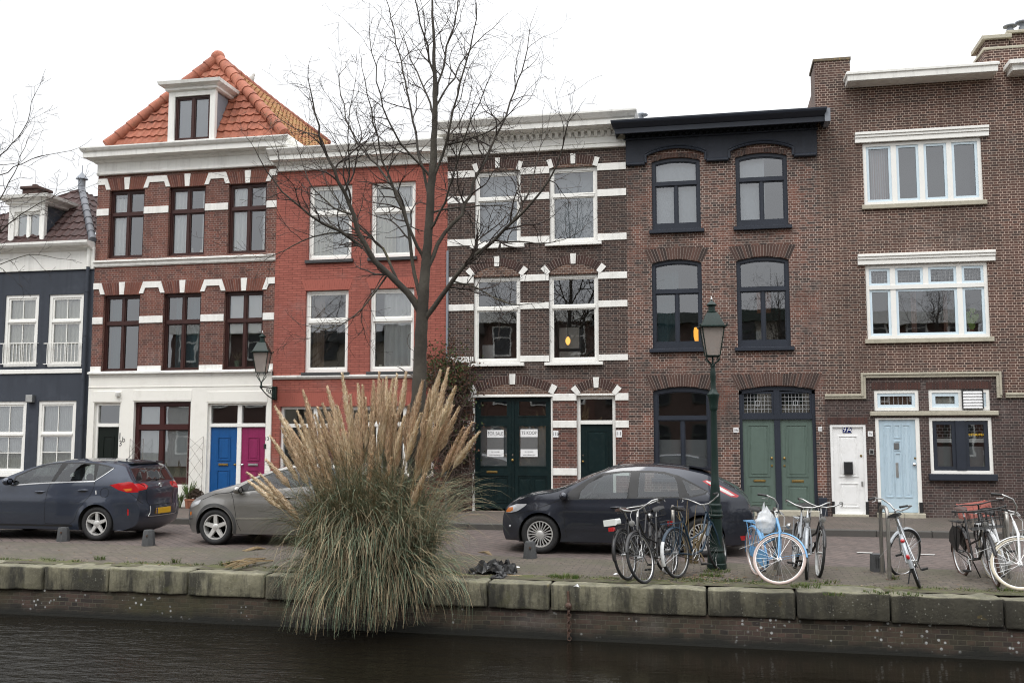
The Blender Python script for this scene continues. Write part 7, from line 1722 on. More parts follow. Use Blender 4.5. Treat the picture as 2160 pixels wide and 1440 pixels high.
def ex3(t, S, tp, t_of, ribbon, Wd):
    mirror(t, .42, .955, S, P_DARK); aerial(t, tp(t_of(1.40, False), -.2)+V((.0,0,0)), (.42,0,.33))
    m = MB(); a = tp(t_of(1.32, True), 0); m.hexa([(a.x-.26,-.55,a.z+.06),(a.x+.16,-.58,a.z-.005),(a.x+.16,.58,a.z-.005),(a.x-.26,.55,a.z+.06)], [(a.x-.26,-.55,a.z+.085),(a.x+.17,-.58,a.z+.022),(a.x+.17,.58,a.z+.022),(a.x-.26,.55,a.z+.085)]); m.build('spoiler', P_DARK, t, local=True)
    m = MB()
    for z in (.36, .40, .44): ribbon(m, [(-.60,z),(-.47,z-.01)], .012, .003)
    m.build('bumper_grille', TRIM, t, local=True)
    m = MB(); p = S(-.53, .435, .004); m.ball(p, (.02,.012,.02), 8, 6); m.build('fog_light', CLR, t, local=True)
    m = MB(); ribbon(m, [(.40,.40),(2.25,.40)], .016, .006); m.build('side_moulding', P_DARK, t, local=True)
Yn = 16.55; Xw = fx(1137.6, 1127, Yn); car('dark blue grey hatchback parked behind the bicycles and the lamp post', V((Xw, Yn+.90, .01)), radians(.3), prof3, 2.66, .318, .905, reg3, P_DARK, (20, .006, .0085),
 [[c3(590,500), c3(578,600), c3(585,700), c3(600,790), c3(625,818)], [c3(1090,490), c3(1062,560), c3(1055,700), c3(1058,815)], [c3(1480,480), c3(1440,540), c3(1395,620), c3(1375,720), c3(1340,805), c3(1300,815)], [c3(625,818), c3(1300,815)], [c3(140,605), c3(220,610), c3(300,590), c3(400,560), c3(545,505)], [c3(1612,440), c3(1650,500), c3(1680,600), c3(1700,640), c3(1905,640)]],
 [c3(965,552), c3(1395,545)], [], .925, {'windscreen': (MT['carglass'], False, [[(1.07,-.86),(1.07,.86),(1.36,.80),(1.36,-.80)]]), 'rear_window': (MT['carglass'], True, [[(1.26,-.74),(1.26,.74),(1.02,.84),(1.02,-.84)]])}, ex3)
# ---- slate blue hatchback at the left, seen from behind
c1 = lambda x, y: ((x-762)/384+2.6, (905-y)/428)
L1_ = lambda *p: [c1(*q) for q in p]
prof1 = [(-.84,.20),(-.92,.34),(-.93,.52),(-.86,.68),(-.70,.78),(-.3,.92),(.1,.995),(.32,1.035),(.7,1.20),(1.15,1.36),(1.5,1.435),(1.9,1.468),(2.4,1.462),(2.8,1.43),(3.04,1.385),(3.10,1.32),(3.20,1.16),(3.29,1.04),(3.35,.96),(3.36,.85),(3.345,.72),(3.39,.60),(3.385,.44),(3.32,.28),(3.12,.20)]
reg1 = {'window_trim': (TRIM, [L1_((55,455),(75,398),(200,335),(330,295),(450,282),(600,282),(725,290),(800,305),(868,328),(735,430),(400,448),(80,462))]),
 'side_window': (MT['carglass'], [L1_((72,452),(90,405),(200,348),(330,306),(432,294),(380,441),(100,456)), L1_((482,296),(600,294),(700,302),(722,424),(408,440)), L1_((735,306),(800,315),(852,330),(740,418))]),
 'tail_light': (REDL, [L1_((856,462),(920,446),(985,436),(1060,450),(1060,520),(985,522),(920,500))]), 'tail_indicator': (AMB, [L1_((955,495),(1010,488),(1010,508),(975,512))]), 'bumper_reflector': (REDL, [L1_((990,650),(1000,655),(1000,700),(990,706))])}
def ex1(t, S, tp, t_of, ribbon, Wd):
    mirror(t, c1(45,440)[0], 1.09, S, P_SLATE); aerial(t, tp(t_of(1.44, True), -.15), (.20,0,.20))
    m = MB(); a = tp(t_of(1.40, True), 0); m.hexa([(a.x-.22,-.50,a.z-.01),(a.x+.12,-.52,a.z-.03),(a.x+.12,.52,a.z-.03),(a.x-.22,.50,a.z-.01)], [(a.x-.22,-.50,a.z+.03),(a.x+.13,-.52,a.z+.0),(a.x+.13,.52,a.z+.0),(a.x-.22,.50,a.z+.03)]); m.build('spoiler', P_SLATE, t, local=True)
    xb = tp(t_of(.52, True), 0).x
    m = MB(); m.bbox(-.26, .26, 0, .012, .47, .58, .003); m.xform(Matrix.Translation((xb+.015, 0, 0)) @ Matrix.Rotation(pi/2, 4, 'Z')); m.build('number_plate', YPL, t, local=True)
    m = MB(); m.bbox(-.258, -.215, -.003, .002, .474, .576, .001); m.xform(Matrix.Translation((xb+.015, 0, 0)) @ Matrix.Rotation(pi/2, 4, 'Z')); m.build('plate_band', MT['enamelblue'], t, local=True)
    m = MB(); P = [tp(t_of(z, True), v)+V((.022,0,0)) for z, v in [(.62,-.60),(.56,-.62),(.50,-.64),(.45,-.70)]+[(.445,-.7+.1*q) for q in range(1, 14)]+[(.45,.70),(.50,.64),(.56,.62),(.62,.60)]]; m.tube(P, .008, 5); m.build('bumper_trim', MT['steel'], t, local=True)
    e = tp(t_of(.985, True), 0); m = MB()
    def ell(cy, cz, ry, rz): m.tube([(e.x+.016, cy+ry*cos(i*pi/12), cz+rz*sin(i*pi/12)) for i in range(25)], .0045, 5, cap=False)
    ell(0, e.z, .062, .042); ell(0, e.z, .02, .040); ell(0, e.z+.014, .042, .018); m.build('emblem', MT['chrome'], t, local=True)
    m = MB()
    for sd in (-1, 1): m.tube([tp(t_of(z, True), sd*v)+V((.002,0,0)) for z, v in ((1.36,.86),(1.2,.89),(1.09,.90),(1.0,.70),(.90,.66),(.80,.64),(.70,.62),(.63,.58))], .005, 4)
    m.tube([tp(t_of(.63, True), -.58+.116*q)+V((.002,0,0)) for q in range(11)], .005, 4); m.build('hatch_gap', UNDER, t, local=True)
    wiper(t, tp(t_of(1.08, True), .05)+V((.012,0,0)), tp(t_of(1.10, True), -.45)+V((.02,0,0)))
    m = MB(); cx_, cz_ = c1(822, 522); P = [S(cx_+.088*cos(i*pi/12), cz_+.088*sin(i*pi/12), .003) for i in range(25)]; m.tube(P, .003, 4, cap=False); m.build('fuel_flap', UNDER, t, local=True)
    m = MB(); ribbon(m, [c1(860,330), c1(800,380), c1(738,426)], .012, .006); m.build('quarter_trim', MT['chrome'], t, local=True)
    m = MB(); ribbon(m, [c1(752,505), c1(757,535)], .018, .003); m.build('sticker', MT['paper'], t, local=True)
    m = MB(); ribbon(m, [(.45,.27),(2.1,.27)], .03, .004); m.build('sill_trim', TRIM, t, local=True)
Yn = 16.96; Xw = fx(201, 1102, Yn)-2.6; car('slate blue hatchback seen from behind with red tail lights and yellow number plate', V((Xw, Yn+.88, .01)), radians(0), prof1, 2.6, .318, .88, reg1, P_SLATE, (5, .034, .022),
 [[c1(385,448), c1(362,500), c1(350,600), c1(345,700), c1(350,775)], [c1(735,432), c1(728,500), c1(690,570), c1(620,660), c1(590,740), c1(540,780)], [c1(350,775), c1(540,780)], [c1(1000,520), c1(1040,560), c1(1075,600), c1(1090,610)]],
 [c1(298,522), c1(650,505)], [([c1(75,470), c1(300,452), c1(560,440), c1(735,432)], .022)], 1.08, {'windscreen': (MT['carglass'], False, [[(1.06,-.86),(1.06,.86),(1.40,.80),(1.40,-.80)]]), 'rear_window': (plain('dark_rear_glass', (.012,.014,.016), .05, .2, 3, coat=1), True, [[(1.33,-.84),(1.33,.84),(1.08,.86),(1.06,.5),(1.06,-.5),(1.08,-.86)]]), 'tail_light_inner': (REDL, True, [[(1.06,-1.0),(1.035,-.62),(.985,-.55),(.94,-.66),(.92,-1.0)], [(1.06,1.0),(1.035,.62),(.985,.55),(.94,.66),(.92,1.0)]])}, ex1)
# ---- taupe hatchback half hidden by the pampas grass
c2 = lambda x, y: ((x-1712)/406, (935-y)/441)
L2 = lambda *p: [c2(*q) for q in p]
prof2 = [(-.56,.20),(-.63,.34),(-.64,.50),(-.61,.64),(-.53,.75),(-.35,.855),(-.03,.968),(.34,1.06),(.7,1.205),(1.1,1.345),(1.4,1.415),(1.75,1.445),(2.2,1.43),(2.7,1.36),(3.0,1.27),(3.15,1.15),(3.30,.98),(3.38,.8),(3.42,.5),(3.38,.28),(3.15,.2)]
reg2 = {'window_trim': (TRIM, [[(.24,.925),(.42,1.02),(.75,1.19),(1.1,1.315),(1.45,1.38),(1.9,1.395),(2.3,1.37),(2.75,1.28),(2.85,1.18),(2.3,1.10),(1.3,1.02)]]), 'side_window': (MT['carglass'], [[(.62,.985),(.66,1.11),(.85,1.20),(1.12,1.29),(1.45,1.355),(1.58,1.36),(1.56,1.035)], [(1.68,1.36),(1.95,1.37),(2.3,1.345),(2.6,1.27),(2.5,1.13),(1.70,1.055)]]),
 'headlight': (CLR, [[(-.57,.69),(-.52,.73),(-.40,.775),(-.30,.80),(-.36,.72),(-.48,.67),(-.57,.65)]]), 'indicator': (AMB, [[(-.60,.56),(-.55,.58),(-.55,.52),(-.60,.50)]]), 'arch_liner': (TRIM, [])}
reg2.pop('arch_liner')
MT['arch_trim'] = plain('grey_arch_trim', (.05,.05,.05), .5, .2, 8)
def ex2(t, S, tp, t_of, ribbon, Wd):
    mirror(t, .47, .985, S, P_TAUPE)
    m = MB(); ribbon(m, [(.42,.475),(2.2,.50)], .022, .008); m.build('side_moulding', MT['chrome'], t, local=True)
    m = MB(); P = [(.40*cos(a), .318+.40*sin(a)) for a in [-.28+i*(pi+.56)/16 for i in range(17)]]; ribbon(m, P, .05, .006); m.build('arch_trim', MT['arch_trim'], t, local=True); m = MB(); P = [(2.635+.40*cos(a), .318+.40*sin(a)) for a in [-.28+i*(pi+.56)/16 for i in range(17)]]; ribbon(m, P, .05, .006); m.build('arch_trim', MT['arch_trim'], t, local=True)
    m = MB(); ribbon(m, [(.45,.23),(2.2,.23)], .04, .008); m.build('sill_trim', P_TAUPE, t, local=True)
    m = MB(); ribbon(m, [(-.62,.44),(-.52,.45)], .018, .004); m.build('bumper_trim', MT['chrome'], t, local=True)
Yn = 16.75; Xw = fx(451.7, 1112, Yn); car('taupe silver hatchback half hidden behind the pampas grass', V((Xw, Yn+.89, .01)), radians(0), prof2, 2.635, .316, .89, reg2, P_TAUPE, (5, .036, .030),
 [[(.30,.94),(.36,.80),(.40,.60),(.44,.40),(.50,.26)], [(1.62,1.03),(1.55,.85),(1.52,.5),(1.53,.26)], [(-.30,.79),(.0,.90),(.26,.93)]], [(1.38,.86)], [], .96,
 {'windscreen': (MT['carglass'], False, [[(1.09,-.88),(1.09,.88),(1.38,.80),(1.38,-.80)]]), 'rear_window': (MT['carglass'], True, [[(1.24,-.8),(1.24,.8),(1.02,.84),(1.02,-.84)]])}, ex2, rim_r=.222)
# ================================================================== bicycles and stands
def tubemat(name, col, metal=.0, rough=.35, dirt=.4): return plain(name, col, rough, .2, 9, metal=metal, dirt=(.07,.05,.035), dirt_amt=dirt, local=True)
BK = tubemat('black_cycle_enamel', (.012,.012,.013)); BKL = plain('black_cycle_plastic', (.014,.014,.014), .5, .2, 9, local=True); SIL = tubemat('worn_silver_enamel', (.36,.38,.40), .3); CHR = tubemat('dull_chrome', (.42,.42,.41), .85, .34)
LBL = tubemat('light_blue_enamel', (.16,.36,.60), 0, .3, .2); DBL = tubemat('dark_blue_enamel', (.009,.030,.054)); WHT = tubemat('white_cycle_enamel', (.68,.69,.69), 0, .3, .2); BRN = plain('brown_leather', (.060,.032,.026), .55, .25, 10, local=True)
TY_BK = RUB; TY_PK = plain('pinkish_tyre', (.50,.40,.36), .8, .1, 8, local=True); TY_CR = plain('cream_tyre', (.52,.47,.37), .8, .1, 8, local=True); TY_BR = plain('brown_tyre', (.10,.062,.050), .8, .2, 8, local=True); TY_WW = TY_BK
RIMM = tubemat('cycle_rim', (.50,.50,.50), .85, .35)
def bicycle(label, loc, heading, lean=0, steer=0, frame=BK, tyre=RUB, rimm=None, fender=None, saddle=BKL, bars=CHR, grips=BKL, R=.345, rack=True, chain_case=None, tail=None, lamp=True, basket=None, step=True, wbase=1.10, bar_h=1.08, front_rack=False, white_tail=False, kick=False, skirt=False, bar_kind=0, wall=None):
    root = thing('bicycle', label, 'bicycle', loc, (0, 0, heading), group='bicycles parked at the quay stands')
    Lm = Matrix.Rotation(lean, 4, 'X'); xr, xf = -wbase/2, wbase/2; fender = fender or frame
    ha, hb = V((xf-.185, 0, bar_h-.20)), V((xf-.09, 0, R+.37)); axd = (ha-hb).normalized(); Sm = Matrix.Translation(hb) @ Matrix.Rotation(steer, 4, axd) @ Matrix.Translation(-hb)
    def mk(name, mat, fn, par=root, st=False, smooth=50):
        m = MB(); fn(m); m.xform(Lm @ (Sm if st else Matrix.Identity(4))); return m.build(name, mat, par, local=True, smooth=smooth)
    ax_r, ax_f = V((xr,0,R)), V((xf,0,R)); bb = V((xr+.46,0,R-.06)); st_top = V((xr+.25,0,R+.50)); sad = V((xr+.20,0,R+.62))
    for c, s_ in ((ax_r, False), (ax_f, True)):
        def rim(m, c=c):
            m.torus(c, R-.034, .011, (0,1,0), 40, 6)
            for i in range(28):
                a = 2*pi*i/28; b_ = a+(.42 if i % 2 else -.42)*(1 if i % 4 < 2 else -1); y = .028 if i % 2 else -.028
                m.tube([c+V((.02*cos(b_),y,.02*sin(b_))), c+V(((R-.035)*cos(a),0,(R-.035)*sin(a)))], .0016, 3, cap=False)
            m.lathe([(.012,-.05),(.012,-.034),(.028,-.033),(.028,-.027),(.016,-.025),(.016,.025),(.028,.027),(.028,.033),(.012,.034),(.012,.05)], c, 12, 'y')
        w = mk('wheel', RIMM if rimm is None else rimm, rim, st=s_)
        mk('tyre', tyre, lambda m, c=c: m.torus(c, R-.018, .0205, (0,1,0), 48, 8), w, s_)
        if wall: mk('white_wall', wall, lambda m, c=c: (m.torus(c+V((0,-.013,0)), R-.030, .010, (0,1,0), 44, 6), m.torus(c+V((0,.013,0)), R-.030, .010, (0,1,0), 44, 6)), w, s_)
    def fr(m):
        m.tube([bb, st_top], .0155, 8); m.tube([hb-axd*.01, ha], .019, 8)
        if step:
            m.tube([hb+axd*.02, V((xf-.22,0,R+.14)), V((xf-.40,0,R-.02)), bb], .019, 8); m.tube([ha-axd*.03, V((xf-.32,0,R+.25)), bb.lerp(st_top,.36)], .014, 8)
        else: m.tube([hb+axd*.02, bb], .018, 8); m.tube([ha-axd*.04, st_top-V((0,0,.04))], .0155, 8)
        for y in (-.055, .055): m.tube([bb+V((0,y*.5,0)), ax_r+V((0,y,0))], .0095, 6); m.tube([st_top-V((0,0,.05))+V((0,y*.3,0)), ax_r+V((0,y,0))], .008, 6)
    mk('frame', frame, fr)
    def fk(m):
        for y in (-.055, .055): m.tube([hb+V((0,y*.5,-.005)), hb.lerp(ax_f,.5)+V((.0,y,0)), ax_f+V((-.015,y,.06)), ax_f+V((0,y,0))], [.014,.012,.010,.009], 7)
        m.tube([hb+V((0,-.035,-.01)), hb+V((0,.035,-.01))], .016, 8)
    mk('fork', frame, fk, st=True)
    stt = ha+axd*.10
    def hbar(m):
        m.tube([ha-axd*.02, stt], .0125, 8); m.tube([stt, stt+V((.05,0,.012))], .014, 8); c = stt+V((.05,0,.012))
        if bar_kind == 0: P = [(-.23,.295,.075),(-.12,.30,.082),(-.03,.26,.075),(.02,.17,.03),(.01,.07,0),(0,0,0)]
        elif bar_kind == 1: P = [(-.10,.33,.02),(-.02,.31,.02),(.03,.2,.015),(.02,.08,0),(0,0,0)]
        else: P = [(-.26,.27,.12),(-.14,.285,.13),(-.02,.25,.11),(.03,.15,.05),(.01,.06,0),(0,0,0)]
        Q = [c+V(p) for p in P]+[c+V((x,-y,z)) for x, y, z in P[:-1][::-1]]; m.tube(Q, .0112, 8)
        hbar.g = [(Q[0], Q[1]), (Q[-1], Q[-2])]; hbar.c = c
    h = mk('handlebar', bars, hbar, st=True)
    for a, b_ in hbar.g: mk('grip', grips, lambda m: m.tube([a+(a-b_).normalized()*.015, a.lerp(b_,.3), a.lerp(b_,.98)], [.017,.0165,.015], 8), h, True)
    def brake(m):
        for a, b_ in hbar.g: q = b_+V((.03,0,-.01)); m.tube([q, q+(a-b_)*.5+V((.045,0,-.03)), q+(a-b_)*1.1+V((.035,0,-.035))], [.007,.006,.005], 5)
        c = hbar.c; m.tube([c+V((.02,.06,0)), c+V((.09,.05,-.05)), hb+V((.04,.02,.05)), hb+V((0,.03,-.1))], .0028, 4, cap=False); m.tube([c+V((.02,-.06,0)), c+V((.10,-.05,-.06)), hb+V((.05,-.02,.0)), bb+V((.1,-.02,.05))], .0028, 4, cap=False)
    mk('brake_levers', bars, brake, h, True)
    def sd(m):
        vs = []; n = 12
        for i in range(n+1):
            t = i/n; x = -.13+.27*t; w = .088*(1-t)**.5*(.35+.65*(1-t))+.019; w = w if i else .06; z = .012*cos(t*3.1)-.012*t
            vs += [sad+V((x,-w,z-.03)), sad+V((x,-w*.85,z)), sad+V((x,0,z+.014)), sad+V((x,w*.85,z)), sad+V((x,w,z-.03))]
        m.mesh(vs, [(i*5+j, i*5+j+1, i*5+j+6, i*5+j+5) for i in range(n) for j in range(4)]); m.face(vs[:5]); m.face([vs[i*5] for i in range(n+1)]+[vs[i*5+4] for i in range(n, -1, -1)])
    s1 = mk('saddle', saddle, sd, smooth=60)
    mk('seat_post', CHR, lambda m: (m.tube([st_top-V((0,0,.02)), sad-V((0,0,.05))], .012, 8), m.torus(sad+V((-.09,.05,-.05)), .018, .004, (0,0,1), 12, 4), m.torus(sad+V((-.09,-.05,-.05)), .018, .004, (0,0,1), 12, 4), m.tube([sad+V((-.09,0,-.045)), sad+V((.11,0,-.03))], .008, 5)), s1)
    def fend(c, a0, a1, w=.026):
        def f(m):
            vs = []; K = 22
            for i in range(K+1):
                a = a0+(a1-a0)*i/K
                for j, (dy, dr) in enumerate(((-w,-.012),(-w*.6,.004),(0,.009),(w*.6,.004),(w,-.012))): vs.append(c+V((cos(a)*(R+.014+dr), dy, sin(a)*(R+.014+dr))))
            m.mesh(vs, [(i*5+j, i*5+j+1, i*5+j+6, i*5+j+5) for i in range(K) for j in range(4)])
            e = c+V((cos(a1*.93+a0*.07)*(R+.01), 0, sin(a1*.93+a0*.07)*(R+.01)))
            for y in (-.04, .04): m.tube([c+V((0,y*1.2,0)), e+V((0,y*.5,0))], .0025, 4)
        return f
    mk('mudguard', fender, fend(ax_r, radians(35), radians(188))); mk('mudguard', fender, fend(ax_f, radians(150), radians(18)), st=True)
    if white_tail: mk('white_tail', WHT, fend(ax_r, radians(150), radians(205), .029))
    cr = bb+V((0,-.065,0)); 
    def crank(m):
        m.lathe([(.012,-.075),(.012,.075)], bb, 10, 'y'); m.torus(bb+V((0,-.045,0)), .088, .006, (0,1,0), 28, 4)
        for k in range(5): a = k*2*pi/5; m.tube([bb+V((0,-.045,0)), bb+V((.088*cos(a),-.045,.088*sin(a)))], .005, 4)
        m.tube([cr, cr+V((.09,-.01,-.14))], .009, 6); m.tube([bb+V((0,.065,0)), bb+V((-.09,.075,.14))], .009, 6)
    c_ = mk('crank', CHR, crank)
    for q in (cr+V((.09,-.06,-.14)), bb+V((-.09,.125,.14))): mk('pedal', BKL, lambda m: m.bbox(q.x-.045, q.x+.045, q.y-.045, q.y+.045, q.z-.012, q.z+.012, .005), c_)
    if chain_case is not None:
        def cc(m):
            for y in (-.060, -.032): m.prism([(bb.x+.13*cos(a), bb.z+.12*sin(a)) for a in [radians(-100+i*20) for i in range(11)]]+[(xr+.02,R+.075),(xr-.075,R+.04),(xr-.09,R-.01),(xr-.06,R-.06),(xr+.05,R-.075)], y, y+.004)
        mk('chain_case', chain_case, cc, smooth=30)
    else: mk('chain', BKL, lambda m: (m.tube([bb+V((0,-.045,.088)), ax_r+V((0,-.045,.035))], .005, 4), m.tube([bb+V((0,-.045,-.088)), ax_r+V((0,-.045,-.035))], .005, 4)))
    if rack:
        zr = R*2+.07
        def rk(m):
            for y in (-.06, .06): m.tube([(xr+.22,y*.6,zr-.01),(xr+.12,y,zr),(xr-.24,y,zr)], .006, 6); m.tube([ax_r+V((0,y*1.1,0)),(xr-.10,y,zr)], .0055, 6); m.tube([ax_r+V((0,y*1.1,0)),(xr+.08,y,zr)], .005, 6)
            for k in range(4): m.tube([(xr-.22+k*.1,-.06,zr),(xr-.22+k*.1,.06,zr)], .005, 5)
        rk_ = mk('rack', frame if rack is True else rack, rk)
        if tail: mk('tail_light', REDL, lambda m: m.bbox(xr-.30, xr-.245, -.045, .045, zr-.07, zr-.015, .012), rk_)
    else:
        if tail: mk('tail_light', REDL, lambda m: m.ball(ax_r+V((-.23,0,R*.86)), (.025,.03,.028), 10, 7))
    if tail == 'fender':
        mk('reflector', REDL, lambda m: m.ball(ax_r+V((-R-.02,0,.10)), (.014,.024,.035), 10, 6))
    if lamp: mk('headlamp', CHR, lambda m: (m.lathe([(0,-.05),(.030,-.035),(.042,0),(.040,.008),(0,.012)], hb+V((.10,0,.10)), 14, 'x'), m.tube([hb+V((.0,0,.06)), hb+V((.09,0,.10))], .007, 5)), st=True)
    if basket:
        mat, kind = basket; bx, bz = ha.x+.10, ha.z-.10
        def bk(m):
            x0, x1, y0, y1, z0, z1 = bx, bx+.27, -.20, .20, bz, bz+.22
            if kind == 'wire':
                for z in (z0, (z0+z1)/2, z1): m.tube([(x0,y0,z),(x1,y0,z),(x1,y1,z),(x0,y1,z),(x0,y0,z)], .005, 4)
                for i in range(9): y = y0+(y1-y0)*i/8; m.tube([(x1,y,z1),(x1,y,z0),(x0,y,z0),(x0,y,z1)], .003, 4)
                for i in range(6): x = x0+(x1-x0)*i/5; m.tube([(x,y0,z1),(x,y0,z0),(x,y1,z0),(x,y1,z1)], .003, 4)
            else:
                for z in (z0+.03, z0+.10, z0+.18): 
                    m.box(x0-.008, x1+.008, y0-.008, y0, z-.028, z+.028); m.box(x0-.008, x1+.008, y1, y1+.008, z-.028, z+.028); m.box(x1, x1+.008, y0, y1, z-.027, z+.027); m.box(x0-.008, x0, y0, y1, z-.027, z+.027)
                m.box(x0, x1, y0, y1, z0-.008, z0)
                for x in (x0-.01, x1-.01):
                    for y in (y0-.011, y1-.009): m.box(x, x+.02, y, y+.02, z0-.01, z1)
        mk('basket', mat, bk, st=True, smooth=30)
    if skirt:
        mk('skirt_guard', BKL, lambda m: [m.face([ax_r+V((.02,y,-.01)), ax_r+V((.13,y,.10)), ax_r+V((.20,y,.24)), ax_r+V((.10,y,.35)), ax_r+V((-.10,y,.36)), ax_r+V((-.25,y,.26)), ax_r+V((-.30,y,.12)), ax_r+V((-.20,y,.07)), ax_r+V((-.08,y,.02))]) for y in (-.06, .06)])
    if kick: mk('kickstand', BKL, lambda m: m.tube([bb+V((-.10,.02,-.02)), bb+V((-.20,.16,-.30))], .009, 6))
    root.location = V(loc)+V((0,0,0)); return root
def place(px_, py_, frac, heading, z=-.035, wbase=1.10):
    # ground contact seen at (px, py); frac -1 = rear wheel, +1 = front wheel
    p = onz(px_, py_, z); return p-V((cos(heading), sin(heading), 0))*(frac*wbase/2)
hd = radians
H_ = hd(70); bicycle('black bicycle seen from behind with white rear box, brown saddle and wire basket', place(1326, 1223, -1, H_), H_, hd(-9), hd(12), BK, RUB, saddle=BRN, bar_kind=1, tail=True, basket=(BKL, 'wire'))
# its white carrier box
xb = [o for o in COL.objects if o.name == 'bicycle'][0]
m = MB(); m.bbox(-.86, -.70, -.10, .10, .765, .85, .02); m.xform(Matrix.Rotation(hd(-9), 4, 'X')); o = m.build('saddle_box', plain('white_box_plastic', (.66,.68,.64), .4, .06, 8, local=True), xb, local=True)
H_ = hd(-108); bicycle('black bicycle facing the canal with swept chrome bars, beside the white boxed bicycle', place(1358, 1231, 1, H_), H_, hd(10), hd(-8), BK, RUB, bar_kind=0, tail=True)
H_ = hd(60); bicycle('dark blue ladies bicycle with white mudguard tail beside the lamp post', place(1430, 1219, -1, H_), H_, hd(-5), hd(10), DBL, RUB, fender=DBL, white_tail=True, bar_kind=2, wall=TY_CR if False else None, lamp=True, rimm=CHR)
H_ = hd(-72); bicycle('light blue bicycle with pinkish tyres facing the canal', place(1660, 1237, 1, H_), H_, hd(3), hd(62), LBL, TY_PK, chain_case=LBL, bar_kind=0, saddle=BKL, rack=True)
H_ = hd(-82); bicycle('black bicycle leaning right behind the light blue bicycle', place(1722, 1217, 1, H_), H_, hd(-9), hd(-6), BK, RUB, bar_kind=0, rimm=CHR, wall=plain('white_wall_rubber', (.5,.5,.48), .8, .1, 8, local=True))
H_ = hd(-88); bicycle('old silver bicycle with round headlamp behind the light blue bicycle', place(1694, 1221, 1, H_), H_, hd(-7), hd(-10), SIL, RUB, bar_kind=0)
H_ = hd(80); bicycle('worn silver bicycle seen from behind, alone against the steel stand', place(1940, 1238, -1, H_), H_, hd(-17), hd(-46), SIL, RUB, fender=SIL, tail='fender', bar_kind=2, kick=True, rack=False, lamp=False)
H_ = hd(-84); bicycle('black bicycle with brown tyres, brown saddle and black skirt guard', place(2094, 1238, 1, H_), H_, hd(2), hd(-12), BK, TY_BR, saddle=BRN, bars=BKL, basket=(BKL, 'wire'), bar_kind=1, skirt=True, kick=True, rack=True)
H_ = hd(84); bicycle('bicycle carrying a pink crate at its handlebar', place(2104, 1222, -1, H_), H_, hd(-5), hd(8), BK, RUB, bars=BKL, bar_kind=1, basket=(plain('pink_crate', (.46,.17,.14), .6, .1, 8, local=True), 'crate'))
H_ = hd(-82); bicycle('white bicycle with cream coloured tyres', place(2174, 1249, 1, H_), H_, hd(6), hd(66), WHT, TY_CR, chain_case=WHT, bar_kind=2, rack=True)
# plastic bag pulled over the saddle of the light blue bicycle
p = at(1615, 1093, 14.05); m = MB(); n = 18; vs = []
for i in range(n+1):
    t = i/n
    for j in range(20):
        a = 2*pi*j/20; r_ = .15*sin(pi*min(1, (t*.93+.03)))**.6*(1-.62*t**2.2); k = V((cos(a)*1.8, sin(a)*1.8, t*4)); r_ *= 1+.28*mnoise.noise(k*1.3)+.12*mnoise.noise(k*4)
        vs.append(p+V((r_*cos(a), r_*.8*sin(a), -.20+.36*t+(.05*mnoise.noise(k) if t > .8 else 0)+(.06 if j in (12, 13) and t > .9 else 0))))
m.mesh(vs, [(i*20+j, i*20+(j+1) % 20, (i+1)*20+(j+1) % 20, (i+1)*20+j) for i in range(n) for j in range(20)])
pm, nt, b = newmat('thin_plastic'); b.inputs['Base Color'].default_value = (.86,.88,.90,1); b.inputs['Roughness'].default_value = .25; mx = nt.nodes.new('ShaderNodeMixShader'); tr = N(nt, 'ShaderNodeBsdfTransparent', Color=(.9,.93,.95,1)); mx.inputs[0].default_value = .55
nt.links.new(tr.outputs[0], mx.inputs[1]); nt.links.new(b.outputs[0], mx.inputs[2]); nt.links.new(mx.outputs[0], nt.nodes['Material Output'].inputs[0])
o = m.build('plastic_bag', pm, smooth=50); tag(o, 'translucent plastic bag pulled over the saddle of the light blue bicycle', 'plastic bag')
def two(rear, front, z=-.035):
    a, b = onz(*rear, z), onz(*front, z); return atan2(b.y-a.y, b.x-a.x)
def stand(px_, py_, label, h=.92, w=.55, ang=92):
    p = onz(px_, py_, -.035); t = thing('bicycle_stand', label, 'bicycle stand', p, (0, 0, radians(ang)), group='steel bicycle stands'); m = MB(); r_ = .14; P = [(0,0,-.1),(0,0,h-r_)]
    P += [(r_-r_*cos(a), 0, h-r_+r_*sin(a)) for a in [radians(i*15) for i in range(1, 7)]]+[(w-r_+r_*sin(a), 0, h-r_+r_*cos(a)) for a in [radians(i*15) for i in range(0, 7)]]+[(w,0,-.1)]
    m.tube(P, .027, 14); m.build('hoop', plain('weathered_steel', (.30,.285,.26), .38, .2, 10, metal=.85, dirt=(.10,.08,.06), dirt_amt=.4, local=True), t, local=True, smooth=60)
    m = MB(); m.lathe([(.055,0),(.055,.012),(.028,.014)], (0,0,.0), 14); m.lathe([(.055,0),(.055,.012),(.028,.014)], (w,0,.0), 14); m.build('foot_plate', rust, t, local=True); return t
stand(1877, 1223, 'steel bicycle stand beside the worn silver bicycle', .98, .50)
stand(2130, 1222, 'steel bicycle stand beside the cream tyred white bicycle', .92, .5, 80)
stand(1643, 1214, 'steel bicycle stand behind the light blue bicycle', .92, .5)
stand(1421, 1205, 'steel bicycle stand beside the dark blue ladies bicycle', .92, .5)
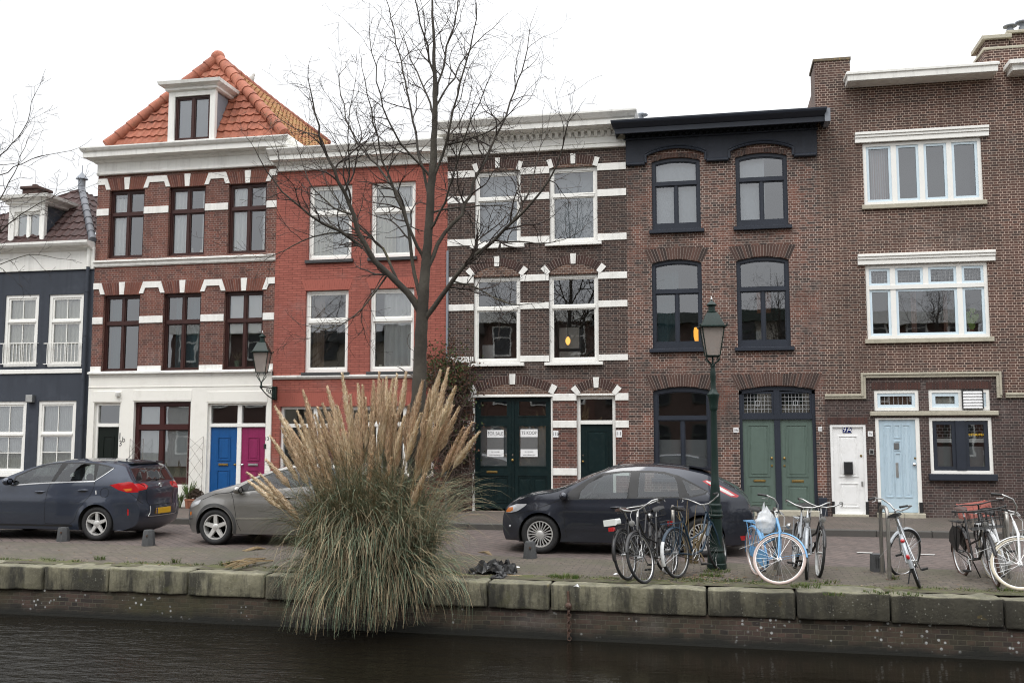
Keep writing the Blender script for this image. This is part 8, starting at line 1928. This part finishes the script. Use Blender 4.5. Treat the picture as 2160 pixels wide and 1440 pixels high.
# ================================================================== camera, daylight, render settings
cam = bpy.data.cameras.new('camera'); co = bpy.data.objects.new('camera', cam); COL.objects.link(co)
cam.sensor_fit = 'HORIZONTAL'; cam.sensor_width = 36; cam.lens = 36*FPX/2160; cam.clip_start = .05; cam.clip_end = 1000
co.matrix_world = Matrix(((RT.x, -DN.x, -FW.x, 0), (RT.y, -DN.y, -FW.y, 0), (RT.z, -DN.z, -FW.z, CAMZ), (0, 0, 0, 1)))
sc.camera = co
w = bpy.data.worlds.new('World'); sc.world = w; w.use_nodes = True; nt = w.node_tree; bg = nt.nodes['Background']
SUN_EL, SUN_AZ = radians(52), radians(200)
sk = nt.nodes.new('ShaderNodeTexSky'); sk.sky_type = 'NISHITA'; sk.sun_disc = False; sk.sun_elevation = SUN_EL; sk.sun_rotation = SUN_AZ; sk.air_density = 1.0; sk.dust_density = 6.0
hs_ = nt.nodes.new('ShaderNodeHueSaturation'); hs_.inputs['Saturation'].default_value = .12; nt.links.new(sk.outputs[0], hs_.inputs['Color'])
tc = nt.nodes.new('ShaderNodeTexCoord'); sp = nt.nodes.new('ShaderNodeSeparateXYZ'); nt.links.new(tc.outputs['Generated'], sp.inputs[0])
zc = mul(nt, sp.outputs[2], 0.0, 'MAXIMUM'); lum = mul(nt, mul(nt, mul(nt, zc, 2.6, 'POWER'), 29.0), 9.6, 'ADD')          # overcast: about three times brighter overhead than near the horizon
nz = noise_n(nt, 1.6, 4, tc.outputs['Generated']); lum = mul(nt, lum, mul(nt, mul(nt, nz, .16), .92, 'ADD'))
cc = nt.nodes.new('ShaderNodeCombineXYZ')
for i, k_ in enumerate((.985, 1.0, 1.02)): nt.links.new(mul(nt, lum, k_), cc.inputs[i])
mxn = nt.nodes.new('ShaderNodeMix'); mxn.data_type = 'RGBA'; mxn.inputs[0].default_value = .9; nt.links.new(hs_.outputs[0], mxn.inputs[6]); nt.links.new(cc.outputs[0], mxn.inputs[7])
nt.links.new(mxn.outputs[2], bg.inputs['Color']); bg.inputs['Strength'].default_value = .1
su = bpy.data.lights.new('sun', 'SUN'); su.energy = .9; su.angle = radians(18); su.color = (1, .97, .92); so = bpy.data.objects.new('sun', su); COL.objects.link(so)
dirv = V((sin(SUN_AZ)*cos(SUN_EL), cos(SUN_AZ)*cos(SUN_EL), sin(SUN_EL))); so.rotation_euler = dirv.to_track_quat('Z', 'Y').to_euler()
sc.view_settings.view_transform = 'Standard'; sc.view_settings.look = 'None'; sc.view_settings.exposure = 0.16; sc.view_settings.gamma = 1.0
sc.render.engine = 'CYCLES'; sc.cycles.max_bounces = 8; sc.cycles.transparent_max_bounces = 24; sc.cycles.diffuse_bounces = 3; sc.cycles.glossy_bounces = 4
sc.cycles.caustics_reflective = False; sc.cycles.caustics_refractive = False
try: sc.cycles.use_denoising = True; sc.cycles.denoiser = 'OPENIMAGEDENOISE'; sc.cycles.denoising_input_passes = 'RGB_ALBEDO_NORMAL'; sc.cycles.denoising_prefilter = 'FAST'
except Exception: pass
sc.cycles.use_adaptive_sampling = True; sc.cycles.adaptive_threshold = .01
sc.render.film_transparent = False; sc.cycles.pixel_filter_type = 'BLACKMAN_HARRIS'; sc.cycles.filter_width = 1.1
